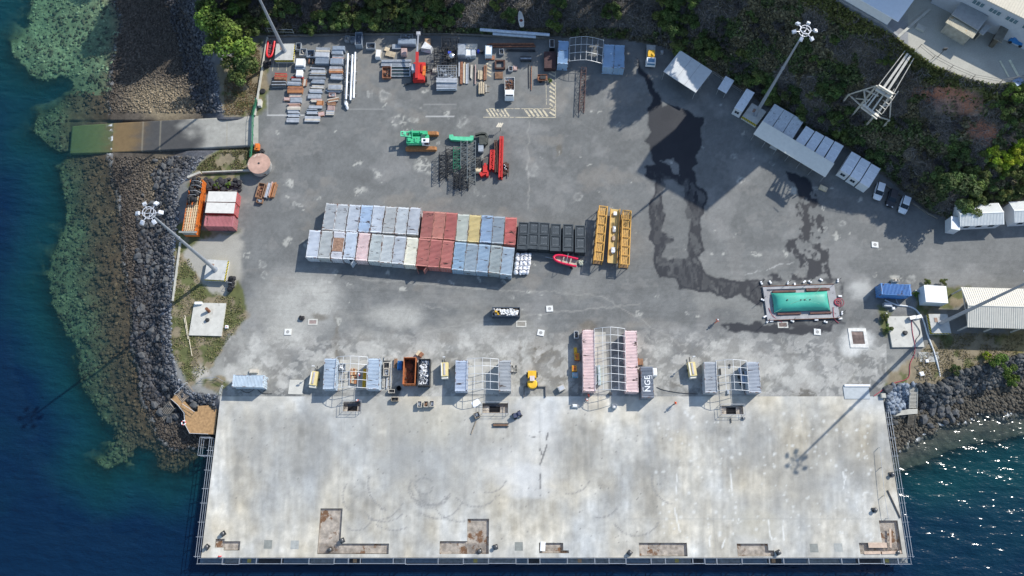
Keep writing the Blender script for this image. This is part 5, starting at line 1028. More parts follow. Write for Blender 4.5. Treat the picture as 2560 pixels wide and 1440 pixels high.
# ---- scaffold walkway along the quay edge
gal=M('scaffold tube',(.40,.43,.46),.4,.5,var=.1); grt=M('walkway grating',(.13,.17,.21),.6,.2,var=.2); grt2=M('walkway board',(.21,.22,.22),.8,var=.3)
ymid=DY0-.55; fm=[M('yellow board',(.45,.36,.10),.7),M('orange board',(.50,.30,.16),.7)]
x=DX0-.6; i=0; r7=random.Random(12)
while x<DX1+.55:
    L_=r7.choice((2.2,2.6,3.1,4.6,5.0,6.0)); x1=min(x+L_,DX1+.6); t=T('walkway_module','grey scaffold walkway section hung along the front edge of the quay','walkway',loc=Vector(((x+x1)/2,ymid,-1.2)),group='scaffold walkway along the quay front'); h=(x1-x)/2
    b=MB(); b.box(-h+.03,-.42,0,h-.03,.42,.06); b.build('deck_plate',[grt,grt2,grt,dsteel][i%4] if r7.random()<.8 else grt2,t); b=MB(); dy=r7.uniform(-.1,.05)
    for zz in (.75,1.35): b.bar((-h,-.5+dy,zz),(h,-.5+dy,zz),.075)
    b.bar((-h,.45,1.25),(h,.45,1.25),.06)
    for s in (-h+.05,h-.05): b.bar((s,-.5+dy,-.3),(s,-.5+dy,1.5),.09); b.bar((s,.45,.0),(s,.45,1.25),.07); b.bar((s,-.55,1.3),(s,.5,1.3),.06)
    b.build('rails',gal,t)
    if i%5==2: b=MB(); b.box(-.5,-.35,.07,.2,.3,.13); b.build('board',fm[i%2],t)
    x=x1; i+=1
for side,xx in (('left',DX0-.55),('right',DX1+.5)):
    y=DY0; sg=-1 if side=='left' else 1; yend=DY1-(9.5 if side=='left' else 3)
    while y<yend:
        y1=min(y+6,yend); t=T('guard_rail',f'galvanised scaffold guard rail along the {side} edge of the quay','guard rail',loc=Vector((xx,(y+y1)/2,-.6)),group=f'scaffold rails on the {side} quay edge'); h=(y1-y)/2; b=MB()
        for k in range(3): b.bar((sg*(-.2+k*.24),-h,.4+.4*k),(sg*(-.2+k*.24),h,.4+.4*k),.07)
        b.build('tubes',gal,t); b=MB()
        for yy in (-h+.2,h*.2): b=MB(); b.bar((-sg*.4,yy,.3),(sg*.9,yy,.62),.08); b.bar((sg*.3,yy,-.6),(sg*.3,yy,1.2),.07); b.build('bracket',gal,t)
        y=y1
t=T('scaffold_cage','open scaffold cage at the corner of platform and quay','scaffold',loc=W(520,1118,-1)); b=MB()
for z in (0,1.0,2.0):
    for s in (-.95,.95): b.bar((s,-1.7,z),(s,1.7,z),.07)
    for y in (-1.7,1.7): b.bar((-.95,y,z),(.95,y,z),.07)
for s in (-.95,.95):
    for y in (-1.7,0,1.7): b.bar((s,y,-2.5),(s,y,2),.07)
b.build('tubes',gal,t)
fence([(553,985),(560,966)],1.1,'short rail from the quay corner to the verge',wf,sp=1)
fence([(2195,1120),(2199,1170),(2206,1240),(2215,1296)],.9,'thin wire rail standing on the deck near the right edge',gal,sp=4,rails=(1.0,)).name='wire_rail'
# ---- terrace buildings, fence, gantry
ZT=ZPLAT
def tbox(p0,p1,p2,zr,zb,wallm,roofm,label,ov=.4,ribs=.5,name='terrace_building',wins=None,ext=(0,0,0,0)):
    c,L_,w_,a=fit(p0,p1,p2,zr); d=Vector((math.cos(a),math.sin(a),0)); n=Vector((-d.y,d.x,0)); x0,x1,y0,y1=-L_/2-ext[0],L_/2+ext[1],-w_/2-ext[2],w_/2+ext[3]
    t=T(name,label,'building',loc=Vector((c.x,c.y,zb)),ang=a); h=zr-zb; b=MB(); b.box(x0+ov,y0+ov,-1,x1-ov,y1-ov,h-.15); b.build('walls',wallm,t)
    b=MB(); b.box(x0,y0,h-.15,x1,y1,h)
    if ribs:
        k=int((x1-x0)/ribs)
        for i in range(k): x=x0+.1+i*(x1-x0-.2)/k; b.box(x,y0+.02,h,x+.1,y1-.02,h+.05)
    b.build('roof',roofm,t)
    if wins:
        for (a0,z0,wdt,hh) in wins:
            f=MB(); f.box(a0,y0+ov-.09,z0,a0+wdt,y0+ov-.003,z0+hh); fo=f.build('window',M('grey frame',(.45,.47,.5),.5),t); g=MB(); m=3
            for i in range(m): g.box(a0+.08+i*wdt/m,y0+ov-.12,z0+.1,a0+(i+1)*wdt/m-.06,y0+ov-.091,z0+hh-.1)
            g.build('pane',M('pale glass',(.10,.16,.19),.15),fo)
    return t
tbox((2066,-50),(2246,54),(2292,-28),ZT+4,ZT,cw,M('pale hall roof',(.66,.69,.72),.5,var=.03),'pale roofed hall on the terrace cut by the top frame edge',ov=1.3,ext=(2,0,0,0))
tbox((2440,-13),(2562,47),(2600,-30),ZT+6.5,ZT,M('office wall',(.40,.43,.47),.7,var=.06),M('buff roof',(.50,.46,.37),.7,var=.06),'two storey office with window bands and a buff roof at the top right',ov=.25,wins=[(-8+i*3.4,4.3,2.3,1.1) for i in range(9)],ext=(6,14,0,14))
tbox((2280,-321),(2510,-216),(2550,-262),42,ZT,cw,M('pale hall roof',(.66,.69,.72),.5,var=.03),'unseen tall block added on the terrace to cast the yard shadow',ov=.1,ribs=0,ext=(0,0,0,2))  # out-of-view block added and sized so its shadow falls across the yard
bm1=M('rusty buff roof',(.40,.37,.28),.8,var=.15,dirt=(.42,.24,.08),dirtamt=.4,dscale=.5); aw=M('annex wall',(.33,.31,.26),.8)
tbox((2364,56),(2432,96),(2446,76),ZT+3.0,ZT,aw,bm1,'buff annex with an orange rust patch before the office',ribs=.35)
tbox((2379,36),(2446,76),(2472,42),ZT+3.4,ZT,aw,M('grey annex roof',(.33,.34,.33),.8,var=.12),'longer grey annex roof against the office',ribs=.35)
tbox((2447,80),(2458,88),(2474,64),ZT+2.5,ZT,aw,M('grey annex roof',(.33,.34,.33),.8,var=.12),'small grey canopy between annex and lean-to',ribs=0)
tbox((2484,96),(2504,106),(2534,74),ZT+2.6,ZT,M('brown wall',(.10,.09,.07),.8),M('brown lean-to roof',(.17,.16,.13),.8,var=.2),'small brown lean-to at the right end of the office',ribs=.4)
t=T('utility_vehicle','small blue vehicle parked at the right end of the office','vehicle',loc=W(2538,106,ZT),ang=R(-28)); b=MB(); b.ob((0,0,.8),(3.0,1.5,.8),taper=.95); b.ob((-.5,0,1.35),(1.3,1.3,.5),taper=.85); b.build('body',M('vehicle blue',(.03,.16,.40),.4),t)
for x in (-1,1):
    for q in (-1,1): b=MB(); b.cyl((x,q*.6,.32),(x,q*.82,.32),.32,n=10); b.build('wheel',blk,t)
fence([(2296,120),(2330,148),(2375,172),(2430,196),(2498,208),(2560,196)],1.2,'dark railing along the curved terrace edge',dsteel,z=ZT,sp=3)
lowwall([(2100,-2),(2205,55),(2245,88)],.6,.5,'long kerb on the terrace beside the pale roofed hall',M('terrace kerb',(.25,.26,.27)),z=ZT); lowwall([(2245,92),(2325,22)],.4,.5,'pale concrete kerb crossing the terrace',pw,z=ZT)
b=MB(); q=W(2303,68,ZT+.4); b.ob((q.x,q.y,ZT+.2),(1.8,1.2,.4),(0,0,-.6)); tag(b.build('concrete_block',pw),'pale concrete block beside the terrace kerb','concrete block')
for u,v,l in ((2545,205,'pale blue sheet lying by the right end of the terrace fence'),):
    b=MB(); q=W(u,v,ZT+.1); b.ob((q.x,q.y,ZT+.15),(2,1.4,.25),(0,.1,.5)); tag(b.build('sheet',M('blue sheet',(.22,.30,.42),.6)),l,'sheet')
t=T('sign_post','thin dark sign post near the terrace edge','post',loc=W(2345,142,ZT)); b=MB(); b.cyl((0,0,0),(0,0,2.6),.06,n=6); b.build('pole',dsteel,t); b=MB(); b.box(-.4,-.05,2.1,.4,.05,2.8); b.build('plate',dsteel,t)
b=MB(); 
for (a,c_,w_) in (((2500,152),(2522,192),.35),((2524,150),(2546,190),.5)):
    p,q=W(*a,ZT+.06),W(*c_,ZT+.06); b.bar(p,q,w_,.01)
tag(b.build('road_marking',M('old paint marking',(.60,.58,.42),.8,var=.2)),kind='structure',label='faded white and yellow bay lines on the terrace')
# gantry: slanted rail runway with frames and winch platform
ga=M('gantry steel',(.52,.50,.44),.6,.2,var=.12,dirt=(.3,.2,.12),dirtamt=.35); t=T('gantry','weathered white steel gantry with two rails on the slope','gantry',loc=W(2195,230,14)); o=t.location
def g3(u,v,z): return W(u,v,z+(3.2 if z>0 else 0))-o
b=MB()
L0=[(2262,128,16),(2196,214,14)];R0=[(2284,146,16),(2232,236,14)]
for a,c in ((L0[0],L0[1]),(R0[0],R0[1])): b.bar(g3(*a),g3(*c),.12,.4)
for k in (.33,.62):
    a=[x+(y-x)*k for x,y in zip(L0[0],R0[0])]; c=[x+(y-x)*k for x,y in zip(L0[1],R0[1])]; b.bar(g3(*a),g3(*c),.45,.3)
b.bar(g3(*L0[1]),g3(*R0[1]),.3,.5); b.build('runway',ga,t)
b=MB(); pl_=[(2194,214,13.6),(2232,236,13.6),(2226,246,13.6),(2189,224,13.6)]; quadslab_=[g3(*p) for p in pl_]; b.add([p for p in quadslab_]+[p-Vector((0,0,.3)) for p in quadslab_],[(3,2,1,0),(4,5,6,7),(0,1,5,4),(1,2,6,5),(2,3,7,6),(3,0,4,7)]); b.build('platform',ga,t)
b=MB()
for a,c,w_ in (((2200,226,13),(2165,272,11),.3),((2212,232,13),(2178,280,11),.3),((2195,222,13),(2158,268,11),.15),((2224,240,13),(2192,290,11),.15),((2156,262,11),(2195,292,11),.5),((2152,268,11),(2192,298,11),.2)): b.bar(g3(*a),g3(*c),w_)
for k in range(5):
    f=k/4; b.bar(g3(2224-34*f,226+48*f,12.5),g3(2240-36*f,236+50*f,12.5),.1)
b.bar(g3(2236,222,13),g3(2198,276,11.5),.12); b.bar(g3(2246,228,13),g3(2206,284,11.5),.12); b.build('rail_track',ga,t)
for a,c in (((2192,214,13),(2122,236,6)),((2122,236,6),(2150,262,8)),((2160,224,10),(2164,262,9)),((2160,224,10),(2196,240,10)),((2228,246,13),(2224,300,5)),((2224,300,5),(2196,292,10)),((2228,262,11),(2205,266,11)),((2140,246,6),(2175,250,9))): b=MB(); b.bar(g3(*a),g3(*c),.22); b.build('brace',ga,t)
for u,v in ((2192,214),(2230,240),(2122,236),(2224,300),(2258,132)): 
    p=g3(u,v,13 if v<245 and u>2150 else 6); b=MB(); b.bar(p,(p.x,p.y,-13),.28); b.build('leg',ga,t)
b=MB(); c_=W(2268,138,16.3); b.ob((c_.x,c_.y,16.0),(3,2.6,1.2),(0,0,-.55)); tag(b.build('winch_hut',M('winch hut grey',(.36,.36,.33),.7)),'grey winch hut between the trees at the gantry head','hut')
# ---- hazard markings in the yard
mk=M('worn cream marking',(.52,.46,.33),.85,var=.3,scale=2,dirt=(.16,.16,.165),dirtamt=.55,dscale=1.5); b=MB()
def ln(a,c,w_,z=.006): p,q=W(*a,z),W(*c,z); d=(q-p).normalized(); n=Vector((-d.y,d.x,0))*w_/2; b.add([p-n,q-n,q+n,p+n],[(0,1,2,3)])
for i in range(9):
    x=1208+i*9.0 if i<6 else 1310+(i-6)*0; 
    if i<6: ln((x+8,273),(x+20,291),.35)
for i in range(5): x=1312+i*11; ln((x,273),(x+13,291),.45)
ln((1222,271.5),(1388,272),.14); ln((1208,293),(1388,293.5),.16); ln((1388.5,135),(1389,294),.14); ln((1365,205),(1366,262),.10)
for i in range(9): y=196+i*10.5; ln((1374,y),(1387.5,y+9),.42)
for i in range(3): y=165+i*9; ln((1372,y),(1387,y+8),.35)
for i in range(4): y=158+i*9; ln((1216,y),(1228,y+6),.35)
for a,c in (((684,152),(681,178)),((697,152),(695,176)),((718,153),(716,178))): ln(a,c,.12)
tag(b.build('pavement_marking',mk),kind='structure',label='worn cream hatch markings on the yard')
# ---- pads, drains, manholes
def pad(p0,p1,p2,h,matr,label,name='concrete_pad'):
    c,L_,w_,a=fit(p0,p1,p2,h); t=T(name,label,'pad',loc=Vector((c.x,c.y,0)),ang=a); b=MB(); b.box(-L_/2,-w_/2,-.1,L_/2,w_/2,h); b.build('slab',matr,t); return t
pc=M('pad concrete',(.50,.49,.44),.85,var=.12,scale=.8,bump=.2,dirt=(.33,.31,.27),dirtamt=.35)
t=pad((472,838),(553,840),(556,758),.35,pc,'square concrete pad with two pipe stubs on the left verge')
b=MB(); b.box(-.6,.2,.352,.9,2.2,.362); b.build('inset',M('pad inset',(.45,.44,.39),.85),t); b=MB(); b.cyl((.1,1.6,.35),(-.1,1.9,1.5),.32,n=10); b.build('pipe_stub',rust,t); b=MB(); b.cyl((0,-.2,.35),(0,-.2,.8),.45,.3,n=10); b.build('pipe_stub',dsteel,t); b=MB(); b.ob((-2.2,3.2,.6),(1.4,.5,.5),(0,.2,.1)); b.build('cover_sheet',wht,t)
t=pad((2231,868),(2311,867),(2303,790),.35,pc,'square concrete pad crossed by hoses at the right'); b=MB(); b.cyl((-.2,-.3,.35),(-.2,-.3,.85),.5,.35,n=10); b.build('pipe_stub',dsteel,t); b=MB(); b.ob((1.6,2.7,.75),(1.3,.7,.7),(0,0,.2)); b.build('pump',steel,t)
pad((720,985),(756,986),(757,950),.06,pc,'low pale slab in front of the left shelter containers'); pad((2112,997),(2176,997),(2173,966),.12,M('blue grey slab',(.40,.43,.44),.8,var=.08),'blue grey access slab at the right end of the quay'); pad((2112,966),(2176,966),(2175,961),.3,wht,'white beam closing the blue grey access slab')
pad((2300,905),(2350,905),(2348,880),.03,M('patch concrete',(.36,.36,.33),.9,var=.3),'rough concrete patch by the white hose')
grill=M('drain grille',(.20,.15,.13),.8,var=.3)
def drain(u,v,wu,wv,label,gm_=grill,open_=False):
    t=T('drain',label,'drain',u,v,group='yard drains'); a=wu/12.6/2; c=wv/12/2; b=MB()
    for x0,y0,x1,y1 in ((-a-.25,-c-.25,a+.25,-c),(-a-.25,c,a+.25,c+.25),(-a-.25,-c,-a,c),(a,-c,a+.25,c)): b.box(x0,y0,-.1,x1,y1,.06)
    b.build('frame',pc,t); b=MB(); b.box(-a,-c,0.006,a,c,.012)
    x=-a
    while x<a: b.box(x,-c,.012,x+.06,c,.04); x+=.18
    b.build('grille',gm_,t)
drain(1957,812,20,10,'brown grilled drain touching the front of the bladder tank'); drain(1303,810,20,10,'pale drain at the corner of the rubble skip',M('dusty grille',(.30,.28,.24))); drain(782,805,18,9,'pinkish drain beside the dark debris in the left yard',M('pink grille',(.32,.25,.23)))
t=T('drain','large drain with wide white surround and brown grating at the right','drain',2145,845,group='yard drains'); b=MB()
for x0,y0,x1,y1 in ((-1.8,-2.0,1.8,-1.25),(-1.8,1.35,1.8,2.0),(-1.8,-1.25,-1.2,1.35),(1.2,-1.25,1.8,1.35)): b.box(x0,y0,-.1,x1,y1,.12)
b.build('frame',M('white surround',(.62,.61,.57),.8),t); b=MB(); b.box(-1.2,-1.25,.01,1.2,1.35,.02)
for i in range(13): b.box(-1.2+i*.19,-1.24,.02,-1.12+i*.19,.6,.07)
b.build('grille',grill,t)
for u,v,l,a in ((1374,772,'white manhole cover slab nearest the NGE container shelter, upper one',.05),(1352,832,'tilted white manhole slab below the rubble skip',-.2),(2187,612,'white manhole slab in the right yard shade edge',-.1),(2043,830,'white manhole slab below the bladder tank',-.1),(720,830,'white manhole slab by the pale lime patch',0)):
    t=T('manhole',l,'manhole',u,v,a,group='square manhole slabs'); b=MB(); b.box(-.68,-.62,-.1,.68,.62,.14); b.build('slab',M('white slab',(.66,.66,.63),.7,var=.05),t); b=MB(); b.cyl((0,0,.14),(0,0,.16),.34,n=18); b.build('lid',M('lid grey',(.30,.30,.29),.7),t)
# cast square plates and corner bollards on the deck
def hatch_(u,v,s,label,matr): 
    t=T('deck_plate',label,'plate',u,v,z=.02,group='square plates set in the deck'); b=MB(); b.box(-s,-s,0,s,s,.012); b.box(-s*.8,-s*.8,.012,s*.8,s*.8,.02); b.build('plate',matr,t)
gp=M('grey plate',(.22,.23,.21),.8,var=.15); lp=M('light plate',(.33,.34,.32),.8,var=.15)
for u,v,m,l in ((670,1361,gp,'darker grey deck plate near the left corner'),(737,1362,lp,'lighter deck plate right of the darker one'),(1297,1366,gp,'grey deck plate right of the middle rebar bay'),(2035,1370,gp,'grey deck plate left of the right corner bay'),(2096,1369,lp,'pale deck plate nearest the right corner bay')): hatch_(u,v,.75,l,m)
for u,v,l in ((519,1367,'dark bollard at the left front corner of the quay'),(559,1334,'bollard with shiny top inside the left corner'),(856,1351,'dark bollard in the nook of the L shaped rebar bay'),(825,1374,'bollard inside the long low rebar bay'),(1199,1378,'bollard inside the tall orange rebar bay'),(1239,1367,'tilted dark bollard right of the tall orange bay'),(1574,1382,'dark bollard left of the wide grey bay'),(1945,1381,'dark bollard right of the grey bay notch'),(2185,1275,'dark bollard alone near the right edge'),(2244,1381,'bollard in the right corner bay'),(2228,1186,'small grey bollard against the right edge rail')):
    t=T('bollard',l,'bollard',u,v,rd.uniform(0,1),group='bollards along the quay edge'); t.location.z=.02 if not (800<u<850 or 1190<u<1205 or 2240<u) else -.42; b=MB(); b.box(-.42,-.42,0,.42,.42,.22); b.build('base',dsteel,t); b=MB(); b.lathe((0,0,.22),[(.22,0),(.2,.3),(.36,.42),(.36,.52),(.1,.56)],12); b.build('head',M('bollard steel',(.12,.12,.12),.35,.5),t)
# timber planks in bays
for u,v,a,L_,w_,l in ((2193,1363,0,3.4,.9,'wide pale plank in the right corner bay'),(2228,1381,.05,3.6,.5,'long plank along the front of the right corner bay'),(2180,1382,0.02,3.0,.5,'plank left of the long front plank in the corner bay'),(2225,1345,1.45,3.4,.35,'narrow plank standing across the tall right bay'),(1357,1366,1.5,1.6,.9,'white board in the small brown rebar bay')):
    b=MB(); b.box(-L_/2,-w_/2,0,L_/2,w_/2,.12); q=b.build('plank',M('pale plank',(.50,.38,.29),.8,var=.15) if 'white' not in l else wht); q.location=W(u,v,-.05)+Vector((0,0,.08)); q.rotation_euler=(0,0,a); tag(q,l,'plank')
b=MB(); b.box(-2.6,-.12,0,2.6,.12,.15); q=b.build('beam',dsteel); q.location=W(2234,1260,.02); q.rotation_euler=(0,0,R(-72)); tag(q,'dark steel beam lying near the right quay edge','beam')
# ================================================================ MACHINES, VEHICLES, PEOPLE, STOCK
def mp(*p): return p
# ---- cars
def car(u,v,ang,bodyc,label,first=[None]):
    if first[0] is None:
        t=T('parked_car',label,'car',group='cars parked below the slope'); first[0]=t
        secs=[(-2.05,.62,.45,.80),(-1.95,.80,.32,.95),(-1.2,.88,.28,1.02),(-.3,.9,.26,1.0),(.75,.9,.26,.98),(1.45,.86,.28,.86),(1.95,.74,.32,.72),(2.08,.55,.42,.62)]
        vs=[];k=8
        for x,hw,z0,z1 in secs:
            for y,z in ((-hw*.85,z0),(-hw,z0+.15),(-hw,z1-.14),(-hw*.88,z1),(hw*.88,z1),(hw,z1-.14),(hw,z0+.15),(hw*.85,z0)): vs.append((x,y,z))
        n=len(secs); fs=[(i*k+j,(i+1)*k+j,(i+1)*k+(j+1)%k,i*k+(j+1)%k) for i in range(n-1) for j in range(k)]; fs=[f[::-1] for f in fs]+[tuple(range(k)),tuple(range(n*k-1,(n-1)*k-1,-1))]
        b=MB(); b.add(vs,fs,0,True); o=b.build('body',paint_c,t)
        b=MB(); b.add([(-1.75,-.68,1.46),(-1.75,.68,1.46),(.15,.66,1.5),(.15,-.66,1.5),(-1.82,-.7,1.40),(-1.82,.7,1.40),(.22,.7,1.42),(.22,-.7,1.42)],[(0,3,2,1),(0,1,5,4),(1,2,6,5),(2,3,7,6),(3,0,4,7)]); b.build('roof',paint_c,t)
        b=MB(); b.add([(-1.98,-.76,.97),(-1.98,.76,.97),(.98,.78,.95),(.98,-.78,.95),(-1.80,-.69,1.41),(-1.80,.69,1.41),(.20,.69,1.425),(.20,-.69,1.425)],[(0,1,5,4),(1,2,6,5),(2,3,7,6),(3,0,4,7)]); b.build('windows',glass,t)
        for x in (-1.3,1.3):
            for s in (-1,1): b=MB(); b.cyl((x,s*.68,.32),(x,s*.92,.32),.32,n=14); b.build('wheel',blk,t)
        for s in (-1,1): b=MB(); b.ob((1.93,s*.55,.68),(.2,.3,.14)); b.build('headlight',M('lamp glass',(.6,.62,.64),.2),t)
        for s in (-1,1): b=MB(); b.ob((.75,s*.98,.98),(.15,.16,.12)); b.build('mirror',blk,t)
    else: t=copy_tree(first[0])
    t.location=W(u,v,0); t.rotation_euler=(0,0,ang); tag(t,label,'car','cars parked below the slope')
    for ch in t.children:
        if ch.name.startswith(('body','roof')): ch.color=(*bodyc,1)
car(2194,482,R(-112),(.70,.73,.76),'white car parked closest to the white cabins'); car(2226,499,R(-113),(.035,.037,.045),'dark grey car between the two white ones'); car(2257,516,R(-114),(.66,.70,.74),'white car with roof bars, furthest from the cabins')
# ---- white tipper truck with scrap
t=T('tipper_truck','white tipper truck with a load of rusty scrap','truck',1274,228,R(-91)); b=MB(); b.box(-2.6,-.4,.5,2.5,.4,.8); b.build('chassis',dsteel,t)
b=MB()
for a in ((-2.7,-1.1,.85,.75,-1.02,1.4),(-2.7,1.02,.85,.75,1.1,1.4),(-2.7,-1.02,.85,-2.62,1.02,1.4),(.67,-1.02,.85,.75,1.02,1.6)): b.box(*a)
b.box(-2.62,-1.02,.82,.67,1.02,.9); b.build('tipper_bed',M('grey white paint',(.55,.55,.53),.6,dirt=(.25,.2,.16),dirtamt=.4),t)
b=MB(); b.ob((1.85,0,1.45),(1.7,2.05,1.5),taper=.93); b.build('cab',wht,t); b=MB(); b.add([(2.62,-.9,1.35),(2.62,.9,1.35),(2.52,.85,2.0),(2.52,-.85,2.0)],[(0,1,2,3)]); b.ob((2.45,0,2.19),(.35,1.7,.05)); b.build('windscreen',glass,t)
b=MB(); b.box(2.6,-1.0,.45,2.8,1.0,.9); b.build('bumper',wht,t)
for x in (-1.7,1.9):
    for s in (-1,1): b=MB(); b.cyl((x,s*.75,.42),(x,s*1.05,.42),.42,n=12); b.build('wheel',blk,t)
sc=T('scrap_load','rusty scrap heaped in the bed of the tipper truck','scrap',1274,213,z=.9); b=MB(); r0=random.Random(2)
for i in range(60): b.ob((r0.uniform(-.9,.9),r0.uniform(-1.4,1.3),r0.uniform(.05,.45)),(r0.uniform(.2,1.0),r0.uniform(.05,.3),.08),(r0.uniform(-.6,.6),r0.uniform(-.6,.6),r0.uniform(0,3)),m=r0.randrange(2))
b.build('pieces',[rust,M('brown scrap',(.10,.07,.055),.9,var=.4)],sc)
# ---- yellow white truck top
t=T('work_truck','small work truck with yellow machine on its grey bed in the shade','truck',1625,146,R(-95)); b=MB(); b.box(-2.9,-1,.7,1.2,1,.85); b.box(-2.9,-1,.85,-.8,1,.95); b.build('bed',M('bed grey',(.40,.40,.38),.7),t)
b=MB(); b.ob((-.1,0,1.35),(1.6,1.5,1.0)); b.ob((.2,.3,1.95),(.5,.4,.3)); b.build('yellow_machine',yel,t); b=MB(); b.ob((1.9,0,1.35),(1.6,2.2,1.4),taper=.9); b.build('cab',wht,t); b=MB(); b.ob((1.9,0,2.07),(1.0,1.5,.06)); b.ob((2.62,0,1.6),(.2,1.7,.5)); b.build('windscreen',M('blue glass',(.10,.22,.35),.2),t)
for x in (-1.9,1.9):
    for s in (-1,1): b=MB(); b.cyl((x,s*.75,.42),(x,s*1.02,.42),.42,n=12); b.build('wheel',blk,t)
# ---- green crawler crane base
gp_=M('crane green',(.05,.42,.20),.5,var=.12,dirt=(.06,.12,.08),dirtamt=.3); tr=M('rusty track',(.36,.17,.07),.85,var=.25,scale=3)
t=T('crawler_crane','green crawler crane without boom on rusty tracks','crane',1050,356,R(0)); 
for s,x0 in ((-1,-.9),(1,0)):
    b=MB(); y=s*1.75 if s>0 else -1.9
    prof=[(-3.0+x0*.3,.55)]; L0_,L1_=(-2.5,3.3) if s<0 else (-2.1,3.6)
    for i in range(9): a=math.pi/2+math.pi*i/8; prof.append((L0_+.5*math.cos(a),.5+.5*math.sin(a)))
    for i in range(9): a=-math.pi/2+math.pi*i/8; prof.append((L1_+.5*math.cos(a),.5+.5*math.sin(a)))
    prof=prof[1:]; n=len(prof); vs=[(x,y-.38,z) for x,z in prof]+[(x,y+.38,z) for x,z in prof]; b.add(vs,[tuple(range(n)),tuple(range(2*n-1,n-1,-1))]+[(i,n+i,n+(i+1)%n,(i+1)%n) for i in range(n)])
    for i in range(26): x=L0_+(L1_-L0_)*i/25; b.box(x,y-.42,.98,x+.12,y+.42,1.06)
    b.build('track',tr,t)
b=MB(); b.box(-1.2,-1.6,.5,1.5,1.5,1.0); b.build('carbody',dsteel,t)
b=MB(); b.box(-2.6,-1.35,1.1,1.3,.2,2.2); b.box(-2.3,.75,1.1,1.8,1.6,2.2); b.box(-2.3,.2,1.1,1.2,.75,1.6); b.box(1.2,-.1,1.1,2.1,.8,1.9); b.ob((-.9,1.2,2.3),(1.8,.5,.4)); b.ob((-2.0,-.6,2.3),(.6,.8,.3)); b.ob((-.6,-.7,2.25),(.5,.9,.2)); b.ob((.5,1.2,2.3),(.6,.6,.25)); b.build('superstructure',gp_,t)
r0=random.Random(8)
for i in range(12): b=MB(); b.ob((r0.uniform(-2.2,1.0),r0.choice((-.9,-.4,1.1,1.4)),2.22),(.3,.2,.06)); b.build('engine_fitting',M('dark green fittings',(.02,.09,.06),.6),t)
b=MB(); b.ob((.9,.2,2.1),(.9,.9,.5)); b.build('winch_housing',M('dark green fittings',(.02,.09,.06),.6),t)
b=MB(); b.ob((1.5,-1.0,2.0),(1.6,1.0,1.5)); b.build('cab',wht,t); b=MB(); b.ob((2.15,-1.0,2.1),(.5,.92,1.0)); b.ob((1.3,-1.0,2.77),(.5,.5,.06)); b.ob((1.7,-1.52,2.1),(.9,.05,.8)); b.build('cab_glass',glass,t)
b=MB()
for y in (.15,1.15): b.bar((-1.5,y,2.2),(-3.9,y,2.6),.2,.3)
for x,z in ((-1.9,2.3),(-2.8,2.45),(-3.8,2.6)): b.bar((x,.15,z),(x,1.15,z),.2)
b.bar((-3.8,.15,2.6),(-2.8,1.15,2.45),.1); b.box(-3.3,.35,2.3,-2.8,.95,2.75); b.bar((-1.4,-.2,2.3),(-1.4,1.6,2.9),.15); b.build('boom_foot',M('crane green light',(.10,.50,.28),.5),t)
b=MB()
b.box(-2.3,-1.37,1.5,.1,-1.355,1.56); b.build('side_trim',wht,t)
# ---- red telehandler
t=T('telehandler','red telescopic handler with a long boom raised towards the north wall','telehandler',1050,186,R(90)); b=MB(); b.ob((-.2,0,1.0),(4.2,2.1,1.0)); b.ob((-1.6,0,1.5),(1.3,1.9,.6)); b.ob((.6,-.75,1.55),(2.0,.7,.5)); b.build('body',red_,t)
b=MB(); b.bar((-2.0,.35,1.9),(3.2,.30,3.2),.5,.55); b.build('boom',M('boom red',(.50,.04,.035),.45,var=.08),t); b=MB(); b.bar((3.2,.30,3.25),(6.6,.1,4.4),.25,.3); b.ob((6.8,.1,4.3),(.7,.7,.5)); b.build('boom_tip',M('tip grey',(.45,.46,.48),.5,.3),t)
b=MB(); b.ob((.3,.95,1.75),(1.7,.8,1.2),taper=.85); b.build('cab',M('cab glass grey',(.35,.40,.46),.2),t)
for x in (-1.5,1.5):
    for s in (-1,1): b=MB(); b.cyl((x,s*.95,.6),(x,s*1.35,.6),.6,n=14); b.build('wheel',blk,t)
b=MB(); b.bar((-2.0,.3,.6),(-2.5,2.6,.25),.25); b.bar((-2.1,-.5,.6),(-2.6,-1.8,.25),.25); b.bar((.8,-.8,.7),(.9,-2.3,.3),.2); b.build('outriggers',dsteel,t)
b=MB(); b.ob((-.2,-.9,1.65),(2.2,.5,.4)); b.build('engine_cover',org,t); t.scale=(1.12,1.25,1.0)
# ---- yellow dumper
t=T('dumper','small yellow site dumper in front of the middle shelter','dumper',1330,952,R(-90)); b=MB(); b.ob((-1.0,0,1.0),(1.5,1.7,1.0),taper=.95); b.build('engine_hood',yel,t)
b=MB(); b.lathe((.9,0,.7),[(.5,0),(.95,.5),(1.0,.8),(.8,.95)],14); b.build('skip',yel,t); b=MB(); b.ob((-.05,0,1.2),(.7,1.1,.7)); b.build('seat',M('seat dark',(.06,.05,.05),.8),t); b=MB(); b.ob((-.1,0,2.0),(1.0,.9,.08)); b.build('canopy',M('canopy pinkish',(.60,.52,.50),.6),t)
b=MB(); [b.bar((x,y,1.0),(x,y,2.0),.07) for x in (-.5,.3) for y in (-.4,.4)]; b.build('canopy_posts',dsteel,t)
for x in (-1.1,.9):
    for s in (-1,1): b=MB(); b.cyl((x,s*.75,.5),(x,s*1.1,.5),.5,n=12); b.build('wheel',blk,t)
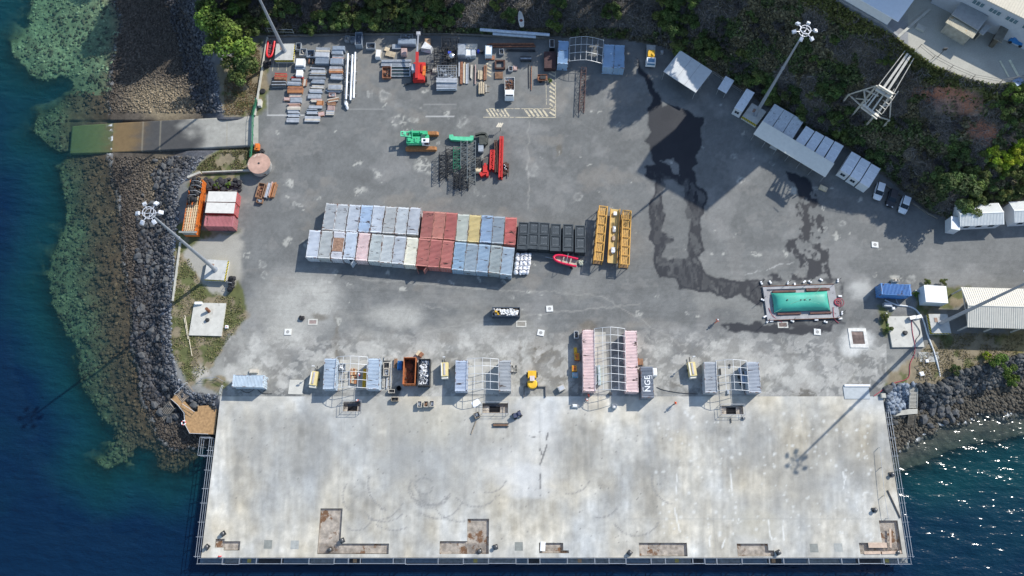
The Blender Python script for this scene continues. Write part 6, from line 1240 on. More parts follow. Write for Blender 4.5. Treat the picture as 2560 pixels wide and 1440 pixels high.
# ---- generators / light towers
def genset(u,v,label,mastless=False,a=0,first=[None]):
    if first[0] is None:
        t=T('generator',label,'generator'); first[0]=t; b=MB(); b.ob((0,0,.95),(1.45,2.9,1.2),taper=.94); b.build('housing',M('cream yellow paint',(.66,.55,.26),.55,var=.08),t)
        b=MB(); b.ob((0,-1.5,.8),(1.35,.6,1.0),taper=.95); b.ob((-.58,0,1.57),(.2,2.6,.06)); b.build('canopy',M('canopy cream',(.70,.68,.60),.6),t)
        b=MB(); b.box(-.18,-1.1,1.56,.18,1.2,1.66); b.box(-.1,-.9,1.66,.1,1.0,1.68); b.build('lifting_rail',M('lifting rail',(.45,.42,.42),.6),t)
        b=MB(); b.box(-.08,1.45,.4,.08,2.6,.5); b.build('drawbar',dsteel,t)
        for s in (-1,1): b=MB(); b.cyl((s*.6,0,.3),(s*.82,0,.3),.3,n=12); b.build('wheel',blk,t)
        b=MB(); b.cyl((.1,2.0,.4),(.1,2.0,3.6),.05,n=6); b.ob((.1,2.0,3.6),(.5,.2,.25)); b.ob((.1,2.05,3.1),(.3,.15,.2)); b.build('light_pole',M('pole grey white',(.55,.56,.56),.5),t)
    else: t=copy_tree(first[0])
    t.location=W(u,v,0); t.rotation_euler=(0,0,a); tag(t,label,'generator','cream generators with light poles')
genset(789,949,'cream yellow generator left of the leftmost shelter',a=R(-6)); genset(1113,927,'cream yellow generator between the black skip and the middle shelter',a=R(3)); genset(1727,926,'cream yellow generator left of the right shelter',a=R(5))
# ---- skips
def skip(p0,p1,p2,h,matr,label,cont,name='skip',cat='skip',fill=.7,seed=1,n=90):
    c,L_,w_,a=fit(p0,p1,p2,h); t=T(name,label,cat,loc=Vector((c.x,c.y,0)),ang=a); x,y=L_/2,w_/2; b=MB(); e=.09
    for q in ((-x,-y,.1,x,-y+e,h),(-x,y-e,.1,x,y,h),(-x,-y+e,.1,-x+e,y-e,h),(x-e,-y+e,.1,x,y-e,h),(-x+e,-y+e,.1,x-e,y-e,.2)): b.box(*q)
    b.build('shell',matr,t); b=MB()
    k=int(L_/.8)
    for i in range(k+1):
        xx=-x+.05+i*(L_-.2)/k
        for s in (-1,1): b.box(xx,s*(y+.005) if s>0 else -y-.09,.15,xx+.1,s*(y+.09) if s>0 else -y-.005,h-.05)
    b.build('ribs',matr,t); r0=random.Random(seed)
    f=T('debris_load',cont,'debris',loc=Vector((c.x,c.y,.2)),ang=a); b=MB()
    nx_,ny_=14,8; gv=[]
    for j in range(ny_):
        for i in range(nx_): gv.append((-x+.1+i*(L_-.2)/(nx_-1),-y+.1+j*(w_-.2)/(ny_-1),(h-.2)*fill*r0.uniform(.6,1.1)))
    b.add(gv,[(j*nx_+i,j*nx_+i+1,(j+1)*nx_+i+1,(j+1)*nx_+i) for j in range(ny_-1) for i in range(nx_-1)],0)
    return t,f,b,x,y,h,r0
t,f,b,x,y,h,r0=skip((1230,790),(1300,790),(1300,768),1.7,M('navy skip paint',(.05,.07,.10),.6,var=.15),'open navy skip heaped with white rubble in mid yard','white sacks and rubble heaped in the navy skip',fill=.8,seed=3)
for i in range(80): b.lump((r0.uniform(-x+.3,x-.3),r0.uniform(-y+.25,y-.25),(h-.2)*.85),(r0.uniform(.15,.4),r0.uniform(.12,.3),r0.uniform(.1,.25)),i,m=1 if r0.random()<.8 else 2,n=6,k=3)
for i in range(6): b.ob((r0.uniform(-x+.6,x-.6),r0.uniform(-y+.4,y-.4),h*.9),(.5,.35,.25),(0,0,r0.uniform(0,3)),m=3 if i%2 else 0)
b.build('rubble',[M('brown rubble',(.12,.10,.08),.9,var=.4),M('white rubble',(.72,.72,.70),.8,var=.1),M('grey rubble',(.3,.3,.3),.9),yel],f)
t,f,b,x,y,h,r0=skip((1009,893),(1040,893),(1040,960),2.3,M('orange skip paint',(.42,.14,.05),.7,var=.2,dirt=(.16,.08,.05),dirtamt=.5),'tall rust orange skip nearly empty inside','brown scrap on the floor of the rust orange skip',fill=.14,seed=4)
for i in range(40): b.ob((r0.uniform(-x+.4,x-.4),r0.uniform(-y+.3,y-.3),r0.uniform(.2,.5)),(r0.uniform(.2,.9),.1,.08),(r0.uniform(-.4,.4),r0.uniform(-.4,.4),r0.uniform(0,3)),m=1)
b.build('scrap',[rust,M('dark scrap',(.06,.045,.035),.9,var=.4)],f)
t,f,b,x,y,h,r0=skip((1046,897),(1076,897),(1076,964),2.0,M('black skip paint',(.04,.042,.045),.6,var=.2),'black skip full of grey white waste right of the orange skip','grey white waste and wire filling the black skip',fill=.6,seed=5)
for i in range(90): b.ob((r0.uniform(-x+.5,x-.4),r0.uniform(-y+.3,y-.3),h*r0.uniform(.5,.75)),(r0.uniform(.2,.9),r0.uniform(.03,.25),.06),(r0.uniform(-.5,.5),r0.uniform(-.5,.5),r0.uniform(0,3)),m=1 if r0.random()<.7 else 0)
b.build('waste',[M('grey waste',(.34,.35,.36),.9,var=.3),M('pale waste',(.68,.69,.70),.7,var=.1)],f)
# ---- red boats
def boat(u,v,ang,L_,w_,label,matr,floor,z=0,inflat=True,name='boat',engine=True):
    t=T(name,label,'boat',u,v,ang,z=z); pts=[]; n=14
    for i in range(n+1):
        k=i/n; x=-L_/2+L_*k; pts.append((x,(w_/2-.22)*(1 if k<.55 else math.sqrt(max(0,1-((k-.55)/.45)**2))),.45+.25*max(0,k-.5)))
    path=[(x,-y,zz) for x,y,zz in pts]+[(x,y,zz) for x,y,zz in pts[::-1][1:]]
    b=MB(); b.tube(path,.24,8); b.build('tube',matr,t); b=MB()
    hull=[(x,y,zz-.35) for x,y,zz in pts]; vs=[];
    for x,y,zz in hull: vs+=[(x,-y,zz+.12),(x,0,zz-.15),(x,y,zz+.12)]
    b.add(vs,[(3*i+j,3*i+j+1,3*i+j+4,3*i+j+3) for i in range(len(hull)-1) for j in (0,1)]); b.build('floor',floor,t)
    b=MB()
    for x in (-L_*.22,L_*.08): b.box(x-.12,-w_/2+.3,.5,x+.12,w_/2-.3,.55)
    b.build('thwart',floor,t)
    if engine: b=MB(); b.ob((-L_/2-.1,0,.75),(.4,.35,.45)); b.build('outboard_engine',dsteel,t)
    return t
boat(677,127,R(-91),4.4,1.9,'red inflatable boat standing between the low wall and the mast base',M('inflatable red',(.62,.02,.03),.4,var=.06),M('dark floor',(.13,.02,.03),.6))
t=boat(1413,652,R(166),5.0,2.1,'crimson rigid boat on a trailer below the black pontoons',M('crimson hull',(.66,.02,.07),.35,var=.05),M('cream floor',(.38,.33,.27),.7),z=.9)
b=MB(); b.bar((-.3,-1.0,.95),(-.3,1.0,.95),.06); b.bar((-.3,-1,.4),(-.3,-1,1.8),.06); b.bar((-.3,1,.4),(-.3,1,1.8),.06); b.bar((-.3,-1,1.8),(-.3,1,1.8),.06); b.build('roll_bar',steel,t)
t=T('boat_trailer','galvanised trailer under the crimson boat','trailer',1413,656,R(166)); b=MB(); [b.bar((-2.2,y,.5),(2.2,y*.5,.5),.1) for y in (-.6,.6)]; b.bar((2.2,0,.5),(4.2,0,.45),.1); b.bar((-1.5,-.9,.45),(-1.5,.9,.45),.1); b.build('frame',steel,t)
for s in (-1,1): b=MB(); b.cyl((-1.5,s*.9,.33),(-1.5,s*1.1,.33),.33,n=12); b.build('wheel',blk,t)
b=MB(); r0=random.Random(6)
for i in range(10): b.lump((r0.uniform(-.6,.6),r0.uniform(-.6,.6),.25),(.3,.3,.25),i,n=7,k=4)
q=b.build('net_heap',M('pale net',(.42,.44,.36),.9,var=.3)); q.location=W(1451,659); tag(q,'pale heap of netting behind the crimson boat','net')
# dinghy on slope
t=T('dinghy','white sailing dinghy with a brown hatch lying on the grey bank','dinghy',1302,49,R(97),z=float(zat(np.array([1302.]),np.array([49.]))[0])+1.0); b=MB(); L_=4.2; n=12; vs=[]
for i in range(n+1):
    k=i/n; x=-L_/2+L_*k; hw=.75*(1-.35*(1-k)**2 if k<.4 else (.874 if k<.4 else .874*math.sqrt(max(0.0,1-((k-.4)/.6)**1.8)))); hw=max(hw,.02); vs+=[(x,-hw,.45),(x,-hw*.6,.0),(x,hw*.6,.0),(x,hw,.45),(x,0,.5)]
b.add(vs,[(5*i+j,5*i+5+j,5*i+6+j,5*i+1+j) for i in range(n) for j in range(3)]+[(5*i+3,5*i+8,5*i+9,5*i+4) for i in range(n)]+[(5*i+4,5*i+9,5*i+5,5*i) for i in range(n)]+[(0,1,2,3,4)]); b.build('hull',M('dinghy white',(.62,.60,.55),.5,var=.05),t)
b=MB(); b.lathe((-.6,0,.46),[(.38,0),(.38,.05)],14); b.build('hatch',M('hatch brown dark',(.16,.06,.05),.8),t)
# ---- mooring buoy, tyres, fender bundle
t=T('mooring_buoy','large round rusty mooring buoy standing at the top of the ramp bank','buoy',655,420); b=MB(); b.lathe((0,0,0),[(2.0,0),(2.25,.3),(2.25,1.9),(2.3,1.95)],36,0); b.build('side',M('buoy side pale',(.46,.45,.43),.8,var=.2,dirt=(.2,.13,.1),dirtamt=.5),t)
b=MB(); b.lathe((0,0,1.95),[(2.4,0),(2.42,.12),(2.36,.16),(1.2,.2),(.28,.24)],36,0,False); b.build('top',M('buoy top rusty',(.42,.27,.21),.85,var=.25,scale=.7,dirt=(.55,.46,.38),dirtamt=.5,dscale=.4),t); b=MB(); b.cyl((0,0,2.15),(0,0,2.22),.24,n=14); b.build('eye',dsteel,t)
t=T('tyre_heap','heap of old black tyres and rubber along the pale wall','tyres',558,462); b=MB(); r0=random.Random(7)
for i in range(70):
    x,y=r0.uniform(-3.9,4.0),r0.uniform(-1.5,1.3); 
    if r0.random()<.55: b.lathe((x,y,r0.uniform(.05,.6)),[(.25,.02),(.5,0),(.55,.12),(.5,.25),(.25,.22)],10)
    else: b.lump((x,y,r0.uniform(.1,.7)),(.5,.35,.3),i,n=7,k=4)
b.build('tyres',M('sooty rubber',(.035,.034,.036),.85,var=.5,scale=2),t)
t=T('fender_bundle','bundle of black rubber fenders strapped beside the left mast base','fenders',581,712,R(80)); b=MB()
for i in range(16): b.lump((r0.uniform(-1.2,1.2),r0.uniform(-.6,.6),r0.uniform(.3,1.2)),(.6,.5,.45),i,n=8,k=5)
b.build('fenders',blk,t); b=MB(); b.tube([(0,-.95,.4),(0,-.5,1.6),(0,.5,1.6),(0,.95,.4)],.035,5); b.build('strap',M('pale strap',(.45,.46,.47),.7),t)
for u,v,l,s in ((668,163,'round black bale of rubber mats below the inflatable boat',1.0),(655,380,'black bag of rubber next to the mooring buoy',.7),(755,795,'heap of dark sacks on the pale lime patch',.6)):
    t=T('bale',l,'bale',u,v); b=MB()
    for i in range(9): b.lump((r0.uniform(-.5,.5)*s,r0.uniform(-.5,.5)*s,r0.uniform(.2,.6)*s),(.6*s,.55*s,.45*s),i,n=9,k=5)
    b.build('rubber_mats',blk,t)
t=T('tyre','single tyre with pale hub lying on the low wall verge','tyre',657,229); b=MB(); b.lathe((0,0,0),[(.3,.05),(.6,0),(.68,.15),(.6,.3),(.3,.25)],16); b.build('rubber',blk,t); b=MB(); b.cyl((0,0,.05),(0,0,.2),.28,n=12); b.build('hub',steel,t)
b=MB(); b.ob((0,0,.5),(.7,1.6,1)); q=b.build('cabinet_box',M('cream cabinet',(.5,.48,.42),.7)); q.location=W(652,262); tag(q,'narrow cream box beside the green mesh fence','box')
b=MB(); b.ob((0,0,.4),(.9,1.6,.8)); b.ob((.1,.1,.85),(.6,1.0,.12),(0,0,.1)); q=b.build('orange_bin',org); q.location=W(645,371); tag(q,'orange bin behind the mooring buoy','bin')
# ---- black pontoons
pm=M('pontoon black',(.032,.040,.046),.5,.1,var=.15,bump=.1); pl2=M('pontoon panel',(.05,.062,.07),.55,.1,var=.15); first=None
for i,(u,v,l) in enumerate([(1297,554.7,'first black pontoon beside the bright red container'),(1323,554,'second black pontoon from the containers'),(1349,556,'third black pontoon from the containers'),(1377,559,'fourth black pontoon, above the trailer drawbar'),(1408,560,'fifth black pontoon, above the crimson boat'),(1438,563,'last black pontoon, next to the open pavement')]):
    p=W(u,v,2.0); q_=W(u-4.5+i*.9,v+66,2.0); d=(q_-p).normalized(); nn=Vector((-d.y,d.x,0)); c=p+d*3.0+nn*1.05
    if first is None:
        t=T('pontoon',l,'pontoon'); first=t; b=MB(); b.box(-3.0,-1.05,.1,3.0,1.05,1.85); b.build('hull',pm,t)
        b=MB(); [b.box(*q) for q in ((-3.0,-1.08,1.85,3.0,-.88,2.0),(-3.0,.88,1.85,3.0,1.08,2.0),(-3.0,-.88,1.85,-2.8,.88,2.0),(-.42,-.88,1.85,-.2,.88,2.0),(1.9,-.88,1.85,2.12,.88,2.0))]; b.build('deck_rim',pl2,t)
        for x0 in (-2.65,-.05):
            b=MB(); b.box(x0,-.75,1.86,x0+2.1,.75,1.92); e=b.build('hatch',pl2,t); b=MB(); [b.cyl((x0+a,y,1.92),(x0+a,y,1.98),.05,n=6) for a in (.4,1.7) for y in (-.4,-.1,.2,.5)]; b.build('bolts',M('bolt steel',(.5,.5,.5),.4,.6),e)
        b=MB(); b.box(2.2,-.95,1.86,2.95,.95,1.9); b.build('end_plate',pl2,t)
    else: t=copy_tree(first)
    t.location=(c.x,c.y,0); t.rotation_euler=(0,0,math.atan2(d.y,d.x)); tag(t,l,'pontoon','black pontoons in a row')
# white wrapped bundles
for i,(u,w_) in enumerate(((1293,.75),(1303,.7),(1312,.95),(1322,.6))):
    t=T('wrapped_bundle',['leftmost white wrapped bundle beside the grey blue container','second white wrapped bundle from the containers','third white wrapped bundle, the widest','rightmost white wrapped bundle near the trailer drawbar'][i],'bundle',u,661,R(84),group='white wrapped bundles'); b=MB(); r0=random.Random(20+i)
    for k in range(7): b.lump((-1.9+k*.62,r0.uniform(-.08,.08),.5),(.62,w_*.62,.5),i*10+k,n=8,k=5)
    b.build('wrap',M('white film',(.72,.72,.74),.35,var=.08,bump=.5),t); [MB().ob((-1.5+k*1.0,0,.95),(.1,w_*.9,.08)).build('strap',M('dark strap',(.12,.12,.13),.8),t) for k in range(4)]
# ---- yellow truss bridges
ty=M('truss ochre',(.60,.33,.075),.55,var=.1,dirt=(.2,.12,.06),dirtamt=.25)
def truss(nw,sw,wd_,h,label,slats=True):
    p=W(*nw,h);q_=W(*sw,h); d=(q_-p); L_=d.length; d/=L_; nn=Vector((-d.y,d.x,0)); c=p+d*L_/2+nn*wd_/2; t=T('truss_segment',label,'truss',loc=Vector((c.x,c.y,0)),ang=math.atan2(d.y,d.x),group='ochre steel truss segments'); hl,hw=L_/2,wd_/2; b=MB()
    for s in (-1,1):
        for z in (.15,h-.08): b.bar((-hl,s*(hw-.08),z),(hl,s*(hw-.08),z),.16)
    b.build('chords',ty,t); b=MB(); n=6
    for i in range(n+1):
        x=-hl+.08+(L_-.16)*i/n; b.bar((x,-hw,h-.08),(x,hw,h-.08),.12)
        for s in (-1,1): b.bar((x,s*(hw-.08),.15),(x,s*(hw-.08),h-.1),.1)
        if i<n: x2=-hl+.08+(L_-.16)*(i+1)/n; b.bar((x,hw-.1,h-.05),(x2,-hw+.1,h-.05),.09); [b.bar((x,s*(hw-.08),.2),(x2,s*(hw-.08),h-.15),.08) for s in (-1,1)]
    b.build('braces',ty,t); b=MB()
    for i in range(5): y=-hw+.25+i*(wd_-.5)/4; b.box(-hl+.1,y-.12,h-.35,hl-.1,y+.12,h-.27)
    b.build('slats',M('slat ochre',(.50,.30,.09),.6,var=.1),t); b=MB(); b.box(-hl+.1,-hw+.1,.2,hl-.1,hw-.1,.25); b.build('floor',M('floor dark brown',(.16,.10,.05),.8),t)
truss((1498,513),(1485,650),1.85,2.6,'left ochre lattice truss segment with slatted top'); truss((1557,524),(1551,660),1.85,2.6,'right ochre lattice truss segment with slatted top')
p=W(1527,521,1.4);q_=W(1519,656,1.4);d=(q_-p);L_=d.length;d/=L_;nn=Vector((-d.y,d.x,0));c=p+d*L_/2+nn*.95; t=T('gangway_segment','middle ochre walkway segment carrying wrapped parcels','truss',loc=Vector((c.x,c.y,0)),ang=math.atan2(d.y,d.x),group='ochre steel truss segments'); b=MB(); b.box(-L_/2,-.85,1.1,L_/2,.85,1.2); b.build('deck',M('deck mustard',(.50,.36,.14),.7,var=.15),t); b=MB()
for s in (-1,1): b.bar((-L_/2,s*.95,1.4),(L_/2,s*.95,1.4),.14,.5)
b.build('side_rails',ty,t)
for x,s,l,m in ((-4.9,(1.1,.85,.5),'white round box on the north end of the middle ochre segment',wht),(-1.4,(1.8,.8,.4),'silver wrapped parcel mid way on the ochre walkway segment',steel),(.6,(1.5,.7,.35),'long brown parcel next to the silver one on the ochre walkway',M('parcel brown',(.36,.27,.20),.6)),(3.3,(1.6,.95,.6),'large pale wrapped parcel near the south end of the ochre walkway',M('pale film',(.62,.64,.66),.35,bump=.5))):
    b=MB(); b.lump((0,0,s[2]/2),(s[0]/2,s[1]/2,s[2]/2),3,n=10,k=5,smooth=True); b.ob((0,0,s[2]*.5),(s[0]*.7,s[1]*.75,s[2]*.8)); q=b.build('parcel',m); a=math.atan2(d.y,d.x); q.location=(c.x+x*math.cos(a),c.y+x*math.sin(a),1.2); q.rotation_euler=(0,0,a); tag(q,l,'parcel')
# ---- bladder tank with liner, kerb posts, hoses
c,L_,w_,a=fit((1937,779),(2079,774),(2071,726),.9); t=T('bladder_tank','pillow shaped turquoise bladder tank inside a lined basin','tank',loc=Vector((c.x,c.y,.1)),ang=a); hl,hw=L_/2,w_/2; nxx_,nyy_=40,20; vs=[];fs=[]
for sgn in (1,0):
    for j in range(nyy_+1):
        for i in range(nxx_+1):
            X_=2*i/nxx_-1;Y_=2*j/nyy_-1; e=(max(0,1-abs(X_)**5))**.5*(max(0,1-abs(Y_)**3))**.6; pin=1-.045*(1-X_*X_)*abs(Y_)**3*1.0; px_=1-.03*(1-Y_*Y_); vs.append((X_*hl*px_,Y_*hw*pin,.25+1.35*e if sgn else .25-.2*e))
N1=(nxx_+1)*(nyy_+1)
for sgn in (0,1):
    for j in range(nyy_):
        for i in range(nxx_):
            k=j*(nxx_+1)+i+sgn*N1; f_=(k,k+1,k+nxx_+2,k+nxx_+1); fs.append(f_ if sgn==0 else f_[::-1])
b=MB(); b.add(vs,fs,0,True); b.build('bladder',M('turquoise rubberised fabric',(.055,.37,.28),.5,var=.2,scale=.3,bump=.15,bscale=2),t)
b=MB(); [b.cyl((x*hl,y*hw,1.55),(x*hl,y*hw,1.72),.13,n=10) for x,y in ((-.55,.05),(-.08,0),(.06,0),(.24,0))]; b.build('filler_cap',dsteel,t)
b=MB(); [b.tube([(-hl*1.02,-hw*1.1,.6),(-hl*.4,-hw*.3,1.62),(hl*.1,hw*.1,1.66),(hl*.55,hw*.8,1.3),(hl*.8,hw*1.5,.9)],.03,4),b.tube([(0,0,1.66),(hl*.55,-hw*.45,1.5),(hl*1.0,-hw*.95,.4)],.025,4)]; b.build('ropes',M('green rope',(.25,.5,.38),.8),t)
c,L_,w_,a=fit((1919,800),(2100,794),(2087,711),.35); t=T('tank_basin','grey lined basin with low walls round the turquoise tank','basin',loc=Vector((c.x,c.y,0)),ang=a); hl,hw=L_/2,w_/2; lin=M('liner grey',(.30,.30,.31),.6,var=.2,scale=.6,bump=.3,dirt=(.14,.13,.13),dirtamt=.4); b=MB(); b.box(-hl,-hw,.02,hl,hw,.08)
for q in ((-hl,-hw,.08,hl,-hw+.7,.35),(-hl,hw-.6,.08,hl,hw,.35),(-hl,-hw+.7,.08,-hl+.7,hw-.6,.35),(hl-1.7,-hw+.7,.08,hl,hw-.6,.35)): b.box(*q)
b.build('liner',lin,t); b=MB(); b.bar((-hl,hw+.06,.3),(hl,hw+.06,.3),.1,.3); b.bar((-hl,-hw-.06,.3),(hl,-hw-.06,.3),.08,.3); b.build('edge_beam',rust,t)
for x0,y0,x1,y1,l in ((-hl*.75,hw-1.35,-hl*.1,hw-.95,''),(hl*.2,hw-1.25,hl*.85,hw-.7,''),(-hl*.7,-hw+1.0,-hl*.05,-hw+1.35,''),(hl*.2,-hw+.95,hl*.8,-hw+1.3,'')): b=MB(); b.box(x0,y0,.09,x1,y1,.42); b.build('steel_beam',M('beam rust dark',(.12,.06,.05),.8,var=.3),t)
for i,(u,v) in enumerate([(1903,708),(1925,706),(1969,708),(2010,705),(2024,705),(2052,700),(2094,702),(1986,712),(1906,750),(1912,792),(1918,804),(1928,803),(1980,803),(2040,800),(2063,805),(2100,797),(2104,783),(2099,741)]):
    t=T('barrier_post','white footed tilted stake around the tank basin','stake',u,v,rd.uniform(0,3),group='stakes with white feet round the tank basin'); b=MB(); b.ob((0,0,.15),(.32,.7,.3)); b.build('foot',wht,t)
    if i%2==0: b=MB(); b.cyl((0,0,.2),(.1,.1,2.2),.05,n=5); b.build('rod',dsteel,t)
def hose(pts,r,matr,label,z=.08,name='hose'):
    P3=[W(p[0],p[1],p[2] if len(p)>2 else z) for p in pts]; o=P3[0].copy(); Q=[]
    for i in range(len(P3)-1):
        p0,p1,p2,p3=P3[max(i-1,0)],P3[i],P3[i+1],P3[min(i+2,len(P3)-1)]
        for k in range(5):
            s=k/5; Q.append(.5*((2*p1)+(p2-p0)*s+(2*p0-5*p1+4*p2-p3)*s*s+(3*p1-p0-3*p2+p3)*s**3)-o)
    Q.append(P3[-1]-o); b=MB(); b.tube(Q,r,6); q=b.build(name,matr); q.location=o; return tag(q,label,'hose')
rh=M('red hose',(.36,.05,.08),.6); wh=M('white hose',(.66,.68,.68),.55); gh=M('grey hose',(.34,.36,.38),.6)
def coil(u,v,r,n,matr,label):
    b=MB(); pts=[]
    for i in range(n*16): a=6.283*i/16; rr=r*(.65+.4*math.sin(i*.11)); pts.append((rr*math.cos(a)+.2*math.sin(i*.07),rr*math.sin(a)*.9,.42+.03*(i//16)))
    b.tube(pts,.07,5); q=b.build('hose_coil',matr); q.location=W(u,v,0); tag(q,label,'hose')
coil(2093,757,.95,4,rh,'red hose coiled at the right end of the tank'); hose([(2083,768,.4),(2084,790,.4),(2088,800),(2097,808)],.07,rh,'red hose running off the tank basin corner'); hose([(1922,770,.4),(1932,790,.4),(1955,805)],.07,rh,'red hose leaving the left corner of the basin')
hose([(2212,750),(2225,756),(2245,763),(2270,766),(2290,775),(2308,800),(2320,840),(2335,880),(2345,915),(2350,945,-.2),(2346,965,-.9),(2350,982,-1.3),(2365,985,-1.3),(2366,975,-1.2)],.17,wh,'thick white hose running from the blue container to the shore rocks')
hose([(2240,748),(2246,760),(2262,764),(2284,770),(2302,795)],.12,gh,'grey hose beside the thick white one at the blue container'); hose([(2278,790,.4),(2281,830,.4),(2287,860,.4),(2286,885),(2275,910),(2270,945),(2230,960),(2185,990)],.08,rh,'long thin red hose crossing the concrete pad to the quay'); hose([(2281,800,.45),(2296,820,.45),(2300,835,.45),(2290,850,.45),(2291,870)],.06,dsteel,'dark thin cable looping over the concrete pad'); hose([(2347,955,-.4),(2356,975,-1.1),(2362,985,-1.2),(2358,1000,-1.5),(2350,1006,-1.6)],.11,wh,'loose end of white hose among the shore rocks')
hose([(1642,968),(1660,975),(1700,982),(1745,985)],.05,dsteel,'black cable from the NGE container to the right shelter'); hose([(600,974),(620,982),(640,972),(655,983),(680,984)],.05,dsteel,'black cable tangled below the crosswise container')
for pts,l in (([(462,788),(468,830),(480,890)],'long pale pole on the left verge, lower one'),([(460,795),(470,848)],'short pale pole on the left verge')):
    a_,b_=W(*pts[0],.1),W(*pts[-1],.1); b=MB(); b.cyl((0,0,0),b_-a_,.09,n=6); q=b.build('pole',M('pale pole',(.5,.45,.34),.8)); q.location=a_; tag(q,l,'pole')
# ---- people
def person(u,v,ang,vest,trou,helm,label,pose='walk',z=0):
    t=T('person',label,'person',u,v,ang,z=z); me=bpy.data.meshes.new('body'); bm_=[]
    st=.28 if pose=='walk' else .08; V=[(0,0,.95),(0,0,1.2),(0,0,1.42),(0,0,1.52),(0,0,1.62),(0,0,1.74),(0,.11,.9),(st*.6,.12,.5),(st-.1,.12,.08),(st+.08,.12,.04),(0,-.11,.9),(-st*.3,-.12,.5),(-st-.1,-.12,.1),(-st+.08,-.12,.04),(0,.2,1.4),(-st*.4,.27,1.14),(.05-st*.3,.27,.9),(.09,.26,.8),(0,-.2,1.4),(st*.5,-.27,1.14),(st*.9,-.25,.95),(st*.9+.06,-.24,.86)]
    E_=[(0,1),(1,2),(2,3),(3,4),(4,5),(0,6),(6,7),(7,8),(8,9),(0,10),(10,11),(11,12),(12,13),(2,14),(14,15),(15,16),(16,17),(2,18),(18,19),(19,20),(20,21)]; Rr=[.15,.14,.16,.06,.10,.10,.10,.075,.05,.05,.10,.075,.05,.05,.07,.05,.035,.045,.07,.05,.035,.045]
    me.from_pydata(V,E_,[]); o=bpy.data.objects.new('body',me); link(o); m=o.modifiers.new('s','SKIN'); 
    for i,sv_ in enumerate(me.skin_vertices[0].data): sv_.radius=(Rr[i]*1.05,Rr[i]*1.05); sv_.use_root=(i==0)
    m2=o.modifiers.new('u','SUBSURF'); m2.levels=1; m2.render_levels=1; bpy.context.view_layer.update(); dg=bpy.context.evaluated_depsgraph_get(); nm=bpy.data.meshes.new_from_object(o.evaluated_get(dg)); bpy.data.objects.remove(o)
    nm.materials.clear(); [nm.materials.append(x) for x in (vest,trou,M('skin',(.36,.22,.15),.7))]
    for p in nm.polygons: cz=p.center.z; p.material_index=1 if cz<.93 and abs(p.center.y)<.22 else (2 if cz>1.5 or cz<.97 else 0)
    q=bpy.data.objects.new('body',nm); link(q,t); b=MB(); b.lathe((0,0,1.72),[(.15,0),(.16,.02),(.13,.1),(.06,.15)],14); b.build('helmet',helm,t)
    b=MB()
    for s in (-1,1): b.box(-.13,s*.08-.025,1.0,.145,s*.08+.025,1.43)
    b.build('vest_bands',M('reflective band',(.7,.7,.6),.4),t); return t
hi=M('hi vis orange',(.80,.10,.02),.7,var=.1); nv=M('navy cloth',(.03,.04,.07),.9); 
person(1789,805,R(30),hi,hi,wht,'person in orange work clothes and white helmet walking left of the bladder tank'); person(1685,1010,R(20),hi,nv,hi,'person in orange walking on the deck right of the NGE container','walk',.02); person(1470,991,R(200),hi,nv,red_,'person in orange behind another under the left pink container','stand'); person(1465,1002,R(60),hi,nv,wht,'person in orange with white helmet below the left pink container','stand',.02); person(896,1004,R(120),hi,nv,wht,'person in orange at the corner of the left deck opening','stand',.02); person(901,939,R(10),M('red jacket',(.6,.04,.08),.7),nv,wht,'person in red under the leftmost shelter frame','stand')
person(556,1390,R(90),M('red jacket',(.6,.04,.08),.7),nv,red_,'person in red working on the walkway at the left front corner','stand',-1.1)
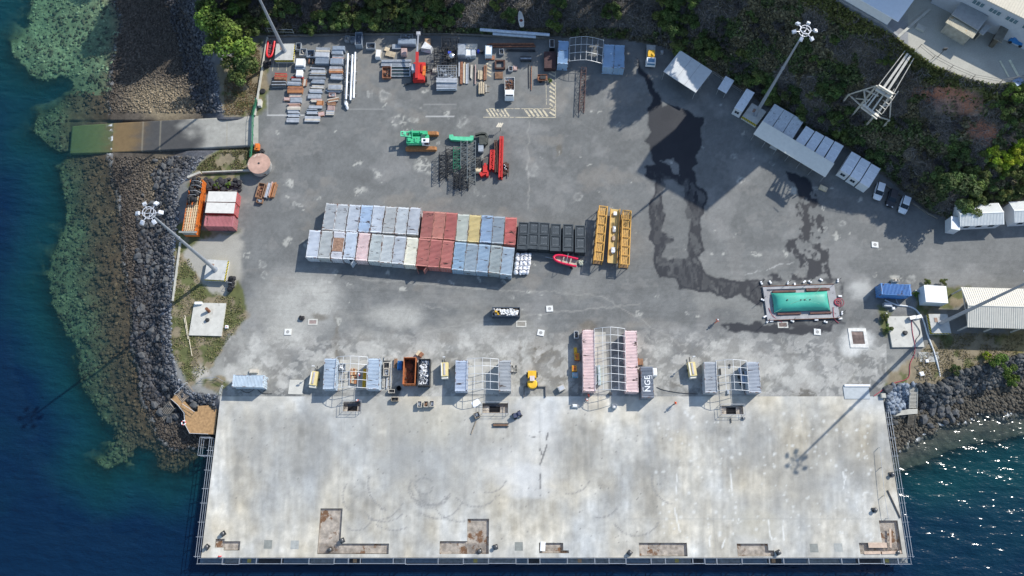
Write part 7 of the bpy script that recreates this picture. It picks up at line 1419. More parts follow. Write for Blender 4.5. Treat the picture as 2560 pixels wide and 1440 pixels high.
# ---- stock piles of the upper yard
FN={'s':[],}
def stock(x0,y0,x1,y1,h,kind,cols,label,ang=0,n=None,seed=None,cat='steel stock',name='steel_bundle',group='stock piles in the upper yard',z=0,bearers=True):
    A=W(x0,(y0+y1)/2,z+h);B_=W(x1,(y0+y1)/2,z+h); Cc=W((x0+x1)/2,y0,z+h);D_=W((x0+x1)/2,y1,z+h); Lx=(B_-A).length; Ly=(Cc-D_).length; c=W((x0+x1)/2,(y0+y1)/2,z+h)
    t=T(name,label,cat,loc=Vector((c.x,c.y,z)),ang=ang,group=group); r0=random.Random(int(x0*7+y0*13)); b=MB(); al=Lx>=Ly; L_,w_=(Lx,Ly) if al else (Ly,Lx); b0=.12 if bearers else 0
    def P(x,y,zz): return (x,y,zz) if al else (-y,x,zz)
    def bx(x0_,y0_,z0_,x1_,y1_,z1_,m=0,jit=0):
        j=r0.uniform(-jit,jit) if jit else 0; vs=[P(x0_+j,y0_,z0_),P(x1_+j,y0_,z0_),P(x1_+j,y1_,z0_),P(x0_+j,y1_,z0_),P(x0_+j,y0_,z1_),P(x1_+j,y0_,z1_),P(x1_+j,y1_,z1_),P(x0_+j,y1_,z1_)]; b.add(vs,[(0,3,2,1),(4,5,6,7),(0,1,5,4),(1,2,6,5),(2,3,7,6),(3,0,4,7)],m)
    nm_=len(cols)
    if kind in('bars','planks','pipes'):
        k=n or max(3,int(w_/.22)); st=w_/k; layers=max(1,int((h-b0)/max(st,.14))); lh=(h-b0)/layers
        for l in range(layers):
            for i in range(k):
                if kind=='planks' and r0.random()<.12: continue
                y=-w_/2+i*st; z0=b0+l*lh
                if kind=='pipes':
                    rr=min(st,lh)*.48; j=r0.uniform(-.1,.1)*L_*.3; b.cyl(P(-L_/2+j*.3,y+st/2,z0+rr),P(L_/2+j*.3,y+st/2,z0+rr),rr,n=7,m=r0.randrange(nm_))
                else:
                    e0=r0.uniform(0,.12 if kind=='planks' else .03)*L_; e1=r0.uniform(0,.12 if kind=='planks' else .03)*L_; bx(-L_/2+e0,y+st*.06,z0+.01,L_/2-e1,y+st*.9,z0+lh*r0.uniform(.7,.95),r0.randrange(nm_))
    elif kind=='sheets':
        k=max(3,int((h-b0)/.12)); 
        for i in range(k): z0=b0+i*(h-b0)/k; bx(-L_/2+r0.uniform(0,.06),-w_/2+r0.uniform(0,.06),z0,L_/2-r0.uniform(0,.06),w_/2-r0.uniform(0,.06),z0+(h-b0)/k*.75,r0.randrange(nm_))
    elif kind=='crate':
        e=.08
        bx(-L_/2,-w_/2,.1,L_/2,-w_/2+e,h);bx(-L_/2,w_/2-e,.1,L_/2,w_/2,h);bx(-L_/2,-w_/2+e,.1,-L_/2+e,w_/2-e,h);bx(L_/2-e,-w_/2+e,.1,L_/2,w_/2-e,h);bx(-L_/2+e,-w_/2+e,.1,L_/2-e,w_/2-e,.2)
        for i in range(12): b.ob((r0.uniform(-.35,.35)*Lx,r0.uniform(-.35,.35)*Ly,r0.uniform(.3,h*.7)),(r0.uniform(.2,.6),.15,.15),(0,0,r0.uniform(0,3)),m=nm_-1)
    elif kind=='box':
        bx(-L_/2,-w_/2,.1,L_/2,w_/2,h-.05); bx(-L_/2+.12,-w_/2+.12,h-.05,L_/2-.12,w_/2-.12,h,nm_-1); bx(-L_/2-.03,-w_/2-.03,.0,-L_/2+.1,w_/2+.03,h*.9,nm_-1); bx(L_/2-.1,-w_/2-.03,0,L_/2+.03,w_/2+.03,h*.9,nm_-1)
    elif kind=='cage':
        for zz in (.1,h/2,h):
            for s in (-1,1): b.bar((-Lx/2,s*Ly/2,zz),(Lx/2,s*Ly/2,zz),.06); b.bar((s*Lx/2,-Ly/2,zz),(s*Lx/2,Ly/2,zz),.06)
        k=max(2,int(Lx/.55)); [b.bar((-Lx/2+Lx*i/k,-Ly/2,h),(-Lx/2+Lx*i/k,Ly/2,h),.045) for i in range(k+1)]; k=max(2,int(Ly/.55)); [b.bar((-Lx/2,-Ly/2+Ly*i/k,h),(Lx/2,-Ly/2+Ly*i/k,h),.045) for i in range(k+1)]
        [b.bar((x*Lx/2,y*Ly/2,0),(x*Lx/2,y*Ly/2,h),.09) for x in (-1,0,1) for y in (-1,1)]
        for i in range(int(max(2,Lx*Ly*.9))): b.ob((r0.uniform(-.42,.42)*Lx,r0.uniform(-.4,.4)*Ly,r0.uniform(.2,h*.8)),(r0.uniform(.3,.9),r0.uniform(.2,.5),.35),(0,0,r0.choice((0,1.57))),m=nm_-1)
    elif kind=='pallet':
        k=max(4,int(w_/.22)); [bx(-L_/2,-w_/2+i*w_/k,h-.05,L_/2,-w_/2+(i+.65)*w_/k,h) for i in range(k)]; [bx(x*L_/2-.06,-w_/2,0,x*L_/2+.06,w_/2,h-.055) for x in (-.9,0,.9)]
    nmz={'bars':'bars','planks':'lengths','pipes':'pipes','sheets':'sheets','crate':'crate_walls','box':'casing','cage':'mesh_panels','pallet':'boards'}[kind]
    b.build(nmz,cols,t)
    if bearers and kind in('bars','planks','pipes','sheets'):
        for s in (-.3,.3): b=MB(); vs=P(s*L_-.06,-w_/2-.05,0),P(s*L_+.06,w_/2+.05,0); b.box(vs[0][0],vs[0][1],0,vs[1][0],vs[1][1],.12); b.build('bearer',oldtim,t)
    return t
gs=M('grey steel',(.34,.37,.40),.5,.35,var=.2); gs2=M('pale zinc',(.50,.52,.54),.45,.35,var=.15); bl=M('blue grey steel',(.26,.31,.37),.5,.3,var=.15); rs_=M('rusty steel',(.26,.12,.07),.85,var=.35,scale=2); og=M('orange steel',(.38,.17,.075),.7,var=.2); rd2=M('red stock',(.42,.05,.04),.6,var=.15); cr=M('cream stock',(.50,.46,.39),.7,var=.15); pnk=M('pinkish stock',(.46,.33,.30),.7,var=.2); pale=M('pale timber',(.58,.48,.33),.8,var=.2); brn=M('brown timber',(.26,.15,.09),.85,var=.3)
s2=lambda x,y:(480+x/4.5,y/4.5)
S=[(1165,480,1225,560,1.0,'crate',[gs,dsteel],'grey open crate just right of the mast base'),(1210,545,1285,620,1.1,'crate',[gs,cr],'grey crate with pale contents below the first crate'),(1290,560,1375,640,1.0,'crate',[bl,dsteel],'blue grey crate left of the long grey boxes'),(1390,530,1555,580,1.1,'bars',[gs,cr],'long beige grey bundle at the top of the second stock column'),(1380,585,1540,640,1.2,'box',[gs2,gs2],'long white topped box under the beige grey bundle'),(1385,645,1540,712,1.0,'bars',[bl,bl],'long blue grey bundle under the white topped box'),(1580,515,1715,560,1.4,'box',[bl,bl],'blue grey box at the top of the third stock column'),(1570,562,1695,605,1.2,'box',[gs2,bl],'pale blue box second in the third stock column'),(1575,625,1705,650,.9,'bars',[gs,pnk],'thin grey bundle between two pale blue boxes'),(1555,655,1695,715,1.1,'box',[gs2,bl],'pale box lying third in the third stock column'),
 (1165,655,1262,738,1.3,'box',[gs2,wht],'square white lidded box by the mast base corner'),(1155,742,1275,775,.8,'bars',[gs,bl],'grey bar bundle under the white lidded box'),(1170,785,1240,850,1.0,'box',[wht,wht],'small bright white box above the red bundle'),(1300,640,1370,705,.7,'planks',[rs_,og,dsteel],'short rusty heap beside the white lidded box'),
 (925,820,1060,890,.9,'bars',[rd2,rd2,rs_],'red stacked frames furthest left in the yard'),(895,910,1055,965,.8,'bars',[gs2,gs,dsteel],'silver bar bundle under the red frames'),(1115,862,1255,880,.4,'pipes',[rd2],'thin red pipes above the pale cylinder'),(1118,880,1220,905,.6,'pipes',[gs2],'short pale cylinder pair in the first column'),(1065,915,1230,970,.8,'planks',[gs,gs2,bl],'grey mixed bundle right of the silver bars'),(1070,970,1245,1040,.9,'bars',[og,og,rs_],'rust orange stacked beams, brightest of the stock yard'),
 (1085,1050,1235,1090,.5,'planks',[cr,pnk,gs],'pale mixed lengths below the rust orange beams'),(1035,1092,1098,1132,.4,'box',[brn,pnk],'small brown flat box left of the grey flat box'),(1105,1095,1230,1150,.6,'box',[gs,gs],'grey flat box below the pale mixed lengths'),(1070,1160,1225,1195,.5,'planks',[pnk,cr,brn],'pinkish brown lengths in the first column'),(1068,1195,1215,1232,.6,'bars',[cr,cr],'cream beams in the lower first column'),(1060,1235,1215,1270,.4,'planks',[gs,gs2],'silver grey lengths second from the bottom'),(1065,1280,1220,1315,.4,'planks',[gs,gs2,bl],'grey lengths in the lower first column'),(1062,1325,1205,1372,.5,'bars',[gs2,cr,gs],'pale bundle at the very bottom of the first column'),
 (1330,735,1500,770,.6,'planks',[gs2,gs],'loose silver lengths at the top of the second column'),(1320,775,1510,825,.7,'planks',[cr,gs2,gs],'cream and silver frames in the second column'),(1315,830,1505,880,.8,'bars',[bl,gs,dsteel],'dark blue grey pipes bundle in the second column'),(1335,888,1500,935,.6,'planks',[gs,gs2,bl],'grey uneven lengths in the mid second column'),(1330,958,1490,990,.5,'planks',[gs2,cr],'pale thin lengths in the second column'),(1315,1000,1470,1045,.5,'planks',[gs2,bl],'silver thin lengths in the second column'),(1300,1055,1455,1105,.5,'bars',[gs2,gs],'evenly spaced silver bars in the second column'),(1330,1108,1470,1145,.5,'planks',[cr,pnk],'cream planks beside an orange patch'),(1400,1130,1470,1182,.5,'box',[og,og],'orange flat piece on the cream planks'),(1310,1185,1465,1215,.5,'bars',[cr,gs2],'cream bars in the lower second column'),(1280,1222,1420,1280,.5,'planks',[gs,gs2,bl],'grey spread lengths in the lower second column'),(1422,1258,1485,1305,.3,'box',[og,pnk],'small tilted orange plate at the column end'),(1265,1305,1440,1365,.5,'bars',[cr,gs2,pnk],'cream bar group at the very bottom of the second column'),
 (1545,745,1690,775,.8,'bars',[gs,gs2],'grey long bundle in the third column'),(1538,772,1695,820,.9,'bars',[og,rs_,cr],'orange topped bundle in the third column'),(1545,828,1700,890,.7,'planks',[gs,bl,gs2],'blue grey mixed lengths in the third column'),(1530,950,1688,1005,.8,'box',[cr,gs],'long cream topped box in the third column'),(1500,1012,1685,1035,.4,'planks',[gs,bl],'thin grey lengths under the cream topped box'),(1540,1045,1612,1085,.5,'crate',[pnk,gs],'small pinkish crate under the thin lengths'),(1520,1100,1655,1140,.6,'planks',[cr,brn],'tilted cream planks in the third column'),(1510,1145,1620,1180,.5,'planks',[brn,rs_],'dark brown planks in the third column'),(1525,1185,1600,1235,.5,'pallet',[pnk],'pinkish slatted pallet in the third column'),(1505,1240,1600,1290,.5,'bars',[cr,gs2],'cream stack at the bottom of the third column'),
 (1240,880,1290,970,.5,'planks',[rd2,cr,rs_],'short red and cream upright pieces between columns'),(1835,360,1912,500,1.8,'crate',[bl,gs],'tall blue grey steel cabinet frame at the north wall'),(1720,400,1770,460,1.0,'crate',[gs,cr],'small grey frame beside the tall cabinet frame'),(1780,410,1830,465,.9,'crate',[gs,gs],'second small grey frame beside the tall cabinet frame'),(2065,555,2122,640,1.1,'box',[cr,wht],'pale bin right of the grey pipe trestles'),(1960,480,2060,545,.9,'crate',[gs,dsteel],'grey trestle frame above the pale bin')]
for i,(x0,y0,x1,y1,h,k,cols,l) in enumerate(S):
    a=s2(x0,y0);c=s2(x1,y1); stock(a[0],a[1],c[0],c[1],h,k,cols,l,ang=R(-1+random.Random(i).uniform(-2,2)+(14 if 'tilted' in l else 0)))
s3=lambda x,y:(860+x/5.333,60+y/5.333)
S3=[(500,470,895,500,.7,'pipes',[gs2],4,'pale pipes in the front bundle above the troughs, upper tier'),(495,505,895,555,.6,'pipes',[gs2,gs],3,'pale pipes bundle right above the dark troughs'),(510,570,625,715,.8,'crate',[rs_,dsteel],None,'brown open frames left of the curved troughs'),(720,195,955,265,1.3,'box',[bl,bl],None,'long grey blue trough against the north wall'),(755,140,915,190,.8,'cage',[gs],None,'grey rectangular rack on the north wall'),(640,265,760,330,.6,'sheets',[gs],None,'stack of grey sheets below the grey blue trough'),(760,320,835,405,1.0,'box',[pnk,pnk],None,'pinkish box standing left of the telehandler'),(540,310,605,360,.3,'sheets',[pale],None,'tilted cream board beside the fanned pallets'),(555,360,680,430,.4,'pallet',[pale],None,'fanned cream pallet in the shade'),
 (1195,320,1505,420,1.6,'cage',[dsteel],None,'black mesh cage block behind the shiny tank'),(1195,420,1505,540,1.5,'cage',[dsteel],None,'black mesh cage block in front with a blue lid'),(1300,160,1515,310,2.2,'cage',[dsteel],None,'tall black mesh cage with a grey cover'),(1245,555,1500,620,1.6,'cage',[gs],None,'grey mesh panel stack, upper'),(1255,622,1495,705,1.5,'cage',[gs],None,'grey mesh panel stack, lower'),(1225,715,1510,775,1.4,'bars',[gs2,gs2],5,'white wrapped pipe bundle under the mesh stacks'),(1230,780,1505,860,1.2,'pipes',[gs2,gs],4,'silver pipe bundle at the front of the mesh stacks'),(1180,575,1250,640,.5,'box',[cr,cr],None,'small cream box left of the grey mesh stacks'),
 (1515,260,1620,410,1.6,'box',[bl,gs],None,'grey box furthest left of the small store row'),(1625,260,1775,325,1.4,'box',[cr,cr],None,'cream flat roofed box in the small store row'),(1622,328,1690,425,1.2,'box',[gs2,wht],None,'white box left of its twin in the store row'),(1695,328,1757,420,1.2,'box',[gs2,gs2],None,'white box right of its twin in the store row'),(1882,285,1972,410,1.6,'box',[M('cabinet light blue',(.32,.46,.58),.5),wht],None,'light blue cabinet at the end of the store row'),(1885,420,2010,475,.3,'sheets',[rs_],None,'rusty flat plate under the light blue cabinet'),(1630,425,1680,455,.7,'box',[gs,dsteel],None,'small grey unit below the white twins'),
 (1525,500,1545,700,.3,'bars',[gs2],1,'single pale tube left of the brown rods'),(1548,495,1582,800,.4,'bars',[rs_,brn],2,'long brown rods beside the mesh stacks'),(1585,500,1615,800,.4,'planks',[cr,pale],2,'long cream rods right of the brown ones'),(1622,520,1660,810,.3,'planks',[gs,gs2],2,'thin grey rods next to the cream ones'),(1685,530,1712,735,.4,'planks',[cr,gs2],2,'short cream rods in the middle of the rod rows'),(1745,520,1768,830,.4,'planks',[pnk,cr],2,'long pinkish rod pair'),(1862,545,1882,750,.4,'bars',[rs_,dsteel],2,'dark rods left of the cream hatching'),(1885,540,1905,745,.4,'bars',[brn,dsteel],1,'single dark rod right of its pair'),(1785,610,1860,740,.5,'planks',[pale,pale,oldtim],None,'loose pale timber stack among the rods, upper'),(1795,760,1880,930,.6,'planks',[pale,oldtim],None,'loose pale timber stack among the rods, lower'),(1885,790,1935,920,.5,'planks',[cr,pale],None,'cream plank stack right of the loose timber'),
 (2195,560,2250,625,.6,'crate',[gs2,dsteel],None,'small grey box with two vents near the square frame'),(2255,560,2310,610,.4,'box',[brn,pnk],None,'small brown box beside the vented grey one'),(2012,635,2118,725,.3,'pallet',[brn],None,'brown slatted panel under the square black frame'),(2461,530,2470,850,.25,'bars',[dsteel],1,'long thin dark rod standing alone'),(2492,550,2503,890,.25,'bars',[rs_,og],1,'long thin rusty rod standing alone'),(2070,330,2130,400,.7,'crate',[gs,dsteel],None,'small dark frame under the brown steel sheets'),(2350,430,2500,490,.5,'bars',[dsteel,gs],None,'dark low stack beside the blue container'),(1905,250,2560,300,.5,'planks',[rs_,M('dark brown steel',(.07,.04,.04),.85)],5,'very long dark brown steel lengths along the north wall'),(2120,320,2560,370,.4,'planks',[M('dark brown steel',(.07,.04,.04),.85),dsteel],4,'second row of very long dark brown lengths')]
for i,(x0,y0,x1,y1,h,k,cols,n,l) in enumerate(S3):
    a=s3(x0,y0);c=s3(x1,y1); stock(a[0],a[1],c[0],c[1],h,k,cols,l,n=n,ang=R(random.Random(i).uniform(-1.5,1.5)+(-20 if 'tilted' in l else (-15 if 'fanned' in l else 0))))
stock(1360,128,1390,170,1.4,'sheets',[M('dark brown steel',(.07,.04,.04),.85)],'block of dark brown steel sheets left of the blue container'); stock(1374,98,1386,118,1.5,'box',[gs2,dsteel],'narrow white cabinet at the wall left of the blue container')
# curved black troughs and the shiny tank
for i in range(4):
    t=T('curved_trough',['topmost','second','third','lowest'][i]+' dark curved trough with pale end caps in the shade edge row','trough',1002,166+i*8,0,group='dark curved troughs'); b=MB(); vs=[]
    for k in range(7): a=math.pi*k/6; vs+=[(-2.1,.33*math.cos(a),.1+.33*math.sin(a)),(2.1,.33*math.cos(a),.1+.33*math.sin(a))]
    b.add(vs,[(2*k,2*k+2,2*k+3,2*k+1) for k in range(6)]); b.build('shell',M('trough dark',(.05,.08,.09),.4,.2),t); b=MB(); [b.ob((x,0,.3),(.25,.75,.5)) for x in (-2.15,2.15)]; b.bar((-2.1,-.3,.35),(2.1,-.3,.35),.13); b.build('end_caps',gs2,t)
t=T('silver_tank','shiny round silver tank on the black mesh cages','tank',1129,141,z=1.6); b=MB(); b.lathe((0,0,0),[(.6,0),(.62,.5),(.5,.62),(.1,.68)],20); b.build('shell',M('polished steel',(.75,.76,.78),.2,.8),t)
b=MB(); b.ob((0,0,.1),(.7,.6,.2)); q=b.build('blue_lid',M('blue plastic',(.05,.08,.45),.4)); q.location=W(1124,132,1.65); tag(q,'bright blue lid lying on the mesh cages','lid')
t=T('barrel','blue barrel in the small store row','barrel',1196,132); b=MB(); b.lathe((0,0,0),[(.3,0),(.33,.3),(.33,.7),(.3,.95)],14); b.build('drum',M('blue plastic',(.05,.08,.45),.4),t); t=T('barrel','dark greenish barrel right of the blue barrel','barrel',1205,133); b=MB(); b.lathe((0,0,0),[(.3,0),(.33,.3),(.33,.7),(.3,.95)],14); b.build('drum',dsteel,t)
t=T('steel_hopper','grey folded steel hopper right of the telehandler boom','hopper',1068,124,R(-20)); b=MB(); b.add([(-1.1,-1.0,.1),(1.3,-.8,.1),(1.4,.6,.1),(-.8,1.2,.1),(-1.0,-.9,1.3),(1.0,-.3,1.0),(1.0,.6,.9),(-.8,1.0,1.3)],[(0,1,5,4),(1,2,6,5),(2,3,7,6),(3,0,4,7),(4,5,6,7)]); b.build('shell',gs2,t)
stock(1062,96,1076,112,.9,'box',[M('tan box',(.42,.28,.18),.7),M('tan box',(.42,.28,.18),.7)],'tan box behind the grey folded hopper')
# square black frame
t=T('square_frame','heavy square frame of rusty black steel near the tipper truck','frame',1250,164); b=MB(); [b.bar(p,q,.35,.5) for p,q in (((-1,-1.0,.3),(1,-1.0,.3)),((-1,1.0,.3),(1,1.0,.3)),((-1,-1.1,.3),(-1,1.1,.3)),((1,-1.1,.3),(1,1.1,.3)))]; b.build('beams',M('sooty rust',(.09,.05,.04),.9,var=.4,scale=3),t)
t=T('trailer','small rusty brown trailer with dark load by the hatch marking','trailer',1356,199,R(2)); b=MB(); b.box(-1.1,-.7,.5,1.1,.7,.6); [b.box(*q) for q in ((-1.1,-.75,.6,1.1,-.68,.9),(-1.1,.68,.6,1.1,.75,.9),(-1.1,-.68,.6,-1.03,.68,.9))]; b.build('bed',rs_,t); [MB().cyl((x,s*.6,.3),(x,s*.85,.3),.3,n=10).build('wheel',blk,t) for x in (-.5,) for s in (-1,1)]; b=MB(); b.ob((.1,0,.8),(1.2,.8,.3)); b.build('load',dsteel,t)
# three long white pipes with supports
for i,(a,c) in enumerate((((870,134),(865,248)),((881,137),(876,250)),((888,131),(884,245)))):
    p,q=W(*a,.9),W(*c,.9); t=T('white_pipe',['left one','middle one','right one'][i]+' of three long white pipes right of the stock columns','pipe',loc=Vector(((p.x+q.x)/2,(p.y+q.y)/2,0)),group='three long white pipes'); o=t.location; b=MB(); b.cyl(p-o,q-o,.21,n=14); b.build('tube',M('pipe white',(.70,.73,.76),.4,.1,var=.05),t); b=MB()
    for k in (.12,.42,.62,.9): m=p.lerp(q,k)-o; b.bar((m.x-.55,m.y,.75),(m.x+.55,m.y,.75),.14); b.bar((m.x-.4,m.y,0),(m.x-.4,m.y,.75),.1); b.bar((m.x+.4,m.y,0),(m.x+.4,m.y,.75),.1)
    b.build('flanges',steel,t)
b=MB(); b.lump((0,0,.45),(.45,.9,.45),2,n=8,k=5); b.lump((.1,-.9,.3),(.35,.6,.3),3,n=8,k=5); q=b.build('wrapped_valve',M('pale film',(.62,.64,.66),.35,bump=.5)); q.location=W(866,262); q.rotation_euler=(0,0,.2); tag(q,'silver wrapped valve at the lower end of the left white pipe','valve')
# long blue grey pipes on the bank wall
for i,(a,c) in enumerate((((1200,74),(1374,87)),((1232,84),(1340,92)))):
    z=2.2 if i==0 else 1.4; p,q=W(*a,z),W(*c,z); t=T('bank_pipe',['upper','lower'][i]+' pale blue pipe lying along the bank above the wall','pipe',loc=Vector((p.x,p.y,0)),group='two pipes along the bank'); b=MB(); b.cyl(p-t.location,q-t.location,.35,n=10); b.build('tube',M('bank pipe blue',(.40,.47,.56),.5),t)
# ---- lattice sections and leaders in mid yard
def lattice(p0,p1,wd_,h,matr,label,name='lattice_boom',tilt=0,group='crane boom sections',panels=7,th=.085):
    a,c=W(*p0,h/2),W(*p1,h/2); d=c-a; L_=d.length; m=(a+c)/2; t=T(name,label,'crane boom',loc=Vector((m.x,m.y,0)),ang=math.atan2(d.y,d.x),group=group); hl,hw=L_/2,wd_/2; b=MB()
    for y in (-hw,hw):
        for z in (.12,h): b.bar((-hl,y,z),(hl,y,z),th*1.3)
    b.build('chords',matr,t); b=MB()
    for i in range(panels):
        x0=-hl+L_*i/panels;x1=-hl+L_*(i+1)/panels; s=1 if i%2 else -1
        for z in (.12,h): b.bar((x0,-hw*s,z),(x1,hw*s,z),th*.7); b.bar((x0,-hw,z),(x0,hw,z),th*.7)
        for y in (-hw,hw): b.bar((x0,y,.12),(x1,y,h),th*.7); b.bar((x0,y,.12),(x0,y,h),th*.7)
    b.build('lacing',matr,t); return t
dk2=M('boom black',(.03,.032,.035),.5,.2); s4=lambda x,y:(960+x/6.737,300+y/6.737)
lattice(s4(1000,570),s4(995,1000),1.7,1.6,dk2,'leftmost black lattice boom section'); lattice(s4(1105,470),s4(1100,920),1.6,1.5,dk2,'second black lattice boom section, beside the green one'); lattice(s4(1232,490),s4(1228,850),1.5,1.5,M('boom dark green',(.03,.18,.10),.5),'dark green lattice boom section'); lattice(s4(1235,900),s4(1225,1150),1.5,1.3,dk2,'short black lattice section below the green one'); lattice(s4(1350,380),s4(1345,800),1.3,1.6,M('boom grey',(.16,.18,.18),.5,.2),'grey lattice boom section below the green bracket'); lattice(s4(1360,800),s4(1345,1170),1.8,1.4,dk2,'black lattice section at the lower end of the grey one'); lattice(s4(1480,380),s4(1470,1060),1.7,1.7,M('boom grey',(.16,.18,.18),.5,.2),'longest grey black lattice section with white straps',panels=10); lattice(s4(1590,640),s4(1585,830),1.0,1.0,dk2,'short narrow black lattice section by the cream winch',panels=4)
t=T('boom_bracket','green boom bracket above the lattice sections','crane part',*s4(1310,335),R(-2)); b=MB(); b.prism([(-2.7,-.2),(-2.2,-.6),(2.2,-.75),(2.6,-.3),(2.6,.55),(1.9,.6),(1.7,.25),(-1.7,.25),(-1.9,.7),(-2.7,.65)],.3,1.0); b.build('casting',M('crane green light',(.10,.50,.28),.5),t)
t=T('hammer_frame','dark curved machine frame at the top of the boom sections','crane part',*s4(1630,360)); b=MB()
pp=[(-1.2,1.0),(.2,1.4),(1.1,1.3),(1.5,.4),(1.4,-1.0),(.9,-1.4)]; [b.bar((*p,.9),(*q,.9),.4,.8) for p,q in zip(pp,pp[1:])]; b.ob((.4,-.3,.7),(1.4,2.2,1.0)); b.build('frame',M('dark olive',(.06,.065,.055),.6,var=.3),t); b=MB(); b.ob((.1,-2.0,.6),(1.1,2.0,.9)); b.build('gearbox',gs,t)
t=T('cream_winch','cream winch and drum among the black lattice','winch',*s4(1590,885)); b=MB(); b.cyl((-.5,0,.5),(.5,0,.5),.5,n=12); b.ob((0,.5,.4),(1.4,.5,.6)); b.build('drum',pale,t)
lattice(s4(1830,530),s4(1815,860),.75,1.1,red_,'short red leader beside the red machine',panels=6,th=.22,group='red piling leaders'); lattice(s4(1982,300),s4(1962,990),.6,1.1,red_,'long red piling leader, tallest of the red parts',panels=16,th=.2,group='red piling leaders'); lattice(s4(1880,360),s4(1895,900),.5,.9,M('sooty rust',(.09,.05,.04),.9),'long dark rusty rack between the two red leaders',panels=14,th=.14,group='red piling leaders')
t=T('red_machine','squat bright red piling head left of the short red leader','piling head',*s4(1705,890)); b=MB(); [b.ob(*q) for q in (((0,.4,.6),(.9,1.6,1.0)),((-.5,-.6,.5),(1.3,.9,.9),(0,0,.5)),((.5,-.5,.5),(.5,1.4,.8)),((0,1.4,.8),(.5,.7,.7)))]; b.build('body',red_,t); b=MB(); b.add([(-.6,1.2,.6),(.6,1.4,1.4),(.7,3.0,1.4),(.2,3.6,.6),(-.5,2.8,.6)],[(0,1,2),(0,2,4),(2,3,4)]); b.ob((.1,2.2,.35),(1.0,2.0,.5)); b.build('grey_cover',M('cover brown grey',(.24,.20,.16),.8),t)
t=T('drill_head','dark drilling head with pale balls at the end of the long red leader','drilling head',*s4(2040,840)); b=MB(); r0=random.Random(31); [b.ob((r0.uniform(-.5,.6),r0.uniform(-1.8,1.4),r0.uniform(.3,.9)),(r0.uniform(.2,.7),r0.uniform(.2,.8),.4),(0,0,r0.uniform(0,1))) for _ in range(16)]; b.bar((.7,-1.8,.4),(.8,1.4,.4),.14); b.build('frame',M('sooty rust',(.09,.05,.04),.9),t); b=MB(); [b.lump((x,y,1.1),(.14,.14,.14),1,n=8,k=5,smooth=True) for x,y in ((-.2,.6),(.1,.3),(-.1,-.1),(.2,-.4))]; b.build('balls',wht,t)
t=T('light_board','cream slatted board on a thin stand north of the red leaders','board',*s4(1960,160)); b=MB(); b.cyl((0,-.3,0),(0,-.3,1.8),.05,n=6); b.build('stand',dsteel,t); b=MB(); [b.ob((-.5+.4*k,0,1.9),(.3,1.1,.05),(R(10),0,R(-30))) for k in range(3)]; b.build('slats',M('cream slat',(.75,.66,.5),.7),t)
lattice((1459,172),(1454,280),1.1,1.2,M('boom rusty thin',(.13,.08,.07),.8),'thin rusty lattice mast section standing alone in the north yard',panels=8,th=.08,group='thin lattice sections')
# timber frames near the buoy
s5=lambda x,y:(400+x/5.54,360+y/5.54)
for i,(x0,y0,x1,y1,k,cols,l) in enumerate([(1340,540,1430,740,'crate',[brn,rs_],'brown timber frame left below the mooring buoy'),(1450,535,1505,740,'bars',[gs2,brn],'narrow silver and brown timber stack below the buoy'),(1515,520,1600,740,'planks',[og,brn,pnk],'rust brown plank stack right below the buoy'),(1335,755,1420,810,'crate',[brn,gs],'small brown crate below the timber frames')]):
    a=s5(x0,y0);c=s5(x1,y1); stock(a[0],a[1],c[0],c[1],.7,k,cols,l,ang=R(-9),group='timber frames near the mooring buoy',cat='timber stack',name='timber_stack')
# ---- things around the shelters
s6=lambda x,y:(740+x/6.545,860+y/6.545)
def st6(f,x0,y0,x1,y1,h,k,cols,l,**kw):
    a=f(x0,y0);c=f(x1,y1); return stock(a[0],a[1],c[0],c[1],h,k,cols,l,group='work materials around the shelters',cat=kw.pop('cat','materials'),name=kw.pop('name','material_stack'),**kw)
gd=M('grit grey',(.36,.35,.32),.9,var=.3,scale=2,dirt=(.12,.12,.11),dirtamt=.5)
for q in [(705,315,805,425,.9,'crate',[gs,wht],'grey waste crate inside the leftmost shelter'),(885,395,985,510,.7,'planks',[pale,og],'ochre timber heap in the leftmost shelter, upper half'),(885,520,985,650,.6,'planks',[og,pale],'ochre timber heap in the leftmost shelter, lower half'),(1090,400,1140,720,.5,'bars',[yel],'yellow beam against the inner side of the leftmost shelter'),(700,460,800,620,.3,'planks',[gd,gs],'grey wire and rods on the shelter floor'),(1430,300,1530,400,.8,'crate',[cr,dsteel],'pale crate of clamps right of the leftmost shelter'),(1430,405,1520,520,.8,'crate',[cr,gs],'second pale crate of clamps below the first'),(1410,530,1520,730,.3,'planks',[gd,gs2],'long grey scatter of fittings beside the containers'),(1530,290,1560,730,.25,'planks',[gs2,gd],'thin pale strips beside the fittings'),(1440,200,1560,270,.3,'sheets',[gd],'grey grit sheet above the clamp crates'),(1600,235,1655,390,.5,'bars',[brn,rs_],'brown rods left of the blue bin'),(1660,275,1735,410,1.2,'box',[M('bin blue',(.02,.12,.32),.5),M('bin blue',(.02,.12,.32),.5)],'blue bin left of the tall orange skip'),(1510,740,1615,800,.7,'crate',[cr,dsteel],'pale crate below the blue bin'),(1975,100,2020,190,.9,'sheets',[pale,brn],'ochre rusty plate behind the orange skip',),(2020,130,2070,210,.8,'sheets',[og,rs_],'rust plate leaning behind the orange skip'),(1555,870,1675,935,.8,'crate',[oldtim,dsteel],'timber crate full of dark clamps on the deck'),(1985,930,2055,1035,.9,'crate',[cr,gs],'left one of three pale crates on the deck'),(2090,930,2165,1030,.9,'crate',[cr,brn],'middle one of three pale crates on the deck'),(2185,925,2258,1025,.9,'crate',[cr,gs],'right one of three pale crates on the deck')]:
    st6(s6,*q,ang=R(-35) if 'plate' in q[7] else 0,z=.02 if q[1]>860 else 0)
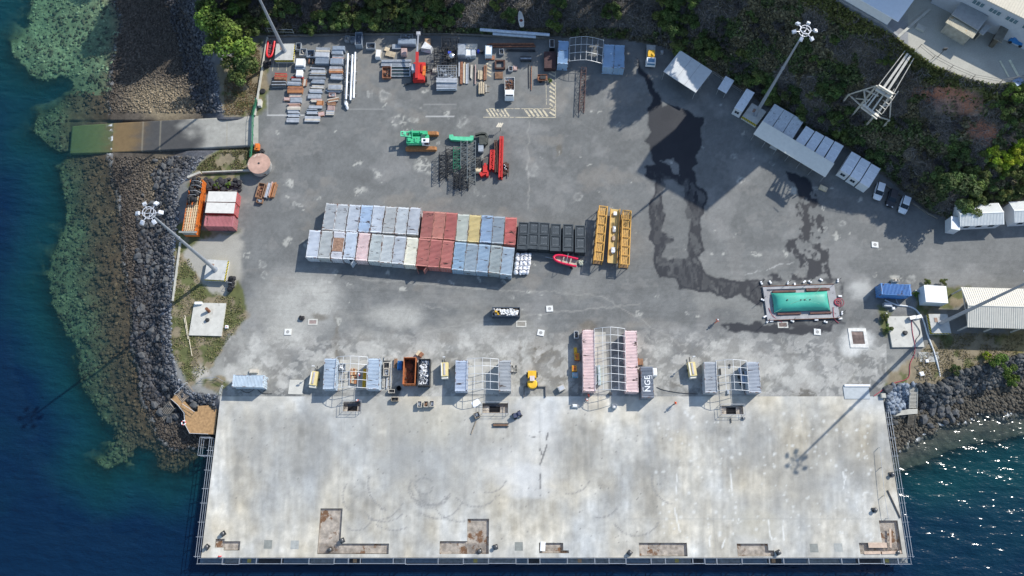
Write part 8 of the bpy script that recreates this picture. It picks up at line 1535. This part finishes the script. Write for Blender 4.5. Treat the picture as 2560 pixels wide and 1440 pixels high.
t=T('bucket','round black bucket below the orange skip','bucket',*s6(1692,735)); b=MB(); b.lathe((0,0,0),[(.42,0),(.5,.9),(.44,.9),(.38,.2)],16); b.build('shell',blk,t); b=MB(); b.cyl((0,0,.1),(0,0,.22),.38,n=14); b.build('bottom',dk,t)
s7=lambda x,y:(1080+x/4.234,740+y/4.234)
for q in [(840,730,900,800,.5,'cage',[gd],'dark zigzag steel piece right of the middle shelter'),(1505,545,1535,600,.9,'box',[yel,yel],'small yellow machine at the left pink container, top'),(1512,605,1560,675,1.0,'box',[yel,org],'second small yellow machine at the left pink container'),(1483,735,1532,795,1.0,'box',[yel,org],'third small yellow machine at the left pink container'),(1490,808,1545,860,.9,'box',[M('pump blue',(.12,.32,.45),.5),gs],'blue pump below the third yellow machine'),(1505,370,1550,445,1.0,'crate',[gs2,dsteel],'grey cart with pinkish rim above the yellow machines'),(1335,945,1405,1000,.9,'box',[cr,gs2],'tilted cream block near the deck edge'),(1485,1145,1540,1175,.5,'box',[wht,wht],'white box on the deck below the cream block'),(445,1230,505,1290,.8,'crate',[oldtim,gs],'tilted timber crate on the deck by the middle opening'),(640,1345,820,1385,.3,'planks',[brn,dsteel],'dark flat timber strip on the deck below the middle opening')]: st6(s7,*q,ang=R(25) if 'tilted' in q[7] else 0,z=.02 if q[1]>1080 else 0)
b=MB(); b.ob((0,0,.03),(1.6,1.2,.03),(0,0,.6)); q=b.build('white_sheet',wht); q.location=W(1190,1008,.02); tag(q,'white sheet lying left of the middle deck opening','sheet')
b=MB(); b.cyl((0,0,0),W(1178,1085,.1)-W(1190,1052,.1),.1,n=6); q=b.build('pole',oldtim); q.location=W(1190,1052,.12); tag(q,'dark pole leaning out from the timber crate on the deck','pole')
t=T('quad_bike','dark compact machine standing alone on the deck','machine',1293,1038,R(25),z=.02); b=MB(); b.ob((0,0,.8),(1.5,.8,.6)); b.ob((.4,0,1.2),(.5,.7,.3)); b.build('body',M('machine indigo',(.08,.09,.14),.4,.2,var=.2),t); [MB().cyl((x,s*.35,.3),(x,s*.6,.3),.3,n=10).build('wheel',blk,t) for x in (-.6,.6) for s in (-1,1)]
t=T('corner_barrier','black angle barrier on the deck edge in front of the dumper','barrier',1337,980); b=MB(); [b.bar(p,q,.18,.3) for p,q in (((-2.1,-1.0,.2),(-2.1,1.0,.2)),((-2.1,1.0,.2),(2.1,1.0,.2)),((2.1,1.0,.2),(2.1,-1.0,.2)))]; b.build('beams',M('barrier grey',(.14,.14,.14),.8),t)
s8=lambda x,y:(1380+x/6,800+y/6)
t=st6(s8,690,675,725,970,1.1,'box',[M('pale teal rack',(.45,.60,.60),.5),gs2],'long pale teal rack inside the wide shelter',name='rack'); st6(s8,655,680,668,960,1.0,'box',[gs2,gs2],'narrow white rack left of the teal one',name='rack'); st6(s8,1515,720,1575,830,2.0,'box',[wht,wht],'white air unit on the right side of the NGE container',name='air_unit'); st6(s8,1290,570,1370,680,.5,'planks',[brn,rs_],'brown bent rods above the NGE container'); st6(s8,910,1260,975,1320,.8,'crate',[gs2,wht],'white sided crate on the deck under the wide shelter',z=.02)
b=MB(); b.ob((0,0,.3),(.5,.5,.6)); q=b.build('coupling',dsteel); q.location=W(1525,985); tag(q,'dark round coupling below the wide shelter','coupling')
s9=lambda x,y:(1660+x/4.414,860+y/4.414)
t=T('lifting_machine','blue grey lifting machine parked inside the right shelter','machine',*s9(870,400),R(100)); b=MB(); b.ob((0,0,.9),(1.6,1.2,1.0)); b.ob((1.6,.3,.7),(1.6,.5,.5)); b.bar((-1,0,1.4),(1.4,-.3,2.0),.3); b.build('body',M('machine blue grey',(.30,.36,.44),.5,.1,var=.15),t); [MB().cyl((x,s*.6,.35),(x,s*.85,.35),.35,n=10).build('wheel',blk,t) for x in (-.6,.7) for s in (-1,1)]
for q in [(615,268,630,340,.3,'bars',[dsteel],'dark short bar on the slab of the right shelter, lower'),(722,218,735,262,.3,'bars',[dsteel],'dark short bar north of the right shelter slab'),(698,510,720,550,.4,'box',[gs,gs],'small grey post box in front of the right shelter slab'),(870,808,895,828,.4,'box',[gs,dsteel],'small grey block at the corner of the right deck opening'),(735,815,745,870,.2,'bars',[dsteel],'thin dark rod on the deck below the right opening')]: st6(s9,*q,z=.02 if q[1]>600 else 0)
# concrete floor slabs under shelters
for P,l in ((((843,974),(916,975),(919,900)),'pale slab under the leftmost shelter'),(((1169,985),(1250,986),(1250,905)),'pale slab under the middle shelter'),(((1800,984),(1862,985),(1860,915)),'pale slab under the right shelter'),(((1490,985),(1520,985),(1518,830)),'tan slab strip under the wide shelter')): pad(*P,.05,M('slab pale',(.40,.39,.35),.85,var=.15,scale=.6,dirt=(.26,.25,.22),dirtamt=.4),l)
# around the blue container, right
for u,v,L_,w_,h,m,l,a in ((2234,704,1.3,.6,1.0,cr,'cream twin fan unit above the bright blue container',0),(2216,764,1.6,.8,.8,gs,'grey generator box below the blue container',-.1),(2231,772,.6,.6,.5,gs2,'small white unit right of the grey generator box',0),(2213,787,.6,.6,.4,wht,'small white and red box left of the concrete pad',.1),(2291,732,1.1,.8,.7,gs,'small grey frame between blue container and white box',0),(2293,794,1.3,.7,.7,gs2,'white pump on the right concrete pad corner',.3),(568,818,.6,.6,.4,wht,'white and red survey box right of the left pad',0),(636,929,1.6,.7,.5,cr,'low cream crate above the crosswise container',0),(2303,935,.8,.8,.3,wht,'white stone block in the dry grass, lower',.2),(2316,903,.6,.6,.3,wht,'white stone block in the dry grass, upper',0),(2206,990,.9,.9,.5,pw,'small square concrete post at the right quay corner',0),(1654,133,.6,.7,.6,gs2,'small white crate between the work truck and the grey shed',0),(2057,472,1.7,1.0,.4,pale,'small cream timber frame in front of the awning',-.5),(1932,372,1.6,.2,1.0,gs2,'white rack under the edge of the awning',-.5)):
    b=MB(); b.ob((0,0,h/2),(L_,w_,h)); b.ob((0,0,h+.02),(L_*.8,w_*.8,.05)); 
    if 'fan' in l: [b.cyl((x,0,h+.05),(x,0,h+.08),.2,n=10,m=1) for x in (-.35,.35)]
    if 'red' in l: b.ob((0,0,h+.06),(L_*.3,w_*.3,.05),m=2)
    q=b.build(l.split(',')[0].split(' ')[-1] if False else 'box_unit',[m,dsteel,red_]); q.location=W(u,v,0 if (u,v)!=(2206,990) else .0); q.rotation_euler=(0,0,a); tag(q,l,'box')
# dead branches in the grass
b=MB(); r0=random.Random(77)
for i in range(16): x,y=r0.uniform(-1.5,1.5),r0.uniform(-2.5,2.5); b.tube([(x,y,.1),(x+r0.uniform(-.6,.6),y+r0.uniform(.4,1.2),.25),(x+r0.uniform(-1,1),y+r0.uniform(1,2),.15)],.06,4)
q=b.build('branch_pile',oldtim); q.location=W(2312,925); tag(q,'heap of dead branches on the grass right of the red hose','branches')
